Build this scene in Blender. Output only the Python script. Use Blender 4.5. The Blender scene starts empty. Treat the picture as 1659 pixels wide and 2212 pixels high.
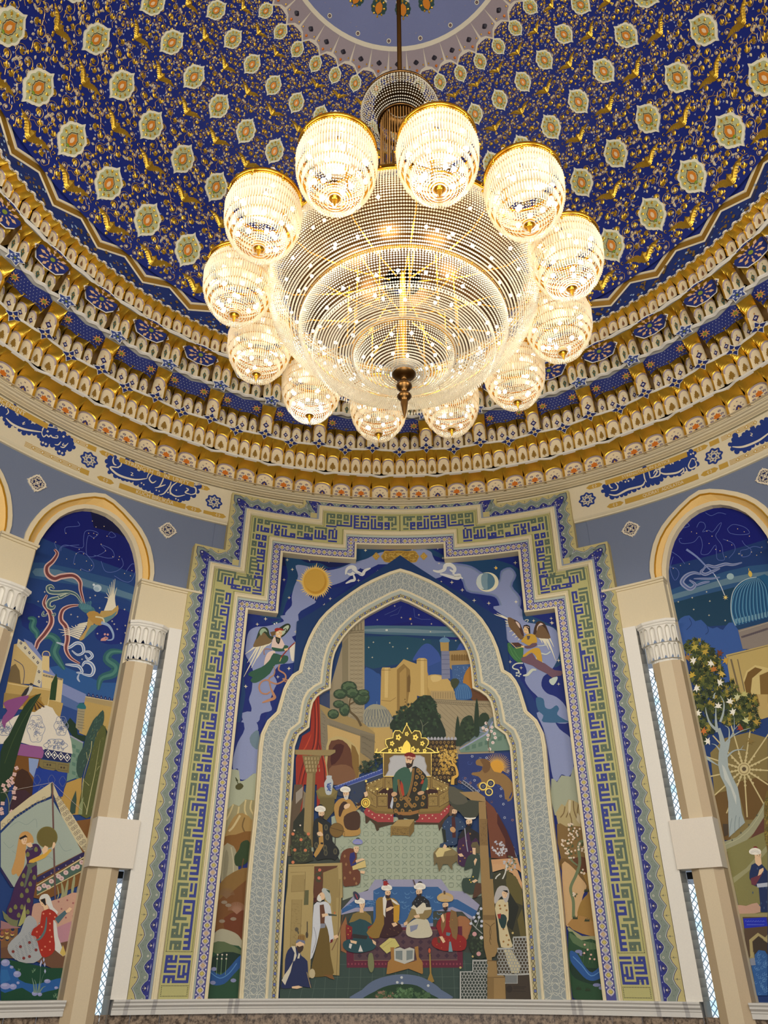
import bpy, math, random
import numpy as np
from mathutils import Vector, Matrix
from mathutils.geometry import tessellate_polygon
random.seed(5)
PI=math.pi
sc=bpy.context.scene
COL=sc.collection
# ---------------- the hall: round, axis at the origin, one unit of radius/height data = S metres
S=8.0; X0=0.0163467; CAMZ=1.65
F=1645.135; PITCH=0.545578417; YAW=-0.0173110692; ROLL=0.00322101820
def _cam():
    cp,sp=math.cos(PITCH),math.sin(PITCH);cy,sy=math.cos(YAW),math.sin(YAW)
    fw=Vector((sy*cp,cy*cp,sp));rt=Vector((cy,-sy,0));up=rt.cross(fw)
    cr,sr=math.cos(ROLL),math.sin(ROLL)
    return cr*rt+sr*up,-sr*rt+cr*up,fw
RT,UP,FW=_cam()
cd=bpy.data.cameras.new('camera');cam=bpy.data.objects.new('camera',cd);COL.objects.link(cam)
cd.sensor_fit='VERTICAL';cd.sensor_height=36;cd.lens=36*F/2212;cd.clip_start=.05;cd.clip_end=200
m=Matrix((RT,UP,-FW)).transposed().to_4x4();m.translation=Vector((-X0*S,-S,CAMZ));cam.matrix_world=m
sc.camera=cam
sc.view_settings.view_transform='Standard';sc.view_settings.look='None';sc.view_settings.gamma=1;sc.view_settings.use_curve_mapping=False
sc.view_settings.exposure=0.25
w=bpy.data.worlds.new('world');sc.world=w;w.use_nodes=True
w.node_tree.nodes['Background'].inputs[0].default_value=(.55,.65,.8,1);w.node_tree.nodes['Background'].inputs[1].default_value=.3
def lamp(name,kind,loc,power,col,size=.1,rot=None,sy=None):
    l=bpy.data.lights.new(name,kind);l.energy=power;l.color=col
    if kind=='AREA':
        l.size=size
        if sy:l.shape='RECTANGLE';l.size_y=sy
    else:l.shadow_soft_size=size
    o=bpy.data.objects.new(name,l);COL.objects.link(o);o.location=loc
    if rot:o.rotation_euler=rot
    return o
WARM=(1,.90,.74)
# light of the chandelier: one lamp inside every lantern, a ring of lamps in the big bowl
LR,LZ,LPH=.298159,.96224,200.19
for k in range(12):
    a=math.radians(LPH-30*k)
    lamp('lantern_lamp','POINT',(S*LR*math.sin(a),S*LR*math.cos(a),CAMZ+S*1.045),2.4,WARM,.12)
for k in range(6):
    a=k*PI/3+.3
    lamp('bowl_lamp','POINT',(S*.12*math.sin(a),S*.12*math.cos(a),CAMZ+S*1.04),22,WARM,.2)
# added area light behind the viewer, standing in for cool daylight; no glazing built
lamp('rear_daylight_fill','AREA',(0,-10.4,4.2),900,(.93,.96,1.0),9,(math.radians(93),0,0),6)
# unseen fill lights added behind the viewer to brighten dome, cornice and murals
for i,(ax,pw) in enumerate(((180,520),(132,520),(228,520))):
    a=math.radians(ax);o=lamp('rear_fill_light','AREA',(9.6*math.sin(a),9.6*math.cos(a),8.5),pw,(1,.945,.85),5,None,1.0)
    o.rotation_euler=(Vector((0,2.5,13.0))-Vector(o.location)).to_track_quat('-Z','Y').to_euler()
# ---------------- helpers
def tag(o,label=None,cat=None,group=None,kind=None):
    if label:o['label']=label
    if cat:o['category']=cat
    if group:o['group']=group
    if kind:o['kind']=kind
    return o
def empty(name,loc=(0,0,0)):
    o=bpy.data.objects.new(name,None);COL.objects.link(o);o.location=loc;o.empty_display_size=.2;return o
def pos(r,a,z):
    a=math.radians(a);return (S*r*math.sin(a),S*r*math.cos(a),CAMZ+S*z)
def unproj(x,y,R):
    d=FW*F+RT*(x-829.5)+UP*(1106-y);a=d.x**2+d.y**2;b=-2*(d.x*X0+d.y);c=X0*X0+1-R*R
    t=(-b+math.sqrt(b*b-4*a*c))/(2*a);px,py=d.x*t-X0,d.y*t-1
    return math.degrees(math.atan2(px,py)),d.z*t
def lin(c):
    return tuple(((v/255)/12.92 if v<=10 else ((v/255+.055)/1.055)**2.4) for v in c)
GAIN=1.08
MATS={}
def paint_mat(name,rough=.6,bump=0.0,spec=.3,noise=.06,nscale=40):
    m=bpy.data.materials.new(name);m.use_nodes=True;n=m.node_tree.nodes;l=m.node_tree.links;b=n['Principled BSDF']
    a=n.new('ShaderNodeAttribute');a.attribute_name='Col'
    t=n.new('ShaderNodeTexNoise');t.inputs['Scale'].default_value=nscale;t.inputs['Detail'].default_value=4
    tc=n.new('ShaderNodeTexCoord');l.new(tc.outputs['Object'],t.inputs['Vector'])
    r=n.new('ShaderNodeMapRange');r.inputs['To Min'].default_value=1-noise;r.inputs['To Max'].default_value=1+noise;l.new(t.outputs['Fac'],r.inputs['Value'])
    v=n.new('ShaderNodeVectorMath');v.operation='SCALE';l.new(a.outputs['Color'],v.inputs[0]);l.new(r.outputs[0],v.inputs['Scale'])
    l.new(v.outputs[0],b.inputs['Base Color']);l.new(a.outputs['Alpha'],b.inputs['Metallic'])
    q=n.new('ShaderNodeMapRange');q.inputs['To Min'].default_value=rough;q.inputs['To Max'].default_value=.34;l.new(a.outputs['Alpha'],q.inputs['Value']);l.new(q.outputs[0],b.inputs['Roughness'])
    b.inputs['Specular IOR Level'].default_value=spec
    if bump:
        bp=n.new('ShaderNodeBump');bp.inputs['Strength'].default_value=bump;bp.inputs['Distance'].default_value=.02;l.new(t.outputs['Fac'],bp.inputs['Height']);l.new(bp.outputs[0],b.inputs['Normal'])
    return m
M_PAINT=paint_mat('painted_plaster');M_RELIEF=paint_mat('painted_gilded_relief',.55,.15,.4)
def plain(name,col,rough=.6,metal=0,spec=.3):
    m=bpy.data.materials.new(name);m.use_nodes=True;b=m.node_tree.nodes['Principled BSDF']
    n=m.node_tree.nodes;l=m.node_tree.links;t=n.new('ShaderNodeTexNoise');t.inputs['Scale'].default_value=30
    mx=n.new('ShaderNodeMapRange');mx.inputs['To Min'].default_value=rough-.05;mx.inputs['To Max'].default_value=rough+.05
    l.new(t.outputs['Fac'],mx.inputs['Value']);l.new(mx.outputs[0],b.inputs['Roughness'])
    b.inputs['Base Color'].default_value=(*lin(col),1);b.inputs['Metallic'].default_value=metal;b.inputs['Specular IOR Level'].default_value=spec
    return m
class Soup:
    """triangle/quad collector, one colour (r,g,b,metal) per face"""
    def __init__(s):s.v=[];s.f=[];s.c=[]
    def poly(s,pts,col,metal=0.):
        n=len(s.v);s.v.extend(pts);s.f.append(tuple(range(n,n+len(pts))));s.c.append((col,metal))
    def build(s,name,mat,parent=None,smooth=False,gain=None):
        me=bpy.data.meshes.new(name);me.from_pydata(s.v,[],s.f);g=GAIN if gain is None else gain
        at=me.color_attributes.new('Col','FLOAT_COLOR','CORNER')
        cache={}
        arr=np.empty((len(me.loops),4),np.float32);i=0
        for f,(c,mt) in zip(s.f,s.c):
            k=(c,mt)
            if k not in cache:
                q=lin(c);cache[k]=(min(q[0]*g,.92),min(q[1]*g,.92),min(q[2]*g,.92),mt)
            n=len(f);arr[i:i+n]=cache[k];i+=n
        at.data.foreach_set('color',arr.ravel())
        me.materials.append(mat)
        if smooth:me.polygons.foreach_set('use_smooth',[True]*len(me.polygons))
        me.update();o=bpy.data.objects.new(name,me);COL.objects.link(o)
        if parent:o.parent=parent
        return o
FAC=1.5
class Art(Soup):
    """flat art laid on the round wall: vertices (azimuth deg, z, h) with h towards the axis; sliced into common facets"""
    def __init__(s,R):super().__init__();s.R=R;s.h=0.0
    def tri(s,p,col,metal=0.):
        lo=min(q[0] for q in p);hi=max(q[0] for q in p)
        i0=math.floor(lo/FAC);i1=math.ceil(hi/FAC)
        for i in range(i0,max(i1,i0+1)):
            q=list(p);a0,a1=i*FAC,(i+1)*FAC
            for (lim,sg) in((a0,1),(a1,-1)):
                out=[];n=len(q)
                for j in range(n):
                    A,B=q[j],q[(j+1)%n];da=(A[0]-lim)*sg;db=(B[0]-lim)*sg
                    if da>=0:out.append(A)
                    if (da>1e-9 and db<-1e-9) or (da<-1e-9 and db>1e-9):
                        t=da/(da-db);out.append(tuple(A[k]+(B[k]-A[k])*t for k in range(3)))
                q=out
                if len(q)<3:break
            if len(q)<3:continue
            mid=(a0+a1)/2;ch=math.cos(math.radians(FAC/2))
            s.poly([pos((s.R-h)*ch/math.cos(math.radians(a-mid)),a,z) for a,z,h in q],col,metal)
    def fill(s,pts,col,metal=0.,h=None):
        """pts: (az,z)"""
        h=s.h if h is None else h
        if len(pts)<=3:s.tri([(a,z,h) for a,z in pts],col,metal);return
        if len(pts)==4:
            # convex quads are common
            s.tri([(a,z,h) for a,z in (pts[0],pts[1],pts[2])],col,metal);s.tri([(a,z,h) for a,z in (pts[0],pts[2],pts[3])],col,metal);return
        for t in tessellate_polygon([[Vector((a*.024,z,0)) for a,z in pts]]):
            s.tri([(pts[i][0],pts[i][1],h) for i in t],col,metal)
    def quad(s,p,col,metal=0.):
        s.tri((p[0],p[1],p[2]),col,metal);s.tri((p[0],p[2],p[3]),col,metal)
    def up(s,n=1):s.h+=.000007*n
    # ---- drawing with picture measurements of the real surface (each view = crop box of the survey photo)
    def view(s,x0,y0,x1,w,R=None):s.T=(x0,y0,(x1-x0)/w)
    def m(s,pts):
        x0,y0,k=s.T;return [unproj(x0+x*k,y0+y*k,s.R) for x,y in pts]
    def P(s,col,d,sm=0,metal=0.):
        p=nums(d)
        if sm:p=spline(p,sm,True)
        s.up();s.fill(s.m(p),C(col),metal)
    def L(s,col,d,w,sm=0,metal=0.,taper=0,closed=False):
        p=nums(d)
        if sm:p=spline(p,sm,closed)
        s.up();s.stroke(p,C(col),w,metal,taper,closed)
    def stroke(s,p,col,w,metal=0.,taper=0,closed=False,raw=False):
        n=len(p);Ls=[];Rs=[]
        if closed:p=list(p)+[p[0]];n+=1
        for i in range(n):
            if closed and i in(0,n-1):a,b=p[-2],p[1]
            else:a,b=p[max(i-1,0)],p[min(i+1,n-1)]
            dx,dy=b[0]-a[0],b[1]-a[1];l=math.hypot(dx,dy) or 1;k=w/2
            if taper:
                t=i/(n-1);k*=(math.sin(PI*(t*.92+.04))**.6 if taper==1 else (1-.85*t) if taper==2 else (.15+.85*t))
            Ls.append((p[i][0]-dy/l*k,p[i][1]+dx/l*k));Rs.append((p[i][0]+dy/l*k,p[i][1]-dx/l*k))
        if not raw:Ls=s.m(Ls);Rs=s.m(Rs)
        for i in range(n-1):s.fill([Ls[i],Ls[i+1],Rs[i+1],Rs[i]],col,metal)
    def E(s,col,cx,cy,rx,ry=None,n=14,rot=0,metal=0.):
        ry=ry or rx;s.up();c,sn=math.cos(rot),math.sin(rot)
        s.fill(s.m([(cx+rx*math.cos(t)*c-ry*math.sin(t)*sn,cy+rx*math.cos(t)*sn+ry*math.sin(t)*c) for t in(2*PI*i/n for i in range(n))]),C(col),metal)
    def dots(s,col,d,r,n=6):
        s.up();c=C(col)
        for x,y in nums(d):s.fill(s.m([(x+r*math.cos(2*PI*i/n),y+r*math.sin(2*PI*i/n)) for i in range(n)]),c)
def nums(d):
    if not isinstance(d,str):return d
    v=[float(t) for t in d.split()];return list(zip(v[::2],v[1::2]))
def spline(p,k,closed):
    out=[];n=len(p)
    for i in range(n if closed else n-1):
        if closed:a,b,c,d=p[i-1],p[i],p[(i+1)%n],p[(i+2)%n]
        else:a,b,c,d=p[max(i-1,0)],p[i],p[i+1],p[min(i+2,n-1)]
        for j in range(k):
            t=j/k;out.append(tuple(.5*(2*b[q]+(c[q]-a[q])*t+(2*a[q]-5*b[q]+4*c[q]-d[q])*t*t+(3*b[q]-a[q]-3*c[q]+d[q])*t**3) for q in(0,1)))
    if not closed:out.append(p[-1])
    return out
PAL=dict(k=(22,20,24),w=(232,228,215),cream=(222,205,168),cw=(226,214,186),navy=(20,34,92),night=(12,26,88),gold=(196,152,48),tan=(186,170,122),
 lav=(132,142,184),lav2=(112,120,170),blue=(44,70,150),skin=(222,188,150),brown=(92,62,38),green=(52,84,56),red=(168,44,30),grey=(140,146,140),teal=(36,86,110))
def C(c):
    if isinstance(c,tuple):return c
    if c[0]=='#':return (int(c[1:3],16),int(c[3:5],16),int(c[5:7],16))
    return PAL[c]
def clone(o,parent=None,rotz=None):
    c=o.copy();COL.objects.link(c);c.parent=parent
    if rotz is not None:c.rotation_euler=(0,0,rotz)
    return c
# ================================================= STRUCTURE
CREAM=(214,200,168);WHITE=(214,210,200)
# floor
def disc(r,z,name,col,kind='structure',n=96):
    s=Soup()
    for i in range(n):s.poly([pos(0,0,z),pos(r,360*i/n,z),pos(r,360*(i+1)/n,z)],col)
    o=s.build(name,M_PAINT);tag(o,kind=kind);return o
ZF=-CAMZ/S
disc(1.46,ZF,'floor',(120,105,88))
def ringwall(s,r0,z0,r1,z1,col,a0=-180,a1=180,da=1.5,metal=0.):
    n=max(1,round((a1-a0)/da))
    for i in range(n):
        a,b=a0+(a1-a0)*i/n,a0+(a1-a0)*(i+1)/n
        s.poly([pos(r0,a,z0),pos(r0,b,z0),pos(r1,b,z1),pos(r1,a,z1)],col,metal)
# ---- dome
DP=[(1.06,1.945),(.995,2.056),(.93,2.17),(.865,2.268),(.80,2.345),(.722,2.413),(.65,2.465),(.582,2.508),(.52,2.538),(.461,2.562),(.406,2.585),(.30,2.62),(.15,2.65),(0,2.66)]
def dome(t):
    """t in profile index units, returns r,z"""
    t=max(0,min(t,len(DP)-1.0001));i=int(t);f=t-i
    g=lambda j:DP[max(0,min(j,len(DP)-1))]
    a,b,c,d=g(i-1),g(i),g(i+1),g(i+2)
    return tuple(.5*(2*b[q]+(c[q]-a[q])*f+(2*a[q]-5*b[q]+4*c[q]-d[q])*f*f+(3*b[q]-a[q]-3*c[q]+d[q])*f**3) for q in(0,1))
def dpt(a,t,h=0.):
    r,z=dome(t);r2,z2=dome(t+.05);r1,z1=dome(t-.05);dr,dz=r2-r1,z2-z1;l=math.hypot(dr,dz) or 1
    # inward normal of the dome shell
    return pos(r-dz/l*h,a,z+dr/l*h)
s=Soup();BLUE=(13,32,112)
TN=40
for i in range(TN):
    t0,t1=13*i/TN,13*(i+1)/TN
    for k in range(120):
        a,b=k*3,(k+1)*3;p=[dpt(a,t0),dpt(b,t0),dpt(b,t1),dpt(a,t1)]
        s.poly(p if i<TN-1 else p[:3],BLUE)
ceil=s.build('ceiling',M_PAINT,smooth=True);tag(ceil,kind='structure')
# local drawing on the dome: frame (a0 deg, t0) with x to the right in 'unit' metres-like and y up the dome
ARC=[0.]
for i in range(1,261):
    p,q=dome((i-1)*.05),dome(i*.05);ARC.append(ARC[-1]+math.hypot(p[0]-q[0],p[1]-q[1]))
def arc2t(v):
    v=max(0,min(v,ARC[-1]-1e-6));lo=0;hi=len(ARC)-1
    while hi-lo>1:
        m_=(lo+hi)//2
        if ARC[m_]<=v:lo=m_
        else:hi=m_
    return (lo+(v-ARC[lo])/(ARC[hi]-ARC[lo]))*.05
def t2arc(t):
    i=int(t/.05);return ARC[i]+(ARC[min(i+1,260)]-ARC[i])*(t/.05-i)
def dloc(a0,v0,x,y,h):
    t=arc2t(v0+y);r=dome(t)[0];return dpt(a0+math.degrees(x/max(r,.05)),t,h)
class Dome(Soup):
    def fl(s,a0,v0,pts,col,metal,h):
        for t in tessellate_polygon([[Vector((x,y,0)) for x,y in pts]]):
            s.poly([dloc(a0,v0,*pts[i],h) for i in t],col,metal)
    def st(s,a0,v0,p,w,col,metal,h,taper=0):
        n=len(p);A=[];B=[]
        for i in range(n):
            a,b=p[max(i-1,0)],p[min(i+1,n-1)];dx,dy=b[0]-a[0],b[1]-a[1];l=math.hypot(dx,dy) or 1;k=w/2
            if taper:k*=1-.75*i/(n-1)
            A.append((p[i][0]-dy/l*k,p[i][1]+dx/l*k));B.append((p[i][0]+dy/l*k,p[i][1]-dx/l*k))
        for i in range(n-1):
            # slightly ridged ribbon so the gilding catches the light
            m0=dloc(a0,v0,*p[i],h+w*.45);m1=dloc(a0,v0,*p[i+1],h+w*.45)
            s.poly([dloc(a0,v0,*A[i],h),dloc(a0,v0,*A[i+1],h),m1,m0],col,metal)
            s.poly([m0,m1,dloc(a0,v0,*B[i+1],h),dloc(a0,v0,*B[i],h)],col,metal)
    def leaf(s,a0,v0,x,y,ang,L,W,col,metal,h=.001,lobes=0):
        # raised leaf: ridge along the middle
        pts=[];n=7
        for sd in(1,-1):
            q=[]
            for i in range(n+1):
                t=i/n;ww=W*math.sin(PI*t**.8)*(1+(.35 if (i%2 and lobes) else 0));q.append((L*t,sd*ww/2))
            pts.append(q)
        c,n_=math.cos(ang),math.sin(ang)
        R_=lambda p:(x+p[0]*c-p[1]*n_,y+p[0]*n_+p[1]*c)
        for q in pts:
            for i in range(n):
                s.poly([dloc(a0,v0,*R_((L*i/n,0)),h+W*.22),dloc(a0,v0,*R_((L*(i+1)/n,0)),h+W*.22*(i<n-1)),dloc(a0,v0,*R_(q[i+1]),h),dloc(a0,v0,*R_(q[i]),h)],col,metal)
def ogee(w,h,n=4,k=.86):
    """scalloped medallion outline with points at top and bottom"""
    out=[];N=20;nl=5
    for i in range(N+1):
        t=PI*i/N;u=i/N
        k=.90+.10*abs(math.sin(nl*PI*u))
        x=w*math.sin(t)**.85*k;y=h*.76*math.cos(t)*(.97+.03*abs(math.sin(nl*PI*u)))
        if i in(0,N):x=0;y=h*(1 if i==0 else -1)
        elif i in(1,N-1):x=w*.13;y*=1.12
        out.append((x,y))
    return out+[(-x,y) for x,y in reversed(out[1:-1])]
RING=[1.02,2.95,5.0,7.0,9.0]     # medallion rings by profile index
GOLD=(200,162,58);GOLD2=(176,138,50)
def spiral(x,y,r,a0,turns,d=1,n=16,r1=.12):
    return [(x+r*(1-(1-r1)*i/n)*math.cos(a0+d*turns*2*PI*i/n),y+r*(1-(1-r1)*i/n)*math.sin(a0+d*turns*2*PI*i/n)) for i in range(n+1)]
# scroll pattern: one 9 degree sector, 40 copies
d=Dome();rs=random.Random(11)
vs=[t2arc(t) for t in RING];edges=[0.005]+[(vs[i]+vs[i+1])/2 for i in range(4)]+[t2arc(9.85)]
for i in range(5):
    v=vs[i];r=dome(RING[i])[0];W=r*math.radians(9);H=edges[i+1]-edges[i];k=W/.155
    lo,hi=edges[i]-v,edges[i+1]-v
    # winged leaf motif half a sector aside, between two medallions
    for sx in (.5,):
        cx,cy=W*sx,lo+.008*k
        for sg in(-1,1):
            base=[(cx,cy+.004*k),(cx+sg*.014*k,cy+.022*k),(cx+sg*.034*k,cy+.036*k),(cx+sg*.066*k,cy+.040*k)]
            p=spline(base,6,False);n=len(p)
            for side in(-1,1):
                for j in range(n-1):
                    def ed(q):
                        x0,y0=p[max(q-1,0)];x1,y1=p[min(q+1,n-1)];l=math.hypot(x1-x0,y1-y0);t=q/(n-1);ww=.0105*k*math.sin(PI*min(1,t*.92+.10))**.8*(1 if q%2 else .78)*(1.15 if side*sg<0 else .9)
                        return (p[q][0]-(y1-y0)/l*ww*side,p[q][1]+(x1-x0)/l*ww*side)
                    hr=.0015+.0035*k
                    d.poly([dloc(0,v,*p[j],hr),dloc(0,v,*p[j+1],hr*(1 if j<n-2 else .4)),dloc(0,v,*ed(j+1),.0012),dloc(0,v,*ed(j),.0012)],GOLD,.85)
            d.st(0,v,spiral(cx+sg*.070*k,cy+.046*k,.007*k,-1.5,.7,sg),.0022*k,GOLD,.8,.002)
        d.leaf(0,v,cx,cy+.002*k,PI/2,.040*k,.022*k,GOLD,.85,.002,1)
        for e in(-.6,.6):d.leaf(0,v,cx,cy+.002*k,PI/2+e,.024*k,.011*k,GOLD,.85,.002)
        d.leaf(0,v,cx,cy,-PI/2,.012*k,.010*k,GOLD,.8,.002)
    # tendrils: spirals with leaves and buds, mirrored about the medallion axis
    cand=[(.30,.36,.020),(.40,.55,.017),(.22,.66,.016),(.46,.74,.016),(.33,.86,.018),(.16,.88,.013),(.44,.30,.013),(.50,.92,.011),(.37,.12,.012),(.22,.10,.014),(.10,.05,.011),(.08,.97,.012),(.28,.50,.010),(.47,.46,.009),(.20,.23,.011)]
    for (fx,fy,rr) in cand:
        for sg in(-1,1):
            x=sg*fx*W;y=lo+fy*H;R_=rr*k*.95;a0=rs.uniform(0,6.28);dd=sg*(1 if rs.random()<.5 else -1)
            d.st(0,v,spiral(x,y,R_,a0,.95,dd,14,.3),.0017*k,rs.choice([(190,164,110),(180,150,100),(196,160,80)]),.55,.001)
            q=(x+R_*math.cos(a0),y+R_*math.sin(a0));ang=a0-dd*PI/2
            d.st(0,v,[q,(q[0]+.012*k*math.cos(ang),q[1]+.012*k*math.sin(ang)),(q[0]+.022*k*math.cos(ang+.5),q[1]+.022*k*math.sin(ang+.5))],.0018*k,(200,160,90),.6,.001)
            ce=rs.uniform(0,6.28)
            if rr>.012:
                L=.0155*k
                for e in(-.7,0,.7):d.leaf(0,v,x-math.cos(ce)*L*.5,y-math.sin(ce)*L*.5,ce+e,L*(1.15 if e==0 else .9),L*.5,GOLD,.85,.0015)
            else:
                for e in range(5):d.leaf(0,v,x,y,ce+e*2*PI/5,.0055*k,.004*k,(205,186,150) if rr<.0115 else GOLD,.3,.0015)
            for e in range(2):
                an=rs.uniform(0,6.28);d.leaf(0,v,x+R_*1.15*math.cos(an),y+R_*1.15*math.sin(an),an,.011*k,.0078*k,GOLD if e else (190,176,150),.7 if e else .1,.0012)
    # small pale blossoms strewn on the blue
    for e in range(30):
        x=rs.uniform(.07,.5)*W;y=rs.uniform(lo,hi);q=rs.uniform(0,6)
        for sg in(-1,1):
            for u in range(3):d.leaf(0,v,sg*x,y,q+u*2.1,.0038*k,.0028*k,(150,160,190),0,.0008)
scr=[]
base=d.build('gilded_scrollwork',M_RELIEF,ceil);base.data.name='gilded_scrollwork';base['kind']='stuff'
for k in range(1,40):clone(base,ceil,-math.radians(9*k))['kind']='stuff'
# medallions: pale ogee shields, one mesh per ring size, copied round (visible ones)
for i in range(5):
    v=vs[i];k=dome(RING[i])[0]*math.radians(9)/.155;d=Dome()
    o1=ogee(.044*k,.066*k);o2=[(x*.84,y*.84) for x,y in o1]
    hh=.0045
    d.fl(0,v,o1,(205,200,176),0,hh)
    for a,b in zip(o1,o1[1:]+o1[:1]):d.poly([dloc(0,v,*a,0),dloc(0,v,*b,0),dloc(0,v,*b,hh),dloc(0,v,*a,hh)],(205,200,176))
    d.fl(0,v,o2,(160,164,122),0,hh+.0005)
    q=[(x*.32,y*.36-.002*k) for x,y in o1];d.fl(0,v,q,(196,120,34),.25,hh+.0015)
    d.fl(0,v,[(x*.4,y*.5-.002*k) for x,y in q],(206,178,140),0,hh+.002)
    q=[(x*.38,y*.42-.002*k) for x,y in o1]
    d.st(0,v,q+q[:1],.0022*k,(60,34,20),0,hh+.001)
    rr=random.Random(3)
    for j in range(11):
        an=2*PI*j/11+.2;x,y=.026*k*math.cos(an),.038*k*math.sin(an)
        for e in(-.6,0,.6):d.leaf(0,v,x,y,an+1.3+e,.009*k,.0045*k,(210,172,58),.8,hh+.001)
        d.st(0,v,spiral(x*.8,y*.8,.0045*k,an,.9,1,7),.0013*k,(190,150,50),.7,hh+.001)
    for sg in(-1,1):d.leaf(0,v,sg*.004*k,-.022*k,PI/2+sg*1.9,.011*k,.008*k,(110,134,40),0,hh+.002)
    md=None
    for a in range(-108,109,9) if i<4 else range(-72,73,9):
        if md is None:md=d.build('medallion',M_RELIEF,ceil,gain=1.25);md.rotation_euler=(0,0,-math.radians(a))
        else:
            c=clone(md,ceil,-math.radians(a))
# apex rosette of the dome
s=Dome();V=t2arc(10);n=40
rp=[]
for k in range(40):
    a=9*k;s.poly([dpt(a-4.5,9.8,.002),dpt(a-2.2,9.78,.002),dpt(a,9.45,.002),dpt(a+2.2,9.78,.002),dpt(a+4.5,9.8,.002),dpt(a+4.5,10.6,.002),dpt(a-4.5,10.6,.002)],(196,186,170))
    s.poly([dpt(a-4.0,9.95,.003),dpt(a-2.0,9.88,.003),dpt(a,9.6,.003),dpt(a+2.0,9.88,.003),dpt(a+4.0,9.95,.003),dpt(a+4.5,10.55,.003),dpt(a-4.5,10.55,.003)],(140,128,134))
    s.leaf(a,V,0,.006,PI/2,.016,.018,(34,30,44),0,.004);s.leaf(a,V,0,.008,PI/2,.011,.011,GOLD,.8,.005)
    s.leaf(a,V,0,-.006,-PI/2,.010,.009,(196,110,36),.3,.004)
    for e in(-1,1):s.leaf(a+e*3.2,V,0,.0,PI/2,.006,.005,(196,150,50),.7,.004)
for (t0,t1,col) in((10.5,10.62,(200,192,172)),(10.62,11.65,(104,112,152)),(11.65,11.72,(196,190,170)),(11.7,12.96,(136,144,128))):
    for k in range(80):s.poly([dpt(k*4.5,t0,.004),dpt(k*4.5+4.5,t0,.004),dpt(k*4.5+4.5,t1,.004),dpt(k*4.5,t1,.004)],col)
for k in range(20):
    a=18*k+4;v=t2arc(11.38);p=ogee(.026,.034);s.fl(a,v,[(x*1.2,y*1.2) for x,y in p],(196,190,170),0,.005);s.fl(a,v,p,(30,62,58),0,.006);s.fl(a,v,[(x*.45,y*.6) for x,y in p],(196,120,34),.3,.007)
    for j in range(8):
        an=j*PI/4;s.leaf(a,v,.013*math.cos(an),.02*math.sin(an),an,.009,.006,GOLD,.8,.007)
    a=18*k-5;v=t2arc(10.75)
    for rr,c in((.0075,(198,190,170)),(.0045,(40,30,40)),(.002,(150,110,110))):s.fl(a,v,[(rr*math.cos(q*PI/5),rr*math.sin(q*PI/5)) for q in range(10)],c,0,.006+(.008-rr)*.1)
    for j in range(9):s.leaf(a+(j-4)*1.6,t2arc(10.9+.12*(j%3)),0,0,j*1.3,.007,.005,(176,150,90),.5,.005)
    a=18*k+13;s.leaf(a,t2arc(12.1),0,0,PI/2,.03,.03,(40,52,110),0,.005);s.leaf(a,t2arc(12.1),0,0.004,PI/2,.02,.018,GOLD,.8,.006)
o=s.build('ceiling_rosette',M_RELIEF,ceil);o['label']='scalloped lilac and green rosette at the crown of the dome'
# ---- gold zigzag border and blue painted soffit below the dome
def zz(a,rA,zA,rB,zB):
    # flat steps: A around 4.5+9k, B around 9k
    u=((a+4.5)%9)/9; # 0 at 4.5+9k
    d_=abs(((a+4.5)%9)-4.5)/4.5   # 1 at A centre ,0 at B centre
    t=min(1,max(0,(d_-.28)/.44));return rB+(rA-rB)*t,zB+(zA-zB)*t
s=Soup();N=360
# break points of the zigzag per sector: use vertices only at A and B plateau ends for crisp facets
bk=[]
for k in range(40):bk+= [9*k,9*k+4.5]
def zzv(j):
    a=bk[j%80]+(360 if j>=80 else 0);A=(j%2)==1
    return a,(1.093 if A else 1.076),(1.911 if A else 1.941)
for j in range(80):
    (a,r,z),(b,r2,z2)=zzv(j),zzv(j+1)
    prev=None
    for (dr,dz,col,mt) in((.0,.0,(214,200,168),0),(-.004,.004,(214,200,168),0),(-.003,.006,(150,112,40),.5),(-.010,.020,(150,112,40),.5),(-.014,.020,(214,200,168),0),(-.016,.026,(214,200,168),0),(-.002,.034,(214,200,168),0)):
        cur=[(a,r+dr,z+dz),(b,r2+dr,z2+dz)]
        if prev:s.poly([pos(prev[0][1],prev[0][0],prev[0][2]),pos(prev[1][1],prev[1][0],prev[1][2]),pos(cur[1][1],cur[1][0],cur[1][2]),pos(cur[0][1],cur[0][0],cur[0][2])],col,mt)
        prev=cur
    # blue fill up to dome springing
    s.poly([pos(r-.006,a,z+.03),pos(r2-.006,b,z2+.03),pos(1.055,b,1.975),pos(1.055,a,1.975)],BLUE)
    # painted soffit strip below the gold border
    s.poly([pos(1.088,a,1.874),pos(1.088,b,1.874),pos(r2,b,z2),pos(r,a,z)],(24,44,104))
rs=random.Random(2)
for k in range(40):
    for j in range(26):
        a=9*k+rs.uniform(-4.4,4.4);t=rs.uniform(.12,.85);A=abs(((a+4.5)%9)-4.5)<1.6 if 0 else None
        u=((a+4.5)%9);isA=u<1.3 or u>7.7
        r1,z1=(1.094,1.912) if isA else (1.08,1.93)
        r,z=1.088+(r1-1.088)*t-.0015,1.874+(z1-1.874)*t-.0006
        c=[(120,92,40),(150,175,205),(120,92,40)][j%3];w=.22 if j%3 else .34;hh=.0045 if j%3 else .007
        s.poly([pos(r,a-w,z),pos(r,a,z-hh),pos(r,a+w,z),pos(r,a,z+hh)],c,.0)
tag(s.build('trim_1',M_RELIEF),kind='structure')
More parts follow.
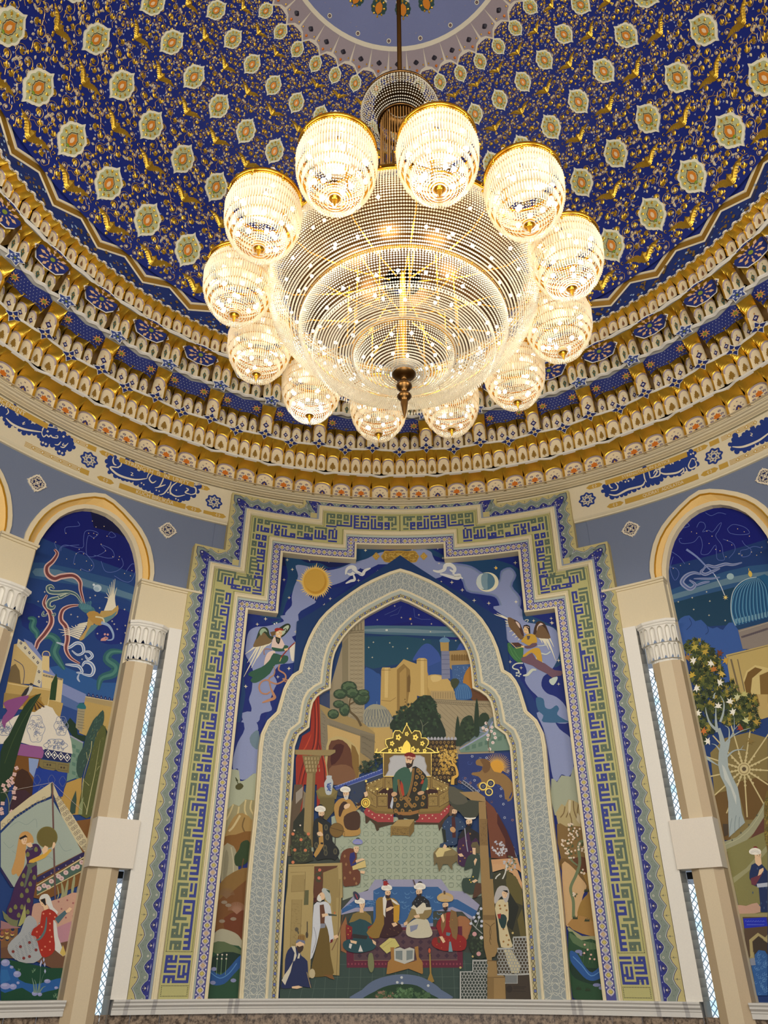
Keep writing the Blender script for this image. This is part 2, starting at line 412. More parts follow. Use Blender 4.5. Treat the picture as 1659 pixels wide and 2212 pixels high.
# ================================================= MUQARNAS tiers
def lerp(a,b,t):return a+(b-a)*t
LIL_SHADE=(150,136,142)  # lilac-grey shadow outline painted round the niche panels
def arch(w,h,n=7,sp=.64,pt=.0):
    """pointed arch outline, from bottom left over the apex to bottom right"""
    out=[(-w/2,0),(-w/2,h*sp)]
    for i in range(1,n):
        t=i/n*PI/2;out.append((-w/2*math.cos(t)*(1-pt*0),h*(sp+(1-sp)*math.sin(t)**(1.0 if not pt else .8))))
    out.append((0,h));return out+[(-x,y) for x,y in reversed(out[:-1])]
def tierfn(pts):
    """piecewise radius over the sector (a in -4.5..4.5 with plateau list)"""
    def f(a):
        a=((a+4.5)%9)-4.5
        for (a0,r0),(a1,r1) in zip(pts,pts[1:]):
            if a0<=a<=a1:return r0+(r1-r0)*(a-a0)/(a1-a0 or 1)
        return pts[-1][1]
    return f
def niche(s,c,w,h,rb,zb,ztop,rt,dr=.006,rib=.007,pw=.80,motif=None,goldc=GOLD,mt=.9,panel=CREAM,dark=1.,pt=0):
    """one niche: cream arched panel, reveal painted in lilac shade, gilded squinch fanning up to the ledge rt(a)"""
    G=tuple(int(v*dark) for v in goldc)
    R=rb+dr;dg=lambda x:c+x*w
    o=arch(pw,h,7,.64,pt);i_=[(x*.84,y*.95) for x,y in o]
    nb=len(o)
    P=lambda x,y,r:pos(r,dg(x),zb+y)
    # cream panel
    for k in range(nb//2):
        a,b,c2,d_=i_[k],i_[k+1],i_[nb-2-k],i_[nb-1-k]
        s.poly([P(*a,R),P(*b,R),P(*c2,R),P(*d_,R)] if b!=c2 else [P(*a,R),P(*b,R),P(*d_,R)],panel)
    for k in range(nb-1):
        s.poly([P(*i_[k],R),P(*i_[k+1],R),P(*o[k+1],R-.004),P(*o[k],R-.004)],LIL_SHADE if 0<k<nb-2 else CREAM)
    # squinch
    Rr=R-.004
    def edge(k):  # outer boundary of the cell at the same "angle"
        x,y=o[k];t=k/(nb-1)
        if k==0:return(-.5,0),(-.5,0)
        return None
    left=[(-.5,0)];top=[]
    K=5
    # vertical gilded ribs either side
    for sg in(-1,1):
        q=[(sg*pw/2,0),(sg*pw/2,h*.64)]
        s.poly([P(q[0][0],0,Rr),P(q[1][0],q[1][1],Rr),P(sg*.5,q[1][1],rb-rib),P(sg*.5,0,rb-rib)],G,mt)
    # fan above
    arcp=o[1:-1];na=len(arcp);H=ztop-zb;rtc=rt
    xs=[-.5+1.0*j/(na-1) for j in range(na)]
    for j in range(na-1):
        for k in range(K):
            def pt_(jj,kk):
                t=kk/K;x0,y0=arcp[jj];x1=xs[jj];rr=rtc(dg(x1))
                x=lerp(x0,x1,min(1,t*1.6));y=lerp(y0,H,t)
                c_=1-math.cos(t*PI/2)
                r=lerp(Rr,rr,c_)
                if jj in(0,na-1):r=lerp(rb-rib,rr,c_) if t>0 else Rr
                # cusped valley between fans
                return P(x,y,r)
            s.poly([pt_(j,k),pt_(j+1,k),pt_(j+1,k+1),pt_(j,k+1)],G,mt)
    for sg,jj in((-1,0),(1,na-1)):
        # close rib triangle beside spring
        x0,y0=arcp[jj];s.poly([P(x0,y0,Rr),P(sg*.5,y0,rb-rib),P(lerp(x0,xs[jj],.32),lerp(y0,H,.2),lerp(rb-rib,rtc(dg(xs[jj])),1-math.cos(.1*PI)))],G,mt)
    if motif:motif(s,c,w,h,R-.0008,zb)
def flatm(s,c,w,R,zb,pts,col,metal=0,dr=0):
    s.poly([pos(R-dr,c+x*w,zb+y) for x,y in pts],col,metal)
def mot_tree(col,col2=None,sc_=1.):
    def f(s,c,w,h,R,zb):
        q=[(0,.62),(.07,.52),(.04,.50),(.13,.40),(.08,.39),(.17,.28),(.10,.28),(.15,.20),(.03,.17),(.03,.10)]
        q=[(x*sc_,y) for x,y in q]
        p=[(x,y*h) for x,y in q]+[(-x,y*h) for x,y in reversed(q[1:])]
        for a,b in zip(p,p[1:]+p[:1]):flatm(s,c,w,R,zb,[(0,.3*h),a,b],col)
        if col2:
            for y in(.66,.72):flatm(s,c,w,R,zb,[(-.025,y*h),(0,(y+.03)*h),(.025,y*h),(0,(y-.03)*h)],col2)
    return f
def mot_green(s,c,w,h,R,zb):
    q=[(0,.66),(.05,.58),(.10,.56),(.10,.50),(.19,.46),(.12,.40),(.15,.33),(.08,.30),(.10,.24),(.04,.22),(.07,.15),(0,.12)]
    p=[(x,y*h) for x,y in q]+[(-x,y*h) for x,y in reversed(q[1:-1])]
    for a,b in zip(p,p[1:]+p[:1]):flatm(s,c,w,R,zb,[(0,.4*h),a,b],(66,92,78))
    flatm(s,c,w,R,zb,[(-.07,.43*h),(0,.52*h),(.07,.43*h),(0,.34*h)],(150,108,50),0,.0004)
    flatm(s,c,w,R,zb,[(-.04,.74*h),(0,.79*h),(.04,.74*h),(0,.69*h)],(120,130,40),0,.0004)
def mot_flower(s,c,w,h,R,zb):
    def dia(y,a,b,col,dr):flatm(s,c,w,R,zb,[(-a,y*h),(0,(y+b)*h),(a,y*h),(0,(y-b)*h)],col,0,dr)
    dia(.42,.24,.15,(170,120,60),0);dia(.42,.19,.17,(24,32,96),.0004)
    for k in range(5):
        an=PI/2+k*2*PI/5;x,y=.06*math.cos(an),.42+.035*math.sin(an);flatm(s,c,w,R,zb,[(x-.035,y*h),(x,(y+.025)*h),(x+.035,y*h),(x,(y-.025)*h)],(226,222,214),0,.0008)
    dia(.64,.05,.06,(170,120,60),.0004)
    for sg in(-1,1):
        flatm(s,c,w,R,zb,[(0,.25*h),(sg*.02,.25*h),(sg*.10,.12*h),(sg*.07,.10*h)],(150,104,50))
        flatm(s,c,w,R,zb,[(sg*.07,.10*h),(sg*.24,.07*h),(sg*.28,.14*h),(sg*.22,.10*h)],(150,104,50))
def mot_bouquet(big):
    def f(s,c,w,h,R,zb):
        k=.8 if big else .7
        rs=random.Random(4)
        if big:
            q=[(0,.62),(.06,.54),(.15,.52),(.12,.42),(.20,.36),(.08,.30),(0,.26)];col=(196,108,30)
        else:
            q=[(0,.50),(.05,.44),(.12,.38),(.13,.30),(.18,.24),(.08,.17),(0,.14)];col=(60,52,100)
        p=[(x,y*h) for x,y in q]+[(-x,y*h) for x,y in reversed(q[1:-1])]
        for a,b in zip(p,p[1:]+p[:1]):flatm(s,c,w,R,zb,[(0,.4*h if big else .28*h),a,b],col)
        if big:
            for sg in(-1,1):
                flatm(s,c,w,R,zb,[(0,.28*h),(sg*.24,.16*h),(sg*.17,.10*h),(0,.16*h)],(48,44,72),0,.0003);flatm(s,c,w,R,zb,[(sg*.05,.24*h),(sg*.28,.15*h),(sg*.26,.12*h),(sg*.04,.20*h)],(214,170,60),.5,.0006)
        else:flatm(s,c,w,R,zb,[(-.05,.26*h),(0,.33*h),(.05,.26*h),(0,.18*h)],(214,160,50),0,.0004)
        pos_=[(-.24,.45),(.24,.45),(-.15,.68),(.15,.68),(-.27,.24),(.27,.24)] if big else [(-.16,.55),(.16,.55),(0,.74),(-.23,.36),(.23,.36),(-.2,.18),(.2,.18)]
        for x,y in pos_:
            rr=.055 if big else .03
            for j in range(5):
                an=PI/2+j*2*PI/5;u,v=x+rr*math.cos(an),y+rr*.8*math.sin(an);flatm(s,c,w,R,zb,[(u-rr*.6,v*h),(u,(v+rr*.55)*h),(u+rr*.6,v*h),(u,(v-rr*.55)*h)],(82,74,120))
            flatm(s,c,w,R,zb,[(x-.015,y*h),(x,(y+.015)*h),(x+.015,y*h),(x,(y-.015)*h)],(196,150,60),0,.0004)
            flatm(s,c,w,R,zb,[(x*.7,y*h*.8),(x*.72,y*h*.8),(x*.95,y*h*.95),(x*.9,y*h*.97)],(60,66,60))
    return f
def ledge(s,rf,z,N=3,th=.006,depth=.03,col=WHITE,a0=-4.5,a1=4.5,step=.25,soff=.004):
    """projecting moulded ledge following rf(a)"""
    n=int(round((a1-a0)/step))
    for i in range(n):
        a,b=a0+i*step,a0+(i+1)*step;ra,rb_=rf(a),rf(b)
        s.poly([pos(ra+.004,a,z-.001),pos(rb_+.004,b,z-.001),pos(rb_-soff,b,z+.001),pos(ra-soff,a,z+.001)],col)
        s.poly([pos(ra-soff,a,z+.001),pos(rb_-soff,b,z+.001),pos(rb_-soff,b,z+th),pos(ra-soff,a,z+th)],col)
        s.poly([pos(ra-soff,a,z+th),pos(rb_-soff,b,z+th),pos(rb_+depth,b,z+th),pos(ra+depth,a,z+th)],col)
def starp(s,a,r,z,ra,rz,n,col,inner=.5,slope=.8,rot=0,metal=0,off=0.,sx=1.):
    """flat star on the sloping soffit: local x along azimuth, y runs inwards/upwards; ra in unit"""
    P=lambda x,y:pos(r+y*-.78-off*.6,a+math.degrees(x*sx/r),z+y*.62-off*.8)
    pts=[]
    for i in range(2*n):
        k=1 if i%2==0 else inner;an=rot+PI*i/n;pts.append((ra*k*math.cos(an),ra*k*math.sin(an)*rz))
    for i in range(2*n):s.poly([P(0,0),P(*pts[i]),P(*pts[(i+1)%(2*n)])],col,metal)
def module(name,fn,label=None):
    s=Soup();fn(s);o=s.build('niche_row',M_RELIEF,gain=1.15)
    root=empty(name);tag(root,kind='structure');o.parent=root
    for k in range(1,40):clone(o,root,-math.radians(9*k))
    return root
const=lambda v:(lambda a:v)
# tier 1 : big bouquets (two wide, one narrow per sector)
R2=tierfn([(-4.5,1.296),(-3.2,1.296),(-2.9,1.287),(.9,1.287),(1.1,1.287),(3.0,1.287),(3.3,1.296),(4.5,1.296)])
T1=[(-3.0+.0,2.55,0),(-.1,3.2,1),(3.1,3.2,1)]
def r2(a):
    a=((a+4.5)%9)-4.5
    # deeper over the narrow niche
    return 1.283 if -1.6<a<4.5 else 1.283+.010*math.sin(PI*min(1,max(0,(a+4.5)/2.9)))
def t1(s):
    for c,w,b in((-3.075,2.85,0),(-.1125,3.075,1),(2.9625,3.075,1)):
        niche(s,c,w,.060 if b else .055,1.325,1.466,1.535,r2,.008,.004,.88,mot_bouquet(b))
    ledge(s,r2,1.535,th=.007)
module('trim_2',t1)
# tier 2 : slim niches with a gilded leaf, zigzag ledge carrying blue four-point stars
def r3(a):
    a=((a)%9);d_=min(a,9-a)   # 0 at 9k
    e=abs(d_-4.5)             # 0 at 4.5+9k
    return 1.248+.010*math.exp(-(d_/1.1)**2)-.008*math.exp(-(e/1.0)**2)
def t2(s):
    c=-4.5
    for i,w in enumerate((1.55,2.2,1.75,1.75,1.75)):
        niche(s,c+w/2,w,.064,1.278,1.543,1.622,r3,.005,.005,.84,mot_tree((136,104,40),None,1.5),pt=1);c+=w
    ledge(s,r3,1.622,th=.006,depth=.04)
def addstars(name,lst):
    pass
root=module('trim_3',t2)
def star4(col_off):
    s=Soup();starp(s,0,0,0,0,1,4,(0,0,0)) if 0 else None
def panel_obj(name,root,label,build,azs,mat=M_RELIEF,gain=1.2):
    s=Soup();build(s);o=s.build(name,mat,root,gain=gain);o.rotation_euler=(0,0,-math.radians(azs[0]))
    if label:o['label']=label
    for a in azs[1:]:clone(o,root,-math.radians(a))
def s4(r,z):
    def f(s):
        starp(s,0,r,z,.030,.72,4,WHITE,.48);starp(s,0,r-.001,z-.001,.026,.72,4,(22,36,96),.48)
        starp(s,0,r-.002,z-.002,.013,.8,4,(206,190,150),.35,rot=PI/4);starp(s,0,r-.0025,z-.0025,.004,.8,4,(176,130,50),.9)
    return f
vis=[9*k for k in range(-12,13)]
panel_obj('star_panel',root,'small navy four-pointed star panel',s4(1.252,1.622),vis)
panel_obj('star_panel',root,None,s4(1.236,1.626),[v+4.5 for v in vis])
# tier 3 : one tall niche standing forward per sector, recessed niches under a dotted blue soffit
def r4(a):
    a=(a%9);d_=min(a,9-a);e=4.5-d_
    return 1.190-.012*math.exp(-(e/1.1)**2)+.004*math.cos(a*PI*2/2.25)*(d_<3)
def t3(s):
    niche(s,4.5,2.4,.078,1.232,1.630,1.722,const(1.200),.004,.006,.80,mot_flower,pt=1)
    for k,(c,w) in enumerate(((-2.6,1.45),(-.95,1.8),(.85,1.8),(2.55,1.45))):
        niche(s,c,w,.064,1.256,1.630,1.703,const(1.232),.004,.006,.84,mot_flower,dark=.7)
    # side cheeks of the forward niche
    for sg in(-1,1):
        a=4.5-sg*1.15
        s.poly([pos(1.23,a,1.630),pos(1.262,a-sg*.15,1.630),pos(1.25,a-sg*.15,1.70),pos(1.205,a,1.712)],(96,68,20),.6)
    # dotted blue soffit over the recess
    pts=[(-3.3,1.244,1.694),(-2.4,1.238,1.699),(-1.2,1.236,1.699),(0,1.240,1.696),(1.2,1.236,1.699),(2.4,1.238,1.699),(3.3,1.244,1.694)]
    tp=[(-3.6,1.212,1.727),(-2.4,1.200,1.733),(-1.2,1.204,1.731),(0,1.208,1.728),(1.2,1.204,1.731),(2.4,1.200,1.733),(3.6,1.212,1.727)]
    for i in range(6):
        (a,r,z),(b,q,u),(c,t,v),(d_,x,y)=pts[i],pts[i+1],tp[i+1],tp[i]
        s.poly([pos(r,a,z),pos(q,b,u),pos(t,c,v),pos(x,d_,y)],(26,38,104))
    rs=random.Random(8)
    for i in range(5):
        for j in range(12):
            a=-2.9+5.8*j/11+.25*(i%2);t=(i+.6)/5.6;r=lerp(1.238,1.204,t)-.002;z=lerp(1.698,1.731,t)-.0015
            s.poly([pos(r,a-.07,z),pos(r,a,z+.0018),pos(r,a+.07,z),pos(r,a,z-.0018)],(170,176,190))
    for a in(-2.5,2.5):
        starp(s,a,1.219,1.714,.018,.75,8,(190,130,70),.45,off=.003);starp(s,a,1.219,1.714,.007,.75,6,(110,120,40),.8,off=.004)
    ledge(s,r4,1.733,th=.006,depth=.05)
root=module('trim_4',t3)
def s6(s):
    starp(s,0,1.178,1.731,.034,.62,5,WHITE,.60,rot=PI/2);starp(s,0,1.178,1.731,.029,.62,5,(44,62,122),.60,rot=PI/2,off=.0015)
    for k in range(6):
        an=k*PI/3;x,y=.013*math.cos(an),.013*math.sin(an)*.7
        starp(s,math.degrees(x/1.178),1.178-y*.78,1.731+y*.62,.0065,.7,4,(190,196,206),.35,rot=an,off=.003)
    starp(s,0,1.178,1.731,.0045,.7,6,(110,120,40),.8,off=.004)
panel_obj('star_panel',root,'pale blue five-pointed star panel with white petals',s6,[v+4.5 for v in vis])
# tier 4 : green ornaments; paired niches forward over the pale stars, recess below the big blue stars
def r5(a):
    a=(a%9);d_=min(a,9-a);e=4.5-d_
    return 1.128+.014*math.exp(-(d_/1.5)**2)-.004*math.exp(-(e/1.3)**2)
def t4(s):
    for c,w in((3.55,1.55),(5.2,1.75)):
        niche(s,c,w,.070,1.172,1.738,1.817,const(1.133),.004,.005,.84,mot_green)
    for c,w in((-2.1,1.75),(-.2,2.05),(1.85,1.8)):
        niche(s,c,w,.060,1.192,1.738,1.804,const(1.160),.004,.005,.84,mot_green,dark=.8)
    for a,sg in((2.7,-1),(-2.9,1)):
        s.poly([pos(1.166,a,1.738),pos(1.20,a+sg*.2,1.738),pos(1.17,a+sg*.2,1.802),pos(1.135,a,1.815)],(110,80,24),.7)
    s.poly([pos(1.165,-3.0,1.801),pos(1.165,2.8,1.801),pos(1.13,2.8,1.818),pos(1.13,-3.0,1.818)],(176,136,40),.9)
    ledge(s,r5,1.818,th=.006,depth=.05)
root=module('trim_5',t4)
def s8(s):
    P=lambda x,y,o:pos(1.152-y*.80-o*.6,math.degrees(x/1.152),1.806+y*.55-o*.8)
    hx=[(-.062,.0),(-.035,.028),(0,.032),(.035,.028),(.062,0),(.035,-.028),(0,-.032),(-.035,-.028)]
    s.poly([P(x*1.06,y*1.1,0) for x,y in hx],WHITE);s.poly([P(x*.98,y,.001) for x,y in hx],(26,40,106))
    for k in range(10):
        an=k*PI/5
        for (r1,ww,c) in((.034,.0055,(200,160,120)),(.020,.003,(200,160,120))):
            x,y=r1*math.cos(an),r1*math.sin(an)*.72;u,v=-math.sin(an)*ww,math.cos(an)*ww*.8;e=ww*1.9
            s.poly([P(x-e*math.cos(an),y-e*.7*math.sin(an),.003),P(x+u,y+v,.003),P(x+e*math.cos(an),y+e*.7*math.sin(an),.003),P(x-u,y-v,.003)],c)
    s.poly([P(.008*math.cos(k*PI/4),.006*math.sin(k*PI/4),.004) for k in range(8)],(120,130,44))
panel_obj('star_panel',root,'large navy panel with a tan eight-petalled star',s8,vis)
# tier 5 : cypress niches up to the gold crests
def r6(a):
    a=(a%9);d_=min(a,9-a)
    return 1.088+.004*math.cos(a*2*PI/1.8)
def t5(s):
    c=-4.5
    for i in range(5):
        w=1.8;off=(0,.003,.001,.003,0)[i];cc=c+w/2
        niche(s,cc,w,.0475,1.118+off+.010*math.exp(-(cc/1.6)**2),1.825,1.876,r6,.003,.004,.84,mot_tree((120,84,56),(60,96,70),.9));c+=w
    n=20
    for i in range(n):
        a,b=-4.5+9*i/n,-4.5+9*(i+1)/n;m_=(a+b)/2
        s.poly([pos(r6(a),a,1.874),pos(r6(b),b,1.874),pos(r6(m_)-.002,m_,1.868)],(224,176,52),.9)
    ledge(s,r6,1.8745,th=.004,depth=.012,soff=.001)
module('trim_6',t5)
# cornice mouldings between the frieze and the first tier
s=Soup();q=[(1.3836,1.457),(1.375,1.4575),(1.375,1.460),(1.362,1.4605),(1.362,1.463),(1.352,1.463),(1.349,1.466),(1.340,1.466),(1.338,1.4685),(1.326,1.4685),(1.32,1.466),(1.322,1.47),(1.345,1.474)]
for (r0,z0),(r1,z1) in zip(q,q[1:]):ringwall(s,r0,z0,r1,z1,CREAM)
tag(s.build('trim_7',M_PAINT),kind='structure')
# back shell so that no sky leaks between tiers
s=Soup();q=[(1.42,1.30),(1.42,1.47),(1.37,1.48),(1.34,1.60),(1.30,1.74),(1.24,1.90),(1.08,1.99)]
for (r0,z0),(r1,z1) in zip(q,q[1:]):ringwall(s,r0,z0,r1,z1,(60,45,20),da=3)
tag(s.build('wall_upper',M_PAINT),kind='structure')
# ================================================= WALLS, FRIEZE, BAYS, PILASTERS, LEDGES
RW=1.40;RM=1.42
BAYC=42.35;PITCH_B=18.3
# arch outlines of a side bay from the survey photo (left bay, right half), as (d azimuth, z)
def half(pts,R,x0=0,y0=1000,k=.3165):
    return [(a+BAYC,z) for a,z in (unproj(x0+x*k,y0+y*k,R) for x,y in nums(pts))]
HO=half("725 220 790 262 860 325 930 400 975 458 1010 520 1035 580 1050 640 1060 700 1062 760",RW)     # outer edge white
HY=half("725 243 785 280 850 342 912 412 955 470 988 530 1010 590 1024 650 1031 710 1032 770",RW-.004)     # yellow outer
HI=half("735 360 780 378 830 412 872 455 908 505 938 560 958 620 972 690 980 760 978 820",RM-.006)
def fixh(h,hw):
    a0=h[0][0];out=[(0.,h[0][1])];e=h[-1][0]-a0
    for a,z in h[1:]:out.append(((a-a0)/e*hw,z))
    return out
HO=fixh(HO,8.25);HY=fixh(HY,7.75);HI=fixh(HI,6.45)
ZLED=-.056;ZSPR=1.03
def outline(h,c,zb):
    return [(c-h[-1][0],zb)]+[(c-a,z) for a,z in reversed(h)]+[(c+a,z) for a,z in h[1:]]+[(c+h[-1][0],zb)]
bays=[s_*(BAYC+PITCH_B*k) for s_ in(-1,1) for k in range(5)]
WALLC=(112,122,144)
# blue-grey wall field between frieze and arches
A=Art(RW)
def wallfield(A,c):
    o=[(c-9.15,ZSPR)]+[(c-a,z) for a,z in reversed(HO) if a<9.15]
    # left half and right half as strips up to the frieze
    for sg in(-1,1):
        pr=HO
        for (a0,z0),(a1,z1) in zip(pr,pr[1:]):
            A.fill([(c+sg*a0,z0),(c+sg*a1,z1),(c+sg*a1,1.335),(c+sg*a0,1.335)],WALLC)
        a0,z0=pr[-1];A.fill([(c+sg*a0,ZSPR-.01),(c+sg*9.15,ZSPR-.01),(c+sg*9.15,1.335),(c+sg*a0,1.335)],WALLC)
for c in bays:wallfield(A,c)
for sg in(-1,1):A.fill([(sg*27,ZSPR-.01),(sg*(BAYC-9.15),ZSPR-.01),(sg*(BAYC-9.15),1.335),(sg*27,1.335)],WALLC)
A.fill([(-27,1.0),(27,1.0),(27,1.335),(-27,1.335)],WALLC,h=-.002)
tag(A.build('wall_north',M_PAINT,gain=1.1),kind='structure')
# plain rear wall (behind the viewer) 
A=Art(RW)
for sg in(-1,1):
    e=BAYC+PITCH_B*4+9.15
    A.fill([(sg*e,ZF),(sg*180,ZF),(sg*180,1.335),(sg*e,1.335)],(206,198,182))
tag(A.build('wall_south',M_PAINT),kind='structure')
# wainscot of brown stone slabs
def stone_mat():
    m=bpy.data.materials.new('brown_travertine');m.use_nodes=True;n=m.node_tree.nodes;l=m.node_tree.links;b=n['Principled BSDF'];b.inputs['Roughness'].default_value=.4
    tc=n.new('ShaderNodeTexCoord');t=n.new('ShaderNodeTexNoise');t.inputs['Scale'].default_value=11;t.inputs['Detail'].default_value=8;t.inputs['Roughness'].default_value=.7;l.new(tc.outputs['Object'],t.inputs['Vector'])
    r=n.new('ShaderNodeValToRGB');e=r.color_ramp.elements;e[0].position=.40;e[0].color=(.06,.036,.02,1);e[1].position=.58;e[1].color=(.34,.25,.17,1);l.new(t.outputs['Fac'],r.inputs[0]);l.new(r.outputs[0],b.inputs['Base Color']);return m
M_STONE=stone_mat()
s=Soup()
a=-122
while a<122:
    w_=3.0;s.poly([pos(1.378,a+.05,ZF),pos(1.378,a+w_-.05,ZF),pos(1.378,a+w_-.05,-.085),pos(1.378,a+.05,-.085)],(255,255,255));s.poly([pos(1.381,a-.06,ZF),pos(1.381,a+.06,ZF),pos(1.381,a+.06,-.085),pos(1.381,a-.06,-.085)],(0,0,0));a+=w_
tag(s.build('wall_wainscot',M_STONE),kind='structure')
# moulded ledge on top of the wainscot, broken by the columns
ZT=-.054
PR=[(1.372,-.086),(1.368,-.086),(1.368,-.076),(1.366,-.074),(1.366,-.071),(1.360,-.066),(1.360,-.062),(1.356,-.058),(1.356,ZT),(1.40,ZT)]
def ledge_seg(a0,a1):
    s=Soup();n=max(1,round((a1-a0)/1.5))
    for (r0,z0),(r1,z1) in zip(PR,PR[1:]):ringwall(s,r0,z0,r1,z1,(208,206,200),a0,a1)
    for a in(a0,a1):
        s.poly([pos(r,a,z) for r,z in PR]+[pos(1.40,a,-.086)],(208,206,200))
    return s
def ledge_obj(n,a0,a1):tag(ledge_seg(a0,a1).build('trim_%d'%n,M_PAINT),kind='structure')
ledge_obj(8,-31.0,31.0)
n=9
for c in bays:ledge_obj(n,c-6.7,c+6.7);n+=1
# small returns on the central ledge
s=Soup()
for a in(-29.6,-26.8,-18.9,-18.2,18.9,18.2,26.8,29.6):
    s.poly([pos(r-.0012,a-.22,z) for r,z in PR[:-1]]+[pos(1.4,a-.22,ZT),pos(1.4,a-.22,-.086)],(196,194,190))
    for (r0,z0),(r1,z1) in zip(PR[:-1],PR[1:-1]):s.poly([pos(r0-.0012,a-.22,z0),pos(r0-.0012,a+.22,z0),pos(r1-.0012,a+.22,z1),pos(r1-.0012,a-.22,z1)],(176,174,172))
tag(s.build('trim_19',M_PAINT),kind='structure')
# ---- arch surrounds of the bays
YEL=(222,184,112)
def surround(idx,c,detail=True):
    s=Soup()
    def strip(h0,r0,h1,r1,col,mt=0,zb0=ZSPR,zb1=ZSPR):
        for sg in(-1,1):
            p=[(c+sg*a,z) for a,z in h0]+[(c+sg*h0[-1][0],zb0)];q=[(c+sg*a,z) for a,z in h1]+[(c+sg*h1[-1][0],zb1)]
            for i in range(len(p)-1):s.poly([pos(r0,p[i][0],p[i][1]),pos(r0,p[i+1][0],p[i+1][1]),pos(r1,q[i+1][0],q[i+1][1]),pos(r1,q[i][0],q[i][1])],col,mt)
    sh=lambda h,k:[(a*(1-k*.5) ,z-(z-ZSPR)*k*.5) for a,z in h]
    strip(HO,RW,HO,RW-.006,CREAM);strip(HO,RW-.006,HY,RW-.006,CREAM)
    strip(HY,RW-.006,sh(HY,.03),RW-.010,GOLD,.9);strip(sh(HY,.03),RW-.010,sh(HY,.045),RW-.003,GOLD,.9)
    strip(sh(HY,.045),RW-.003,[(a*1.07,z+.014) for a,z in HI],RM-.012,YEL)
    HI2=[(a*1.07,z+.014) for a,z in HI]
    strip(HI2,RM-.012,HI2,RM-.018,CREAM,zb0=ZLED,zb1=ZLED)
    strip(HI2,RM-.018,HI,RM-.018,CREAM,zb0=ZLED,zb1=ZLED);strip(HI,RM-.018,[(a*.985,z-.003) for a,z in HI],RM+.002,CREAM,zb0=ZLED,zb1=ZLED)
    tag(s.build('trim_%d'%idx,M_RELIEF,gain=1.15),kind='structure')
for i,c in enumerate(bays):surround(20+i,c)
# ---- pilasters : block, capital, octagonal column, stone block, window slit
def boxaz(s,a0,a1,r0,r1,z0,z1,col):
    n=max(1,round((a1-a0)/1.5))
    for i in range(n):
        a,b=lerp(a0,a1,i/n),lerp(a0,a1,(i+1)/n)
        s.poly([pos(r0,a,z0),pos(r0,b,z0),pos(r0,b,z1),pos(r0,a,z1)],col)
        s.poly([pos(r0,a,z0),pos(r0,b,z0),pos(r1,b,z0),pos(r1,a,z0)],col);s.poly([pos(r0,a,z1),pos(r0,b,z1),pos(r1,b,z1),pos(r1,a,z1)],col)
    for a in(a0,a1):s.poly([pos(r0,a,z0),pos(r1,a,z0),pos(r1,a,z1),pos(r0,a,z1)],col)
COLC=(196,180,152);COLP=PAL['cw']
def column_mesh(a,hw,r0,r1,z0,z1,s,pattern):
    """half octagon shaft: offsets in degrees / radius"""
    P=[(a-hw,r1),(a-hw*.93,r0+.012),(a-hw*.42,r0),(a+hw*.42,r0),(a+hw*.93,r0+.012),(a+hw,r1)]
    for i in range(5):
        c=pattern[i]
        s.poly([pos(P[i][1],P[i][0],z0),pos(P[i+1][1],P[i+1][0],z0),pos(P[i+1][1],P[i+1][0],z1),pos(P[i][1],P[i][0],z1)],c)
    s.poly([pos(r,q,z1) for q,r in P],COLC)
    s.poly([pos(r,q,z0) for q,r in P],COLC)
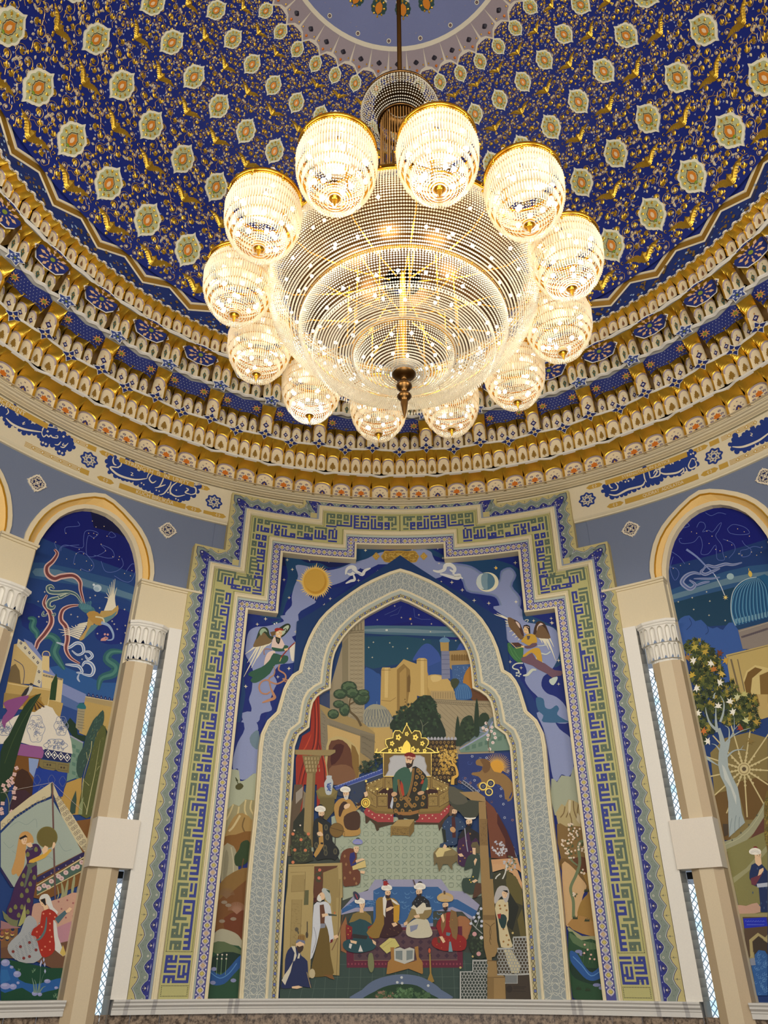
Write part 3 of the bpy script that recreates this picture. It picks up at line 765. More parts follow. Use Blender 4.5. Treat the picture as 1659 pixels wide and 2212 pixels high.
def capital(s,a,hw,rf,z0,z1):
    """muqarnas capital: three receding tiers of little scalloped niches with pendants"""
    W=(214,210,200)
    H=z1-z0
    def ringp(hw_,r_):return [(a-hw_,r_+.020),(a-hw_*.62,r_+.004),(a,r_),(a+hw_*.62,r_+.004),(a+hw_,r_+.020)]
    def at(p,u):
        u=max(0,min(u,.99999))*4;i=int(u);f=u-i;return lerp(p[i][0],p[i+1][0],f),lerp(p[i][1],p[i+1][1],f)
    # top mouldings
    lv=[(1.0,1.04,-.014),(.96,1.04,-.014),(.945,1.0,-.010),(.925,1.0,-.010),(.91,.95,-.006)]
    for (u0,k0,d0),(u1,k1,d1) in zip(lv,lv[1:]):
        p,q=ringp(hw*k0,rf+d0),ringp(hw*k1,rf+d1)
        for i in range(4):s.poly([pos(p[i][1],p[i][0],z0+H*u0),pos(p[i+1][1],p[i+1][0],z0+H*u0),pos(q[i+1][1],q[i+1][0],z0+H*u1),pos(q[i][1],q[i][0],z0+H*u1)],W)
    p=ringp(hw*1.04,rf-.014);s.poly([pos(r,q,z1) for q,r in p]+[pos(1.40,a+hw,z1),pos(1.40,a-hw,z1)],W)
    tiers=[(.91,.62,.95,-.006,6),(.62,.36,.82,.002,6),(.36,.08,.66,.010,5)]
    for ti,(u1,u0,k,dr,n) in enumerate(tiers):
        p=ringp(hw*k,rf+dr);zt,zb=z0+H*u1,z0+H*u0;nx=10
        pin=ringp(hw*k*.97,rf+dr+.009)
        # next tier soffit
        if ti<2:
            q=ringp(hw*tiers[ti+1][2],rf+tiers[ti+1][3])
            for i in range(24):
                (aa,ra),(ab,rb),(ac,rc),(ad,rd)=at(p,i/24),at(p,(i+1)/24),at(q,(i+1)/24),at(q,i/24)
                s.poly([pos(ra,aa,zb),pos(rb,ab,zb),pos(rc,ac,zb),pos(rd,ad,zb)],W)
        for j in range(n):
            def X(u,rec):
                aa,rr=at(p,(j+u)/n);return aa,rr+rec
            m=8;ht=.74 if ti<2 else .5
            prof=[]
            for k2 in range(m+1):
                u=.5+.36*math.cos(PI-PI*k2/m);v=ht+(.24)*math.sin(PI*k2/m);prof.append((u,v))
            L_=[(0.14,0)]+prof+[(0.86,0)]
            # wall plate around the opening
            for k2 in range(len(L_)-1):
                (u,v),(u2,v2)=L_[k2],L_[k2+1]
                ou=0 if k2==0 else (u-.14)/.72;ou2=1 if k2==len(L_)-2 else (u2-.14)/.72
                ov=0 if k2==0 else 1;ov2=0 if k2==len(L_)-2 else 1
                if k2==0:o1,o2=(0,0),(0,1)
                elif k2==len(L_)-2:o1,o2=(1,1),(1,0)
                else:o1,o2=(ou,1),(ou2,1)
                f=lambda q_,rec=0:(lambda w:pos(w[1],w[0],lerp(zb,zt,q_[1])))(X(q_[0],rec))
                if ti<2:s.poly([f(o1),f(o2),f((u2,v2)),f((u,v))],W)
                s.poly([f((u,v)),f((u2,v2)),f((u2,v2),.010),f((u,v),.010)],W)
                s.poly([f((u,v),.010),f((u2,v2),.010),f((.5,.3),.012)],W)
            if ti==2:
                # hanging pointed lobes
                f=lambda u,v,rec=0:(lambda w:pos(w[1],w[0],lerp(zb,zt,v)))(X(u,rec))
                s.poly([f(0,1),f(1,1),f(1,.62),f(.82,.45),f(.62,.42),f(.56,.0),f(.44,.0),f(.38,.42),f(.18,.45),f(0,.62)],W)
                for e in(-1,1):s.poly([f(.5+e*.06,0),f(.5+e*.06,1),f(.5+e*.06,1,.012),f(.5+e*.06,0,.012)],W)
                s.poly([f(.44,0),f(.56,0),f(.56,0,.012),f(.44,0,.012)],W);s.poly([f(.44,0,-.002),f(.56,0,-.002),f(.54,.7,-.002),f(.46,.7,-.002)],W)
        for e in(0,1):
            aa,rr=at(p,e);s.poly([pos(rr,aa,zb),pos(rr,aa,zt),pos(1.40,aa,zt),pos(1.40,aa,zb)],W)
def thing_mesh(name,label,cat,soup,mat=M_PAINT,group=None,gain=None,parent=None,smooth=False):
    o=soup.build(name,mat,parent,gain=gain,smooth=smooth)
    if not parent:tag(o,label,cat,group)
    elif label:o['label']=label
    return o
def pilaster(a,hw,inner,tags,cidx):
    where,side=tags
    root=empty('pilaster');tag(root,'cream wall column with white honeycomb capital, '+where,'column','wall columns between the murals')
    s=Soup();column_mesh(a,hw,1.362,1.402,-.2,.78,s,[(178,158,128),(186,166,134),(208,192,162),(190,170,140),(178,158,128)]);s.build('shaft',M_PAINT,root)  # centre face painted lighter, sides darker: facet shading put into the colour
    s=Soup();capital(s,a+(.35 if a<0 else -.35)*(inner is not None),hw*1.34,1.362,.725,.905);s.build('capital',M_PAINT,root,gain=1.2)
    s=Soup();w0,w1=(a-hw*1.02,a+hw*1.02) if inner is None else ((a-hw*1.02,a+inner) if a<0 else (a-inner,a+hw*1.02))
    boxaz(s,w0,w1,1.352,1.40,.232,.350,(222,214,200));s.build('impost_block',M_PAINT,root)
    s=Soup();w0,w1=(a-hw*1.02,a+hw*1.02) if inner is None else ((a-hw*.9,-28.0) if a<0 else (28.0,a+hw*.9))
    boxaz(s,w0,w1,1.372,1.40,.90,1.030,CREAM);boxaz(s,w0-.1,w1+.1,1.367,1.401,1.030,1.036,CREAM);boxaz(s,w0-.2,w1+.2,1.361,1.402,1.036,1.043,CREAM)
    s.build('upper_block',M_PAINT,root)
pilaster(-34.15,1.78,2.9,('left of the great portal','l'),0)
pilaster(34.15,1.78,2.9,('right of the great portal','r'),1)
pilaster(-51.5,2.1,None,('at the left edge beyond the phoenix mural','ll'),2)
pilaster(51.5,2.1,None,('right of the plane tree mural','rr'),3)
# simple continuation of the pilasters round the hall (structure)
s=Soup()
for k in(1,2,3,4):
    for sg in(-1,1):
        a=sg*(51.5+18.3*k);column_mesh(a,2.1,1.362,1.402,-.2,1.03,s,[COLC]*5);boxaz(s,a-2.3,a+2.3,1.352,1.40,.232,.350,(222,214,200));boxaz(s,a-2.5,a+2.5,1.367,1.40,.90,1.04,CREAM)
tag(s.build('trim_32',M_PAINT),kind='structure')
# recess with white strip and lattice window on either flank of the portal
def emis(name,col,st):
    m=bpy.data.materials.new(name);m.use_nodes=True;n=m.node_tree.nodes;n.clear();e=n.new('ShaderNodeEmission');e.inputs[0].default_value=(*col,1);e.inputs[1].default_value=st
    o=n.new('ShaderNodeOutputMaterial');m.node_tree.links.new(e.outputs[0],o.inputs[0]);return m
def daylight_mat():
    m=emis('daylit_glass',(.62,.84,1.0),1.5);n=m.node_tree.nodes;l=m.node_tree.links;e=n['Emission']
    t=n.new('ShaderNodeTexNoise');t.inputs['Scale'].default_value=3.;tc=n.new('ShaderNodeTexCoord');l.new(tc.outputs['Object'],t.inputs['Vector'])
    r=n.new('ShaderNodeValToRGB');r.color_ramp.elements[0].color=(.42,.66,.80,1);r.color_ramp.elements[0].position=.38;r.color_ramp.elements[1].color=(.9,.97,1,1);r.color_ramp.elements[1].position=.6
    l.new(t.outputs['Fac'],r.inputs[0]);l.new(r.outputs[0],e.inputs[0]);return m
M_DAY=daylight_mat()
for sg,wn in((-1,1),(1,2)):
    s=Soup();a0,a1=sg*29.7,sg*31.35
    lo,hi=min(a0,a1),max(a0,a1)
    boxaz(s,lo,hi,1.362,1.425,ZT,.905,(226,222,212));tag(s.build('trim_%d'%(33+(sg>0)),M_PAINT),kind='structure')
    # reveal: cheeks, back
    s=Soup();g=(150,146,140)
    b0,b1=sg*31.35,sg*32.6
    s.poly([pos(1.362,b0,-.2),pos(1.425,b0,-.2),pos(1.425,b0,.90),pos(1.362,b0,.90)],g)
    s.poly([pos(1.425,b0,-.2),pos(1.425,b0+sg*.05,-.2),pos(1.425,b0+sg*.05,.90),pos(1.425,b0,.90)],(190,188,182))
    s.poly([pos(1.402,b1-sg*.1,-.2),pos(1.425,b1-sg*.1,-.2),pos(1.425,b1-sg*.1,.90),pos(1.402,b1-sg*.1,.90)],COLC)
    tag(s.build('trim_%d'%(35+(sg>0)),M_PAINT),kind='structure')
    wr=empty('window_%d'%wn);tag(wr,kind='structure')
    c0,c1=sg*31.40,sg*32.62
    for (z0,z1) in((-.2,.215),(.352,.80)):
        gl=Soup();gl.poly([pos(1.428,c0,z0+.0),pos(1.428,c1,z0),pos(1.428,c1,z1-.012),pos(1.428,c0,z1-.012)],(255,255,255));gl.build('pane',M_DAY,wr)
        gd=Soup()
        # dark gap where the glazing ends
        s=Soup();W_=abs(c1-c0);hgt=W_*.0249*.62;nn=int((z1-z0)/hgt)
        for j in range(-2,nn+1):
            for d_ in(1,-1):
                for u in(0,1):
                    zz0=z0+j*hgt+u*hgt*.0;za=zz0 if d_>0 else zz0+2*hgt;zb_=zz0+2*hgt if d_>0 else zz0
                    t=.0019
                    if min(za,zb_)<z0-.001 or max(za,zb_)>z1+.001:continue
                    s.poly([pos(1.4225,c0,za-t),pos(1.4225,c1,zb_-t),pos(1.4225,c1,zb_+t),pos(1.4225,c0,za+t)],(186,196,206))
                    s.poly([pos(1.4225,c0,za-t),pos(1.4225,c1,zb_-t),pos(1.4255,c1,zb_-t),pos(1.4255,c0,za-t)],(186,196,206))
        for (q0,q1) in((c0,c0+sg*.05),(c1-sg*.05,c1)):s.poly([pos(1.422,q0,z0),pos(1.422,q1,z0),pos(1.422,q1,z1),pos(1.422,q0,z1)],(170,170,170))
        s.build('window_lattice',M_PAINT,wr)
    s=Soup();s.poly([pos(1.429,c0,.215),pos(1.429,c1,.215),pos(1.429,c1,.232),pos(1.429,c0,.232)],(20,20,24));s.build('dark_gap',M_PAINT,wr)
# ---- ogee lattice tiles on the blue-grey wall
def ogee4(r,n=5):
    out=[]
    for k in range(4):
        q=[(0,1.12),(.10,.93),(.26,.88),(.36,.80),(.44,.72),(.58,.66),(.66,.58)]
        q=[(0,1.15),(.08,.98),(.22,.93),(.34,.84),(.40,.74),(.50,.66),(.62,.62),(.74,.50),(.84,.40),(.93,.34),(.98,.22),(.98,.08)]
        c,s_=math.cos(-PI/2*k),math.sin(-PI/2*k)
        out+=[((x*c-y*s_)*r,(x*s_+y*c)*r) for x,y in q]
    return out
def wall_tile(a,z,label):
    A=Art(RW);R_=.0275;dg=lambda p:[(a+math.degrees(x/RW),z+y) for x,y in p]
    o=ogee4(R_);A.h=.004;A.fill(dg(o),(226,214,190))
    q=dg(o)
    for p0,p1 in zip(q,q[1:]+q[:1]):A.quad([(p0[0],p0[1],0),(p1[0],p1[1],0),(p1[0],p1[1],.004),(p0[0],p0[1],.004)],(226,214,190))
    A.up();A.fill(dg([(x*.80,y*.80) for x,y in o]),(30,38,84))
    A.up()
    for k in range(4):
        c,s_=math.cos(PI/2*k),math.sin(PI/2*k);rt=lambda p:[(x*c-y*s_,x*s_+y*c) for x,y in p]
        for q,w in(([(0,.2),(.22,.30),(.18,.55),(0,.48),(-.18,.55),(-.22,.30),(0,.2)],.07),([(.0,.50),(.14,.66),(0,.86),(-.14,.66),(0,.50)],.07),([(.16,.16),(.34,.30),(.46,.52),(.30,.60),(.22,.44)],.07),([(.16,.16),(.30,.34),(.52,.46),(.60,.30),(.44,.22)],.07),([(.46,.46),(.56,.56),(.50,.62)],.07),([(.66,.2),(.54,.1),(.66,0),(.54,-.1),(.66,-.2)],.06)):
            p=spline([(x*R_,y*R_) for x,y in rt(q)],3,False);A.stroke(dg(p),(226,214,190),1,raw=True) if 0 else azstroke(A,p,a,z,w*R_,(226,214,190))
    A.up();A.fill(dg([(R_*.15*math.cos(t*PI/5),R_*.15*math.sin(t*PI/5)) for t in range(10)]),(226,214,190))
    thing_mesh('wall_medallion',label,'wall ornament',A,M_PAINT,'white lattice ornaments on the blue-grey wall')
def azstroke(A,p,a,z,w,col,metal=0,h=None):
    n=len(p);k=math.degrees(1/A.R)
    for i in range(n-1):
        (x0,y0),(x1,y1)=p[i],p[i+1];dx,dy=x1-x0,y1-y0;l=math.hypot(dx,dy) or 1;u,v=-dy/l*w/2,dx/l*w/2;e=dx/l*w*.2,dy/l*w*.2
        A.fill([(a+(x0+u-e[0])*k,z+y0+v-e[1]),(a+(x1+u+e[0])*k,z+y1+v+e[1]),(a+(x1-u+e[0])*k,z+y1-v+e[1]),(a+(x0-u-e[0])*k,z+y0-v-e[1])],col,metal,h)
wall_tile(-50.9,1.250,'white and navy lattice medallion on blue wall, left of the left mural arch')
wall_tile(-33.3,1.2505,'white and navy lattice medallion on blue wall, just left of the portal')
wall_tile(32.7,1.2505,'white and navy lattice medallion on blue wall, just right of the portal')
wall_tile(50.5,1.262,'white and navy lattice medallion on blue wall, cut by the right picture edge')
# ================================================= FRIEZE with inscriptions
RF=1.3836
s=Soup()
for (r0,z0),(r1,z1) in zip([(1.40,1.322),(1.392,1.322),(1.392,1.327),(1.388,1.329),(1.3836,1.333),(1.3836,1.457)],[(1.392,1.322),(1.392,1.327),(1.388,1.329),(1.3836,1.333),(1.3836,1.457),(1.375,1.4575)]):ringwall(s,r0,z0,r1,z1,(218,206,176))
frz=s.build('trim_37',M_PAINT);tag(frz,kind='structure')
FG=(190,152,66);FB=(34,58,130);FRW=(224,214,190)
def text_mesh(A,txt,a0,a1,z,hgt,col):
    cu=bpy.data.curves.new('t','FONT');cu.body=txt;cu.size=1;cu.resolution_u=3;o=bpy.data.objects.new('t',cu);COL.objects.link(o)
    dg=bpy.context.evaluated_depsgraph_get();me=o.evaluated_get(dg).to_mesh();vs_=[v.co.copy() for v in me.vertices];fs=[list(p.vertices) for p in me.polygons]
    o.evaluated_get(dg).to_mesh_clear();bpy.data.objects.remove(o);bpy.data.curves.remove(cu)
    x0=min(v.x for v in vs_);x1=max(v.x for v in vs_);y0=min(v.y for v in vs_);y1=max(v.y for v in vs_)
    A.up()
    for f in fs:
        p=[(a0+(vs_[i].x-x0)/(x1-x0)*(a1-a0),z+((vs_[i].y-y0)/(y1-y0)-.5)*hgt) for i in f]
        A.fill(p,col)
def ub(x,y):return unproj(x,y,RF)
A=Art(RF)
ZU,ZL=1.4415,1.3475     # strips above and below the cartouches
def bar(a0,a1,z,w=.0185,pt=.0,col=FG):
    k=.45
    if pt:A.fill([(a0,z),(a0+k,z+w/2),(a1-k,z+w/2),(a1,z),(a1-k,z-w/2),(a0+k,z-w/2)],col)
    else:A.fill([(a0,z-w/2),(a1,z-w/2),(a1,z+w/2),(a0,z+w/2)],col)
def knotwork(a0,a1,z):
    n=max(2,int((a1-a0)/1.15))
    for i in range(n):
        q0=a0+(a1-a0)*i/n;q1=a0+(a1-a0)*(i+1)/n;m_=(q0+q1)/2
        A.up()
        for dz in(-.007,-.0023,.0023,.007):A.fill([(q0+.1,z+dz-.0011),(q1-.15,z+dz-.0011),(q1-.15,z+dz+.0011),(q0+.1,z+dz+.0011)],FG)
        A.fill([(q1-.26,z),(q1,z+.0085),(q1+.26,z),(q1,z-.0085)],FG);A.up();A.fill([(q1-.14,z),(q1,z+.0045),(q1+.14,z),(q1,z-.0045)],FRW)
def pal(a,z,w=.5):
    A.up()
    for e in(-1,1):
        for (x,y,l) in((.1,0,.38),(.05,.0022,.30),(.05,-.0022,.30)):
            A.fill([(a+e*x,z+y),(a+e*(x+l*w),z+y*2.2+.0016),(a+e*(x+l*w*1.4),z+y*2),(a+e*(x+l*w),z+y*2.2-.0016)],FRW)
def rosette(a,z,r=.030):
    k=math.degrees(1/RF);A.up();A.fill([(a+k*r*(1+.10*math.cos(8*t*PI/32+0))*math.cos(t*PI/32),z+r*(1+.10*math.cos(8*t*PI/32))*math.sin(t*PI/32)) for t in range(64)],FB)
    A.up()
    for j in range(8):
        t=j*PI/4
        def st(p):azstroke(A,p,a,z,.0035,FRW)
        f=lambda rr,dt:(rr*math.cos(t+dt),rr*math.sin(t+dt))
        st([f(r*.80,0),f(r*.42,PI/8),f(r*.80,PI/4)]);st([f(r*.80,0),f(r*.42,-PI/8)]);st([f(r*.26,0),f(r*.44,PI/8),f(r*.26,PI/4)]);st([f(r*.44,PI/8),f(r*.58,PI/8)])
def cloud(pts,r=.0115):
    """blue cartouche: scalloped outline round a centre line given in (az,z,halfheight)"""
    k=math.degrees(1/RF);A.up()
    for (a0,z0,h0),(a1,z1,h1) in zip(pts,pts[1:]):
        A.fill([(a0,z0-h0),(a1,z1-h1),(a1,z1+h1),(a0,z0+h0)],FB)
    A.up()
    rs=random.Random(len(pts))
    n=len(pts);tot=pts[-1][0]-pts[0][0];m_=int(abs(tot)/(math.degrees(r/RF)*1.15))
    for sg in(-1,1):
        for i in range(m_+1):
            u=i/m_*(n-1);q=min(int(u),n-2);f=u-q;a=lerp(pts[q][0],pts[q+1][0],f);z=lerp(pts[q][1],pts[q+1][1],f);h=lerp(pts[q][2],pts[q+1][2],f)
            rr=r*rs.uniform(.8,1.1);zz=z+sg*(h-rr*.25)
            A.fill([(a+k*rr*math.cos(t*PI/7),zz+rr*math.sin(t*PI/7)) for t in range(14)],FB,h=A.h+.00002*(i%2+2*(sg>0)))
    A.up(5)
V=lambda x0,y0,x1,w:A.view(x0,y0,x1,w)
# strips run right round the hall outside the portal
def panel_strip(a0,a1,z):
    """plain repeat used where the photo shows nothing legible"""
    A.up();bar(a0+.1,a0+1.1,z);bar(a1-1.1,a1-.1,z);A.up();knotwork(a0+1.4,a1-1.4,z)
# left inscription 1 : visible text, right inscription
for (z,a0,a1,t0,t1,txt,hh) in((ZU,-41.7,-30.9,-40.9,-31.6,'STRENGTH  IS  IN  UNITY',.0105),(ZL,-41.0,-31.6,-38.6,-33.3,'KUCH BIRLIKDA',.0105),(ZU,30.6,42.2,33.0,39.8,'STRENGTH IS IN JUSTICE',.0095),(ZL,32.8,42.9,35.3,40.9,'QUDRAT  ADOLATDA',.0105),(ZU,-63.,-51.8,-62.0,-54.9,'ANNOUNCEMENT',.0105)):
    A.h=.0009;bar(a0,a1,z,.0195);text_mesh(A,txt,t0,t1,z,hh*1.35,FRW)
    A.up();
A.h=.00005
for a,z in((-43.4,ZU),(-42.9,ZL),(-29.7,ZU),(-30.4,ZL),(29.0,ZU),(31.4,ZL),(43.9,ZU),(44.4,ZL),(-26.9,ZL)):
    A.up();bar(a-1.2,a+1.2,z,.0175,1);pal(a,z)
A.up();bar(-29.0,-27.4,ZL,.0135)
for sg in(-1,1):
    knotwork(sg*51.3 if sg<0 else 46.8,-46.3 if sg<0 else 51.5,ZU) ;knotwork(-54 if sg<0 else 47.0,-46.6 if sg<0 else 54,ZL)
    A.up();bar(*( (-46.2,-45.0) if sg<0 else (45.3,46.6)),ZU);bar(*( (-46.4,-45.2) if sg<0 else (45.7,46.9)),ZL)
for a0,a1 in((-40.6,-38.9),(-33.1,-32.0)):A.up();A.fill([(a0+.3,ZL+.004),(a0+.8,ZL),(a0+.3,ZL-.004),(a0+.5,ZL)],FRW)
for c in(-46,-30.1+.2,30.0,45.6):pass
for x,y in((194,987),(463,1077),(1268,1075),(1540,978)):
    a,z=ub(x,y);rosette(a,1.395,.0275)
# blue cartouches: follow the wall at a constant height, thickness varying
V=lambda x0,y0,x1,w:A.view(x0,y0,x1,w)
def cart(d,r):
    p=nums(d);A.up();A.fill(A.m(p),FB);A.up();c=C(FB)
    q=[]
    for a,b in zip(p,p[1:]+p[:1]):
        n=max(1,round(math.hypot(b[0]-a[0],b[1]-a[1])/(r*1.9)));q+=[(lerp(a[0],b[0],i/n),lerp(a[1],b[1],i/n)) for i in range(n)]
    for i,(x,y) in enumerate(q):
        rr=r*(.75+.35*((i*7)%5)/4);A.fill(A.m([(x+rr*math.cos(t*PI/6),y+rr*math.sin(t*PI/6)) for t in range(12)]),c,h=A.h+.000007*(i%3))
    A.up(4)
V(0,480,560,1659)
A.h=.0002
cart("690 1560 685 1530 705 1510 735 1505 760 1530 795 1540 815 1520 845 1540 865 1580 905 1605 945 1597 985 1612 1030 1605 1065 1620 1090 1655 1130 1665 1170 1660 1240 1685 1275 1690 1265 1725 1240 1750 1200 1765 1150 1778 1100 1775 1060 1758 1000 1735 950 1708 900 1685 840 1655 790 1638 740 1622 700 1600",17)
V(0,700,260,1659)
cart("-200 1000 -100 1020 0 1080 60 1080 120 1105 190 1135 200 1165 175 1210 230 1290 290 1260 340 1250 375 1290 410 1350 450 1400 510 1405 560 1360 600 1370 640 1410 700 1400 760 1450 820 1500 880 1510 950 1560 980 1600 985 1650 1015 1700 960 1725 890 1745 870 1790 820 1770 780 1720 720 1670 660 1640 640 1670 590 1650 570 1590 540 1545 470 1515 400 1505 330 1500 270 1460 220 1400 130 1410 90 1370 70 1310 0 1250 -100 1220 -200 1180",34)
V(1100,480,1659,1659)
cart("600 1725 610 1695 640 1675 690 1685 740 1660 805 1655 835 1610 870 1580 920 1590 985 1590 1010 1555 1050 1538 1100 1540 1125 1500 1165 1470 1190 1480 1190 1520 1203 1550 1180 1575 1130 1590 1090 1612 1040 1622 1000 1630 950 1668 890 1685 830 1702 770 1728 720 1752 660 1762 625 1750",16)
cart("1415 1425 1440 1395 1450 1370 1490 1385 1525 1345 1560 1320 1600 1320 1620 1280 1680 1255 1800 1200 1800 1350 1680 1385 1620 1405 1560 1430 1510 1465 1460 1470 1430 1455",18)
# calligraphy strokes traced on the wall
V(0,480,560,1659)
def W_(d,w,sm=5,tp=1):A.L(FRW,d,w,sm,0,tp)
A.up(6)
for d,w in(("728 1500 722 1525 730 1548 745 1555",9),("752 1512 775 1535 770 1560 740 1572",9),("760 1572 705 1568 745 1610 800 1634 870 1648 940 1640",13),("940 1640 955 1605 1000 1590 1035 1605",8),("985 1603 955 1640 975 1668 1000 1655",9),("1040 1605 1045 1640 1020 1690 990 1700",8),("1000 1700 1030 1690 1060 1680",8),("1095 1660 1085 1690 1050 1735 1020 1745",9),("1140 1660 1100 1690 1090 1730 1130 1755 1185 1745",10),("1135 1662 1165 1672 1150 1690",7),("1190 1700 1205 1712 1185 1730 1220 1742",9),("1215 1745 1250 1735 1250 1700 1215 1685 1285 1680",10),("835 1600 850 1608 838 1620 855 1622",5)):W_(d,w)
A.dots(FRW,"1000 1715 1018 1722 1075 1730 1090 1738 1125 1770 1140 1778 905 1670 920 1680 1128 1715",6,4)
V(0,700,260,1659)
for d,w in(("100 1165 115 1215 80 1250",16),("5 1090 20 1110 -20 1140",16),("110 1100 150 1090 190 1115",14),("80 1295 170 1380 330 1450 580 1490",30),("580 1490 590 1440 640 1415 800 1440",16),("600 1440 575 1500 600 1555 640 1530 670 1555 700 1535 720 1560 790 1570 790 1540 760 1545",18),("750 1660 800 1665 840 1620",17),("830 1690 880 1700 940 1640",17),("880 1640 860 1670 905 1670",14),("300 1370 340 1350 310 1385 350 1375",10)):W_(d,w)
A.dots(FRW,"45 1125 80 1145 655 1480 875 1552 590 1635 630 1655 815 1755 855 1780",19,4)
V(1100,480,1659,1659)
for d,w in(("645 1640 640 1675 650 1700 665 1705",9),("665 1660 695 1690 690 1715 650 1722",9),("640 1745 690 1750 760 1715 850 1690 870 1660",13),("860 1590 868 1640 880 1668",9),("895 1595 905 1640",8),("905 1640 925 1635 950 1600 935 1595 925 1615",9),("940 1585 965 1590 960 1625 900 1640",9),("960 1600 1000 1615 1080 1605 1120 1575",12),("1120 1575 1118 1600 1100 1615",8),("1130 1570 1140 1595 1120 1605",8),("1170 1515 1150 1560 1165 1580 1200 1560 1190 1525",9),("1170 1515 1195 1520",7),("700 1590 760 1600 820 1590",5)):W_(d,w)
A.dots(FRW,"745 1665 765 1660 1035 1550 1050 1545 1165 1488 1180 1482",7,4)
for d,w in(("1430 1440 1500 1440 1600 1400 1680 1340",14),("1545 1350 1560 1358 1548 1368 1562 1372",5)):W_(d,w)
A.build('frieze_inscription',M_PAINT,frz)['label']='blue cloud cartouches with white calligraphy and gold lettered bands'
# ================================================= THE GREAT PORTAL (stepped frame)
RP=1.365
def stepped(a1,z1,a2,z2,a3,z3,zb=ZT):
    L_=[(-a3,zb),(-a3,z3),(-a2,z3),(-a2,z2),(-a1,z2),(-a1,z1)]
    return L_+[(-a,z) for a,z in reversed(L_)]
O=[stepped(14.7,1.491,25.37,1.4405,29.62,1.211),     #0 slab edge
   stepped(12.55,1.449,23.3,1.391,27.5,1.161),       #1 end of painted zigzag border
   stepped(12.25,1.442,23.05,1.3838,27.25,1.153),    #2 moulding outer
   stepped(11.62,1.426,22.25,1.3655,26.5,1.138),     #3 kufic field outer
   stepped(8.45,1.351,19.3,1.2905,23.4,1.0635),      #4 kufic field inner
   stepped(7.85,1.327,18.65,1.270,22.75,1.041),      #5 floral border outer
   stepped(6.75,1.303,17.55,1.2435,21.7,1.0165),     #6 floral border inner
   stepped(6.45,1.296,17.2,1.2365,21.35,1.010)]      #7 mural edge
portal=empty('portal_frame');tag(portal,'tall stepped stone portal frame of square lettering and floral borders around the central mural','portal')
def between(A,o0,o1,col,h0=0.,h1=None,metal=0.):
    h1=h0 if h1 is None else h1
    for i in range(len(o0)-1):
        p,q,r_,t=o0[i],o0[i+1],o1[i+1],o1[i]
        A.quad([(p[0],p[1],h0),(q[0],q[1],h0),(r_[0],r_[1],h1),(t[0],t[1],h1)],col,metal)
def mix(o0,o1,t):return [(lerp(a,c,t),lerp(b,d_,t)) for (a,b),(c,d_) in zip(o0,o1)]
def segs(o):
    """segments with inward normal; local metric in unit length"""
    out=[]
    for i in range(len(o)-1):
        (a0,z0),(a1,z1)=o[i],o[i+1];k=math.radians(1)*RP
        L_=math.hypot((a1-a0)*k,z1-z0);tx,tz=(a1-a0)*k/L_,(z1-z0)/L_
        out.append((a0,z0,tx,tz,tz,-tx,L_))   # inward normal is to the right of travel
    return out
def put(sg,s_,t_):
    a0,z0,tx,tz,nx,nz,L_=sg;k=math.degrees(1/RP)
    return (a0+(tx*s_+nx*t_)*k,z0+tz*s_+nz*t_)
def shape(A,sg,s_,t_,pts,col,metal=0.,flip=1):A.fill([put(sg,s_+x*flip,t_+y) for x,y in pts],col,metal)
def circ(r,n=10,ry=None):return [(r*math.cos(2*PI*i/n),(ry or r)*math.sin(2*PI*i/n)) for i in range(n)]
# slab with sides
A=Art(RP)
between(A,O[0],O[1],(188,176,122));
for (a0,z0),(a1,z1) in zip(O[0],O[0][1:]):A.quad([(a0,z0,0),(a1,z1,0),(a1,z1,-.036),(a0,z0,-.036)],(184,168,120))
thing_mesh('stone_slab','ochre flecked slab edge',None,A,M_PAINT,parent=portal)
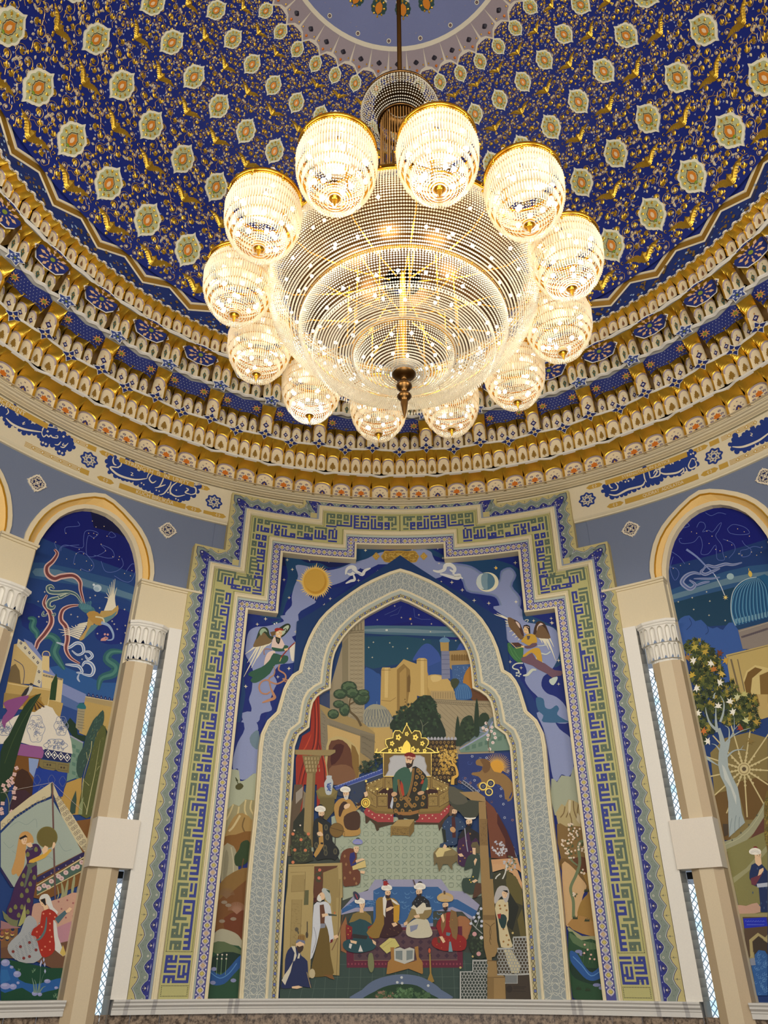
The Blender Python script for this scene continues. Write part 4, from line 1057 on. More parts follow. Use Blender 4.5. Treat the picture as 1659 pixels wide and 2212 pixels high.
# speckles and small ink sprigs are part of the painted border below
A=Art(RP);A.h=.0001
rs=random.Random(9);TW=math.radians(O[0][-1][0]-O[1][-1][0])*RP   # band width
A.up()
ZZ_O=.38;  # fraction of band left plain
step=.0455
for si,sg in enumerate(segs(O[0])):
    L_=sg[6];conv_in=0
    corner=TW
    # does the run end in an inner (concave) or outer corner? pattern runs on the inner path length
    s0,s1=0.,L_
    typ={0:('b','o'),1:('o','i'),2:('i','o'),3:('o','i'),4:('i','o'),5:('o','o'),6:('o','i'),7:('i','o'),8:('o','i'),9:('i','o'),10:('o','b')}[si]
    if typ[0]=='o':s0=TW*.55
    if typ[0]=='i':s0=-TW*.55
    if typ[1]=='o':s1=L_-TW*.55
    if typ[1]=='i':s1=L_+TW*.55
    n=max(1,round((s1-s0)/step));st=(s1-s0)/n
    for j in range(n):
        c=s0+(j+.5)*st;h_=st/2
        A.h=.0002
        # navy ground (inner side)
        shape(A,sg,c,0,[(-h_,TW*.60),(h_,TW*.60),(h_,TW),(-h_,TW)],(44,50,128))
        A.h=.0003   # green-grey ribbon with ink outline
        zo=[(-h_,TW*.42),(-h_*.55,TW*.34),(0,TW*.16),(h_*.55,TW*.34),(h_,TW*.42)]
        zi=[(h_,TW*.84),(h_*.72,TW*.82),(h_*.52,TW*.70),(h_*.24,TW*.60),(0,TW*.55),(-h_*.24,TW*.60),(-h_*.52,TW*.70),(-h_*.72,TW*.82),(-h_,TW*.84)]
        ol=[(x*1.0,y-TW*.045) for x,y in zo]
        full=ol+zi
        mid=[(-h_,TW*.60),(h_,TW*.60)]
        def band(o_,i_,col,dh):
            A.h+=dh;k2=len(i_)
            # triangulate as two fans through sampled rows
            pts=o_+i_
            A.fill([put(sg,c+x,y) for x,y in pts],col)
        band(ol,[(x,y+TW*.04) for x,y in zi],(34,44,100),0)
        band(ol[:0]+[(x,y-TW*.012) for x,y in zo],[(x,y+TW*.025) for x,y in zi],(192,198,190),.00005)
        band([(x,y+TW*.02) for x,y in zo],zi,(126,138,128),.00005)
        A.h+=.00005
        shape(A,sg,c-h_,TW*.70,circ(TW*.055,8),(200,200,188));shape(A,sg,c-h_+.0001,TW*.70,circ(TW*.03,6),(110,112,90))
        for x,y in((0,.38),(-.5*h_/TW,.5),(.5*h_/TW,.5)):shape(A,sg,c+x*TW,TW*y,[(-.0018,0),(0,.0012),(.0018,0),(0,-.0012)],(96,110,100))
        # flower in the navy pocket
        f=[(0,-.13),(.06,-.07),(.12,-.07),(.11,-.0),(.14,.06),(.06,.07),(0,.11),(-.06,.07),(-.14,.06),(-.11,0),(-.12,-.07),(-.06,-.07)]
        A.h+=.00003;shape(A,sg,c,TW*.75,[(x*TW,y*TW) for x,y in f],(38,40,100))
        for x,y,r in((-.07,-.02,.035),(.07,-.02,.035),(0,-.08,.03)):shape(A,sg,c+x*TW,TW*(.74+y),circ(TW*r,6),(150,150,186))
        A.h+=.00003;shape(A,sg,c,TW*.76,[(x*TW,y*TW) for x,y in((-.05,.02),(0,-.05),(.05,.02),(0,.08))],(214,208,200));shape(A,sg,c,TW*.765,circ(TW*.022,6),(110,40,44))
        for x in(-.7,.7):shape(A,sg,c+x*h_,TW*.93,circ(TW*.03,6),(140,140,190))
        shape(A,sg,c,TW*.91,[(-.15*TW,0),(0,.02*TW),(.15*TW,0),(0,-.02*TW)],(190,188,200))
        # ink sprig pointing out over the ochre
        A.h=.0002;shape(A,sg,c-h_,0,[(-.0003,TW*.36),(.0003,TW*.36),(.0003,TW*.06),(-.0003,TW*.06)],(96,98,92));
        for e in(-1,1):shape(A,sg,c-h_,0,[(0,TW*.26),(e*.0022,TW*.20),(e*.0024,TW*.17),(0,TW*.21)],(96,98,92))
    # specks
    for j in range(int(L_*260)):
        x,y=rs.uniform(0,L_),rs.uniform(.03,.3)*TW;shape(A,sg,x,y,[(-.0007,0),(0,.0007),(.0007,0)],(150,118,66))
    # end fillers at outer corners: rosette
    if typ[1]=='o' and si<10:
        A.h=.0002;shape(A,sg,L_-TW*.30,TW*.30,[(-TW*.28,-TW*.16),(TW*.12,-TW*.16),(TW*.16,-TW*.12),(TW*.16,TW*.28),(-TW*.05,TW*.75),(-TW*.75,TW*.05)],(34,44,100))
        A.h=.0004;shape(A,sg,L_-TW*.30,TW*.30,[(-TW*.25,-TW*.12),(TW*.10,-TW*.12),(TW*.12,-TW*.10),(TW*.12,TW*.25),(-TW*.05,TW*.7),(-TW*.7,TW*.05)],(126,138,128))
        A.h=.00045;shape(A,sg,L_-TW*.55,TW*.55,[(-TW*.25,-TW*.1),(0,-TW*.2),(TW*.2,0),(TW*.1,TW*.25),(TW*.0,TW*.45),(-TW*.45,TW*.45),(-TW*.45,0)],(44,50,128))
        A.h=.0005;shape(A,sg,L_-TW*.50,TW*.50,circ(TW*.15,8),(38,40,100));A.h=.0006;shape(A,sg,L_-TW*.50,TW*.50,circ(TW*.07,6),(200,196,200))
thing_mesh('zigzag_border','grey-green zigzag ribbon over navy flowered ground',None,A,M_PAINT,parent=portal)
# mouldings
def moulding(o0,o1,prof,name,label,cols):
    A=Art(RP)
    for (t0,h0),(t1,h1),c in zip(prof,prof[1:],cols):between(A,mix(o0,o1,t0),mix(o0,o1,t1),c,h0,h1)
    thing_mesh(name,label,None,A,M_PAINT,parent=portal)
BG=(138,146,160);IV=(218,206,172)
moulding(O[1],O[2],[(0,0),(0,.0015),(.5,.001),(1,.002)],'fillet','pale blue-grey fillet',[BG,BG,(150,160,170)])
moulding(O[2],O[3],[(0,0),(0,.008),(.22,.009),(.27,.006),(.6,.0085),(.75,.0085),(1,.001)],'outer_moulding',None,[IV]*6)
moulding(O[4],O[5],[(0,0),(0,.007),(.2,.009),(.3,.0055),(.62,.0075),(.68,.0015),(1,.0015)],'middle_moulding',None,[IV,IV,IV,IV,IV,(170,180,172)])
moulding(O[6],O[7],[(0,0),(0,.004),(.6,.006),(1,.005),(1,-.032)],'inner_moulding',None,[IV]*4)
# floral chain border between O5 and O6
A=Art(RP);A.h=.0001;between(A,O[5],O[6],(74,76,140),A.h)
TW2=math.radians(O[5][-1][0]-O[6][-1][0])*RP
cols=[(186,170,96),(176,128,96),(186,170,96),(132,146,126)]
for si,sg in enumerate(segs(O[5])):
    L_=sg[6];typ={0:(0,1),1:(1,-1),2:(-1,1),3:(1,-1),4:(-1,1),5:(1,1),6:(1,-1),7:(-1,1),8:(1,-1),9:(-1,1),10:(1,0)}[si]
    s0=TW2*.5*typ[0];s1=L_-TW2*.5*typ[1];n=max(2,round((s1-s0)/.0185));n+=n%2;st=(s1-s0)/n;m_=TW2/2
    for j in range(n+1 if typ[1]!=0 else n):
        c=s0+j*st;k=cols[j%4]
        A.h=.0002
        # interlacing white chain
        for e in(-1,1):
            p=[(c+st*u,m_+e*TW2*.34*math.sin(PI*(u+.5))**1*(1 if 0<=u+.5<=1 else 0)) for u in(-.5,-.35,-.2,0,.2,.35,.5)]
            for q0,q1 in zip(p,p[1:]):
                if s0<=q0[0] and q1[0]<=s1:A.fill([put(sg,q0[0],q0[1]-.0007),put(sg,q1[0],q1[1]-.0007),put(sg,q1[0],q1[1]+.0007),put(sg,q0[0],q0[1]+.0007)],(222,214,206))
        if j%2==0:
            A.h=.00025;shape(A,sg,c,m_,[(-st*.40,0),(0,-TW2*.34),(st*.40,0),(0,TW2*.34)],(222,214,206));A.h+=.00004;shape(A,sg,c,m_,[(-st*.32,0),(0,-TW2*.26),(st*.32,0),(0,TW2*.26)],cols[1] if j%4==0 else cols[3]);A.h+=.00004
            for rr,cc in((.17,(206,196,160)),(.12,(150,130,100)),(.06,(206,196,160))):shape(A,sg,c,m_,[(-st*rr*1.1,0),(0,-TW2*rr),(st*rr*1.1,0),(0,TW2*rr)],cc);A.h+=.00003
        else:
            A.h=.00025;q=[(-.36,0),(-.18,-.19),(.05,-.27),(.22,-.16),(.38,0),(.22,.16),(.05,.27),(-.18,.19)]
            shape(A,sg,c,m_,[(x*st*1.1,y*TW2*1.15) for x,y in q],(222,214,206));A.h+=.00004;shape(A,sg,c,m_,[(x*st*.85,y*TW2*.95) for x,y in q],(104,96,40));A.h+=.00004;shape(A,sg,c,m_,[(x*st*.66,y*TW2*.74) for x,y in q],(196,180,100))
        A.h=.00024
        for e in(-1,1):
            for u in(-.5,):
                shape(A,sg,c+u*st,m_+e*TW2*.36,circ(TW2*.085,7),(206,200,210));shape(A,sg,c+u*st,m_+e*TW2*.36,circ(TW2*.04,5),(74,76,140)) if 0 else None
thing_mesh('floral_border','violet border with a chain of gold and rose lozenges',None,A,M_PAINT,parent=portal)
# ---- square lettering band
KB=(52,62,140);KG=(92,108,92);KF=(180,176,118)
A=Art(RP);A.h=.0001;between(A,O[3],O[4],KF,A.h)
thing_mesh('lettering_ground',None,None,A,M_PAINT,parent=portal)
A=Art(RP);A.h=.0003
def dotline(o,col=(40,42,44)):
    for sg in segs(o):
        n=int(sg[6]/.0032)
        for j in range(n):shape(A,sg,(j+.5)*sg[6]/n,0,[(-.0009,-.0009),(.0009,-.0009),(.0009,.0009),(-.0009,.0009)],col)
KO=[(a,max(z,.048)) for a,z in mix(O[3],O[4],.07)];KI=[(a,max(z,.048)) for a,z in mix(O[3],O[4],.95)]
dotline(KO);dotline(KI)
for e in(-1,1):
    for (za,zb_) in((.048,.048),(-.026,-.026),(-.048,-.048)):
        n=17
        for j in range(n+1):
            a=lerp(KO[0][0],KI[0][0],j/n);a=a if e<0 else -a
            A.fill([(a-.04,za-.0009),(a+.04,za-.0009),(a+.04,za+.0009),(a-.04,za+.0009)],(40,42,44))
    for a in(KO[0][0],KI[0][0]):
        for j in range(7):
            z=-.026-.022*j/6;b=a if e<0 else -a;A.fill([(b-.04,z-.0009),(b+.04,z-.0009),(b+.04,z+.0009),(b-.04,z+.0009)],(40,42,44))
def bitmap(rows,a0,a1,z0,z1):
    """rows top to bottom; mirrored copy on the right flank"""
    nc=max(len(r) for r in rows);nr=len(rows);A.h=.0004
    for i,r in enumerate(rows):
        zt,zb_=lerp(z0,z1,i/nr),lerp(z0,z1,(i+1)/nr);j=0
        while j<len(r):
            ch=r[j]
            if ch in'#ox':
                k=j
                cls='#' if ch=='#' else ch
                if ch=='x':
                    # pierced centre of a letter: little diagonal cross left open
                    near=[rows[i][j-1] if j else '.',]
                    col=KB if '#' in near else KG;p0,p1=lerp(a0,a1,(j+.0)/nc),lerp(a0,a1,(j+1.0)/nc);zm=(zt+zb_)/2;pm=(p0+p1)/2
                    for sx in(1,-1):
                        for tri in([(p0,zt),(p1,zt),(pm,zm+(zt-zb_)*.2)],[(p0,zb_),(p1,zb_),(pm,zm-(zt-zb_)*.2)],[(p0,zt),(p0,zb_),(pm-(p1-p0)*.2,zm)],[(p1,zt),(p1,zb_),(pm+(p1-p0)*.2,zm)]):A.fill([(sx*x,y) for x,y in tri],col)
                    j+=1;continue
                while k<len(r) and r[k]==ch:k+=1
                p0,p1=lerp(a0,a1,j/nc),lerp(a0,a1,k/nc);col=KB if ch=='#' else KG
                e=(a1-a0)/nc*.07
                for sx in(1,-1):A.fill([(sx*(p0-e),zt+.0003),(sx*(p1+e),zt+.0003),(sx*(p1+e),zb_-.0003),(sx*(p0-e),zb_-.0003)],col)
                j=k
            else:j+=1
def R_(t):return t.split()
PA=R_("ooooo.... ......### ooooo.#.# o.....#.# o.ooo.#.# o.oxo...# o.ooo.### o........ ooo.##### o.o.....# o.o.###.# o.o.#...# o.o.##### o.o.....# oooooo..# o.......# ooo.ooo.# ..o.o...# ooo.o.### oxo.o...# ooooo.### ........# ooooo.### o.oxo...# o.ooo.###")
PB=R_("......... ooo.ooo.. oxo.o...# ooo.ooo.# ........# ooooo...# o...o.### o.ooo.### o.......# o.#.###.# o.#.#.#.# o.#.#.#.# o.....#.# o.ooo.#.# o.oxo.#.# ooooo.### ......... ooooo.### o.....#x# o.####### o.......# o.####### o.......# o.####### ......... ooo.###.# oxo.#...# ooo.###.# o...#x#.# ooo.###.# ........# ooo.ooo.# oxo.o...# ooo.ooo.# ......... ooooo.### o.oxo.#x# o.ooo.### o.......# o.#.##### o.#.....# o.#.##### o........ o.###.### o...#.#x# o.###.### o........ o.####### o........ o.ooo.### o.oxo.#x# ooooo.### ........#")
PC=R_("ooo.##### oxo...... ooo.##### ......... o.###.### o...#.#x# o.###.### ......... ooo.###.# oxo.#x#.# ooo.##### ......... ooo.#.### o.o.#.#x# o.o.##### o.o.....# o.o.##### ........# ooo.##### o........ o.####### o.#.#...# o.#.#.### o.....#x# ooooo.### ........# ooooo.### o.....#.# ooooo.### o.......# ooo.##### oxo...... ooo.##### ......... ooooo.### o.....#.# ooooo.### o.o...#x# o.ooo.### o.oxo.... o.ooo.### o.....#x# ooooo.### ...o....# oooo.#### o.......# o.oo.#### o..o..... oooo.#### .........")
PD=PA[2:]
vert=PA+PB+PC+PD
aL,aR=KO[0][0]+.28,KI[0][0]-.28
ztop=unproj(450+140/5.01,1170+520/5.01,RP)[1]
bitmap(vert,aL,aR,ztop,.052)
PE=R_("###.#.##### #x#.#...... #####.##### #.....#.... #####.#.### ......#.#.# #####.#.#.# #.....#.#.# #####.#.#.# .......#... ####.#..### #..#x####.# #.#.#####.#")
PE=R_("###.#.##### #x#.#...... #####.##### #.........# #####.#.#.# #.....#.#.# #####.#.#.# ......#.### #####.###.# #.#x#.....# #.#.#######")
bitmap(PE,aL-.25,aR+.25,.040,-.020)
# corner of the lower step (band 3), middle riser, upper step band and lintel
B3=R_("oooooooooo......oxo.#x### o........o......ooo.##### o.oooooo.o.oooooooooo...# o.o......o.o.....o.o.#..# o.o.#.#.#ooo.ooo.o.o.#..# o.o.#.#.#....oxo.o.o.#..# o.o.#.#.#....ooo.o.o.#..# ooo.#.#.#...........o.### ....#.#######.#####.....# ........#x#...#x#.#.##### ........#######.###...... ....................#####")
zc0=unproj(450+250/5.01,1170+322/5.01,RP)[1]
bitmap(B3,aL,KI[2][0]-.28,zc0,ztop+.004)
MID=R_("o.###.### o.#.#.#x# o.###.### ......... ooo.###.# oxo.#x#.# ooo.##### ......... ooo.#.### o.o.#.#x# o.o.##### o.o.....# ....##### oooo....# o...##### ooooo.... o....#..# ooooo#..# o....#..# ooooo####  o.......# ooo.###.#")
G=[["o.ooo.oooo","o.oxo.oxo.","o.ooo.ooo.","o.........","o.#.#.....","o.#.#.###.","o.#.#.#x#.","o.#.#####.","o........."],
["oooooo","......","#.#.#.","#.#.#.","#.###.","#..#..","#.###.","#.#x#.","..###."],
["oooooooo.",".....o.o.","###..ooo.",".........","#.#......","#.#......","#.#..###.","#.#..#x#.","########."],
["ooo.ooo..","oxo.o.ooo","ooo.o.oxo","....o.ooo","ooo......","o.o.###.#","o.o.#x#.#","....#####","#########"],
[".ooooooo",".......o",".#.#.#.o",".#.#.#.o",".#.#.#..",".#.#.###",".#.#.#x#",".#######","........"],
["....#...",".###.#..",".#.#.#..",".#.#.#..",".#.#.#..",".#.#.#..",".#.###..","........",".#####.."]]
band2=["".join(g[i] for g in G) for i in range(9)]
H_=[["ooooo.","o.o.o.","o.ooo.","o.....","o.ooo.","o.oxo.","ooooo.","......","######"],["ooo.","oxo.","ooo.","....","ooo.","o.o.","o.o.","####","...."],["ooo.#.","o.o.#.","oxo.#.","ooo.#.","....#.","###.#.","....#.","#####.","......"],
["###.#.###.","#...#...#.","###.#####.","#.........","###.###.#.","#...#.#.#.","###.#.#.#.","#...#...#.","#########."],["###.ooo.","....oxo.","#.#.ooo.","#.#.....","#.#.###.","#.#.#x#.","#.#.###.","#.#...#.","#######."],["ooooooo.","..oxo.o.","..ooo.o.","......o.","###.o.o.","#x#.ooo.","###.o...","..#.....","###.ooo."]]
band1=["".join(g[i] for g in H_) for i in range(9)]
z2t,z2b=KO[3][1]-.004,KI[3][1]+.006
bitmap(band2,KO[3][0]+.28,KI[5][0]-.28,z2t,z2b)
bitmap(MID,KO[3][0]+.28,KI[3][0]-.28,z2b-.006,zc0+.004)
bitmap(band1,KO[5][0]+.3,-.25,KO[5][1]-.004,KI[5][1]+.006)
A.h=.0003;A.fill([(-.05,KO[5][1]),(.05,KO[5][1]),(.05,KI[5][1]),(-.05,KI[5][1])],(40,42,44))
thing_mesh('square_lettering','blue and grey-green square script letters',None,A,M_PAINT,parent=portal)
# ---- lobed arch surround in front of the central mural
ARO="866 1229 844 1236 788 1262 733 1300 699 1330 677 1362 660 1400 647.5 1449 632 1458.6 617 1481 609 1506 600 1537 587 1547 573 1567 564 1594 560 1638 553 1737 536 1909 518.5 2162"
ARI="865 1295.5 850 1302 823.6 1316 785 1338 751 1369 729 1403 720 1435 716 1488 698 1497 683 1510 675 1530 670 1572 654 1582 643 1597 638 1622 635 1675 628 1780 618 1905 603 2162"
RA=1.372
def halfarch(t,R):
    p=[unproj(x,y,R) for x,y in nums(t)];a0=p[0][0];k=p[-1][0]
    return [(p[0][0]*0,p[0][1])]+[(a-.13 if a<0 else a,z) for a,z in p[1:-1]]+[(k-.13,ZT)]
hO=halfarch(ARO,RA);hI=halfarch(ARI,RA+.004)
def dens(h,keys,ns):
    """resample between key vertices so that both outlines correspond"""
    out=[]
    for (i0,i1),n in zip(zip(keys,keys[1:]),ns):
        seg=h[i0:i1+1];d_=[0.]
        for p,q in zip(seg,seg[1:]):d_.append(d_[-1]+math.hypot((p[0]-q[0])*.024,p[1]-q[1]))
        for k in range(n):
            t=d_[-1]*k/n;j=max(i for i in range(len(d_)-1) if d_[i]<=t+1e-12);f=(t-d_[j])/(d_[j+1]-d_[j] or 1)
            # smooth with catmull inside the piece
            g=lambda q:seg[max(0,min(q,len(seg)-1))]
            a,b,c,e=g(j-1),g(j),g(j+1),g(j+2)
            out.append(tuple(.5*(2*b[q]+(c[q]-a[q])*f+(2*a[q]-5*b[q]+4*c[q]-e[q])*f*f+(3*b[q]-a[q]-3*c[q]+e[q])*f**3) for q in(0,1)))
    out.append(h[-1]);return out
NS=[14,6,18]
hO=dens(hO,[0,7,11,18],NS);hI=dens(hI,[0,7,11,18-0],NS)
ahp=[(-a,z) for a,z in reversed(hO)][:-1];archO=[(a,z) for a,z in reversed(hO)]+[(-a,z) for a,z in hO[1:]]
archI=[(a,z) for a,z in reversed(hI)]+[(-a,z) for a,z in hI[1:]]
surr=empty('arch_surround');tag(surr,'pale grey lobed arch surround with white interlace framing the enthroned ruler','arch')
def astrip(name,label,prof,cols):
    A=Art(RA)
    for (t0,h0),(t1,h1),c in zip(prof,prof[1:],cols):between(A,mix(archO,archI,t0),mix(archO,archI,t1),c,h0,h1)
    thing_mesh(name,label,None,A,M_PAINT,parent=surr);return A
astrip('outer_moulding',None,[(0,-.024),(0,.004),(.04,.0055),(.07,.004),(.10,.005),(.11,.001)],[IV]*5)
astrip('lattice_band','grey band',[(.11,.001),(.66,.001)],[(142,150,150)])
astrip('middle_moulding',None,[(.66,.001),(.665,.004),(.70,.005),(.73,.004),(.80,-.001),(.82,-.001)],[IV,IV,IV,(180,186,176),(160,170,168)])
astrip('dotted_band','fine band of blue dots between gold strapwork',[(.82,-.001),(.94,-.001)],[(178,168,128)])
astrip('inner_moulding',None,[(.94,-.001),(.945,.002),(1,.001),(1,-.020)],[IV,IV,(220,210,186)])
A=Art(RA);A.h=.0014
def apath(t):
    p=mix(archO,archI,t);return p
pc=apath(.385);cum=[0.]
for p,q in zip(pc,pc[1:]):cum.append(cum[-1]+math.hypot((p[0]-q[0])*.0239,p[1]-q[1]))
def aput(s_,t):
    s_=max(0,min(s_,cum[-1]-1e-6));lo=0
    import bisect
    lo=min(bisect.bisect_right(cum,s_)-1,len(cum)-2);f=(s_-cum[lo])/(cum[lo+1]-cum[lo] or 1)
    a0,b0,a1,b1=archO[lo],archI[lo],archO[lo+1],archI[lo+1]
    p=(lerp(a0[0],b0[0],t),lerp(a0[1],b0[1],t));q=(lerp(a1[0],b1[0],t),lerp(a1[1],b1[1],t));return (lerp(p[0],q[0],f),lerp(p[1],q[1],f))
def aline(pts,w,col):
    q=[aput(*p) for p in pts]
    for (x0,y0),(x1,y1) in zip(q,q[1:]):
        k=.0239;dx,dy=(x1-x0)*k,y1-y0;l=math.hypot(dx,dy)
        if l<1e-7:continue
        u,v=-dy/l*w/2/k,dx/l*w/2
        A.fill([(x0+u,y0+v),(x1+u,y1+v),(x1-u,y1-v),(x0-u,y0-v)],col)
tot=cum[-1];BW=.036;n=int(tot/(BW*.62));st=tot/n
WL=(206,206,192)
for j in range(n):
    s0=j*st;ph=j%2
    for t0 in(.13,.355,.58):
        # arcs forming rings and crossed straps
        r=.16
        c_=s0+st*(.5 if (round((t0-.13)/.225)+j)%2 else 0)
        ring=[(c_+st*.62*math.cos(k*PI/6),t0+r*.62*math.sin(k*PI/6)) for k in range(13)]
        ring=[(x,min(max(y,.115),.655)) for x,y in ring]
        aline(ring,.0011,WL)
    aline([(s0,.125),(s0+st*.45,.25),(s0+st*.3,.40),(s0+st*.75,.52),(s0+st,.645)],.0011,WL);aline([(s0,.645),(s0+st*.45,.52),(s0+st*.3,.38),(s0+st*.75,.25),(s0+st,.125)],.0011,WL)
thing_mesh('interlace','white girih interlace',None,A,M_PAINT,parent=surr)
A=Art(RA);A.h=-.0006;n=int(tot/.0125);n+=n%2;st=tot/n
for j in range(n):
    c_=(j+.5)*st
    if j%2==0:
        for rr,col in((.5,(58,60,90)),(.36,(96,110,170))):
            q=[aput(c_+rr*.0085*math.cos(k*PI/4),.88+rr*.085*math.sin(k*PI/4)) for k in range(8)];A.up(3);A.fill(q,col)
        A.h=-.0006
    aline([(c_-st/2,.835),(c_+st/2,.925)],.0012,(70,62,40));aline([(c_-st/2,.925),(c_+st/2,.835)],.0012,(70,62,40))
thing_mesh('strapwork','dark strapwork with blue dots',None,A,M_PAINT,parent=surr)
# ================================================= MURALS (painted on the curved wall)
class Mural:
    def __init__(s,R,root):s.R=R;s.root=root;s.h=0.;s.A=None;s.T=None
    def part(s,name,label=None,gain=None):
        s.end();s.A=Art(s.R);s.A.h=s.h;s.nm=name;s.lb=label;s.g=gain
        if s.T:s.A.T=s.T
        return s.A
    def end(s):
        if s.A is not None and s.A.v:
            s.h=s.A.h+.00003;s.T=s.A.T;o=s.A.build(s.nm,M_PAINT,s.root,gain=s.g)
            if s.lb:o['label']=s.lb
        s.A=None
def leafblob(A,cx,cy,rx,ry,n,L,cols,seed=1,five=True):
    rs=random.Random(seed)
    for i in range(n):
        t=rs.uniform(0,2*PI);r=math.sqrt(rs.random());x,y=cx+rx*r*math.cos(t),cy+ry*r*math.sin(t);c=C(cols[i%len(cols)]);q=rs.uniform(0,6.28)
        if i%6==0:A.up()
        p=[]
        k=5 if five else 3
        for j in range(k):
            a=q+j*2*PI/k*(.8);p+= [(x+L*math.cos(a),y+L*math.sin(a)),(x+L*.42*math.cos(a+PI/k*.8),y+L*.42*math.sin(a+PI/k*.8))]
        A.fill(A.m(p+[(x-L*.5*math.cos(q+1.6),y-L*.5*math.sin(q+1.6))]),c)
def stars(A,d,r=3,col=(236,226,190)):
    A.up()
    for x,y in nums(d):
        for t in(0,PI/2):A.fill(A.m([(x+r*math.cos(t),y+r*math.sin(t)),(x+r*.22*math.cos(t+PI/2),y+r*.22*math.sin(t+PI/2)),(x-r*math.cos(t),y-r*math.sin(t)),(x-r*.22*math.cos(t+PI/2),y-r*.22*math.sin(t+PI/2))]),C(col))
def cell(x0,y0,x1,w):return (x0,y0,(x1-x0)/w)
ZA_=cell(400,1050,860,1659);ZB_=cell(860,1050,1360,1659);VA_=cell(500,1330,680,952);VB_=cell(1050,1310,1240,952)
ZE_=cell(430,1540,640,427);ZF_=cell(1110,1540,1320,427);ZG_=cell(780,1130,960,952);VC1=cell(640,1280,1100,952)
VC4=cell(600,1680,880,952);VC5=cell(860,1680,1180,952);VC6=cell(600,1900,880,952);VC7=cell(860,1900,1180,952);VC8=cell(770,1550,1000,952)
Z3_=cell(600,1500,1180,1659);Z4_=cell(600,1830,1180,1659)
# ---- spandrel mural
root=empty('outer_mural');tag(root,'night sky mural with sun, moon and two winged figures filling the portal around its arch','mural')
M=Mural(1.3945,root)
A=M.part('night_sky')
A.fill([(-22.2,ZT),(22.2,ZT),(22.2,1.31),(-22.2,1.31)],(14,34,112))
A.T=ZA_;NB=(12,24,80);MB=(22,64,104)
A.P(NB,"700 500 1000 540 1340 560 1400 460 1280 620 1050 640 760 620");A.P(MB,"1330 470 1460 460 1560 500 1480 570 1300 600 1150 640 1050 600 960 600 870 560 780 560 800 700 760 850 740 960 700 980 600 1010 500 1060 560 1020 640 1040 720 1090 760 1000 800 880 900 760 1100 640 1300 640",3)
A.P((16,42,110),"1660 540 1450 700 1250 800 1100 930 1000 1080 940 1220 880 1430 860 1300 900 1100 860 1000 900 860 1100 800 1250 780 1400 740",2)
A.T=ZB_
A.P(MB,"0 430 200 440 330 500 400 560 560 520 700 530 860 590 900 700 860 800 900 900 1000 950 1100 1000 1160 1060 1180 1250 1100 1300 1000 1200 900 1100 800 900 700 700 500 600 200 480 0 470",3)
A.P((16,42,110),"0 590 140 650 330 760 500 900 640 1060 720 1200 790 1330 850 1420 840 1260 760 1180 700 1000 640 860 520 760 400 740 300 690 160 620",2)
A.T=VA_
A.P((16,40,112),"180 60 300 100 520 60 560 40 400 20 200 0");A.P((20,60,110),"100 1216 130 1080 160 900 140 700 170 500 150 480 110 900 60 1216");A.P((16,44,116),"560 500 700 520 780 470 860 560 700 720 600 900 540 1080 420 1216 380 1216 420 1100 500 1080 520 950 560 800 540 620",2)
A.T=VB_
A.P((20,50,112),"100 320 160 560 220 700 340 860 440 1100 600 1253 560 1100 480 940 380 800 300 620 240 500",2)
A=M.part('cloud_ribbon','pale lavender cloud ribbon winding across the night sky')
L1,L2,L3=(104,116,168),(118,134,158),(134,144,182)
for col,k in((L1,18),(L2,8),(L3,0)):
    A.T=ZA_
    def blob(d,sm=3):
        p=nums(d);cx=sum(x for x,y in p)/len(p);cy=sum(y for x,y in p)/len(p)
        q=[];n=len(p)
        for i in range(n):
            a,b=p[i-1],p[(i+1)%n];dx,dy=b[0]-a[0],b[1]-a[1];l=math.hypot(dx,dy) or 1;q.append((p[i][0]+dy/l*k,p[i][1]-dx/l*k))
        A.P(col,q,sm)
    A.T=ZA_
    blob("1660 520 1560 530 1440 560 1300 600 1200 640 1080 660 1000 640 930 620 860 620 880 700 850 780 830 860 830 930 780 990 780 1060 760 1130 800 1180 900 1130 880 1000 960 940 1020 900 960 850 1000 800 1120 780 1240 740 1300 690 1400 620 1500 610 1660 600")
    A.T=ZG_;blob("400 420 300 330 180 350 80 400 0 440 0 520 90 520 180 480 260 440 360 450 460 500 560 540 640 600 760 640 900 620 952 560 952 480 860 440 820 380 800 330 720 300 640 340 560 420")
    A.T=ZB_;blob("60 500 160 460 230 540 300 560 420 570 520 590 600 640 720 700 750 620 800 600 830 640 800 720 860 800 860 860 820 900 860 1000 830 940 760 920 740 840 700 780 600 760 500 740 460 650 360 640 240 600 160 600 60 560")
    A.T=VA_;blob("560 0 600 60 520 90 400 120 280 130 200 180 170 300 160 440 200 520 250 640 240 760 230 860 200 960 230 1060 200 1140 110 1216 300 1216 340 1120 460 1080 440 980 480 860 520 760 480 660 560 560 700 540 760 480 750 340 690 240 700 160 740 60 740 0")
    A.T=VB_;blob("80 0 160 80 230 120 200 260 240 380 330 440 400 600 440 700 420 800 480 900 560 980 600 1080 660 1160 740 1253 900 1253 860 1080 760 980 660 940 600 860 620 760 700 700 780 560 800 420 760 260 640 200 480 180 400 140 360 0")
    A.T=ZE_;blob("190 0 200 70 170 130 150 200 150 250 170 245 180 290 210 290 240 265 262 270 262 160 240 130 260 70 250 30 265 0")
    A.T=ZF_;blob("100 0 130 70 150 160 170 280 190 300 210 270 240 280 262 240 260 160 250 110 200 70 170 20 150 0")
A.T=VB_;A.P((52,96,134),"540 990 620 1000 640 1090 700 1110 760 1070 790 1110 770 1170 860 1230 900 1253 620 1253 620 1180 560 1120",3)
A.T=ZE_;A.P((104,126,140),"262 80 240 85 222 110 232 145 265 160",2)
A=M.part('star_field','small gold and white stars');A.T=ZA_
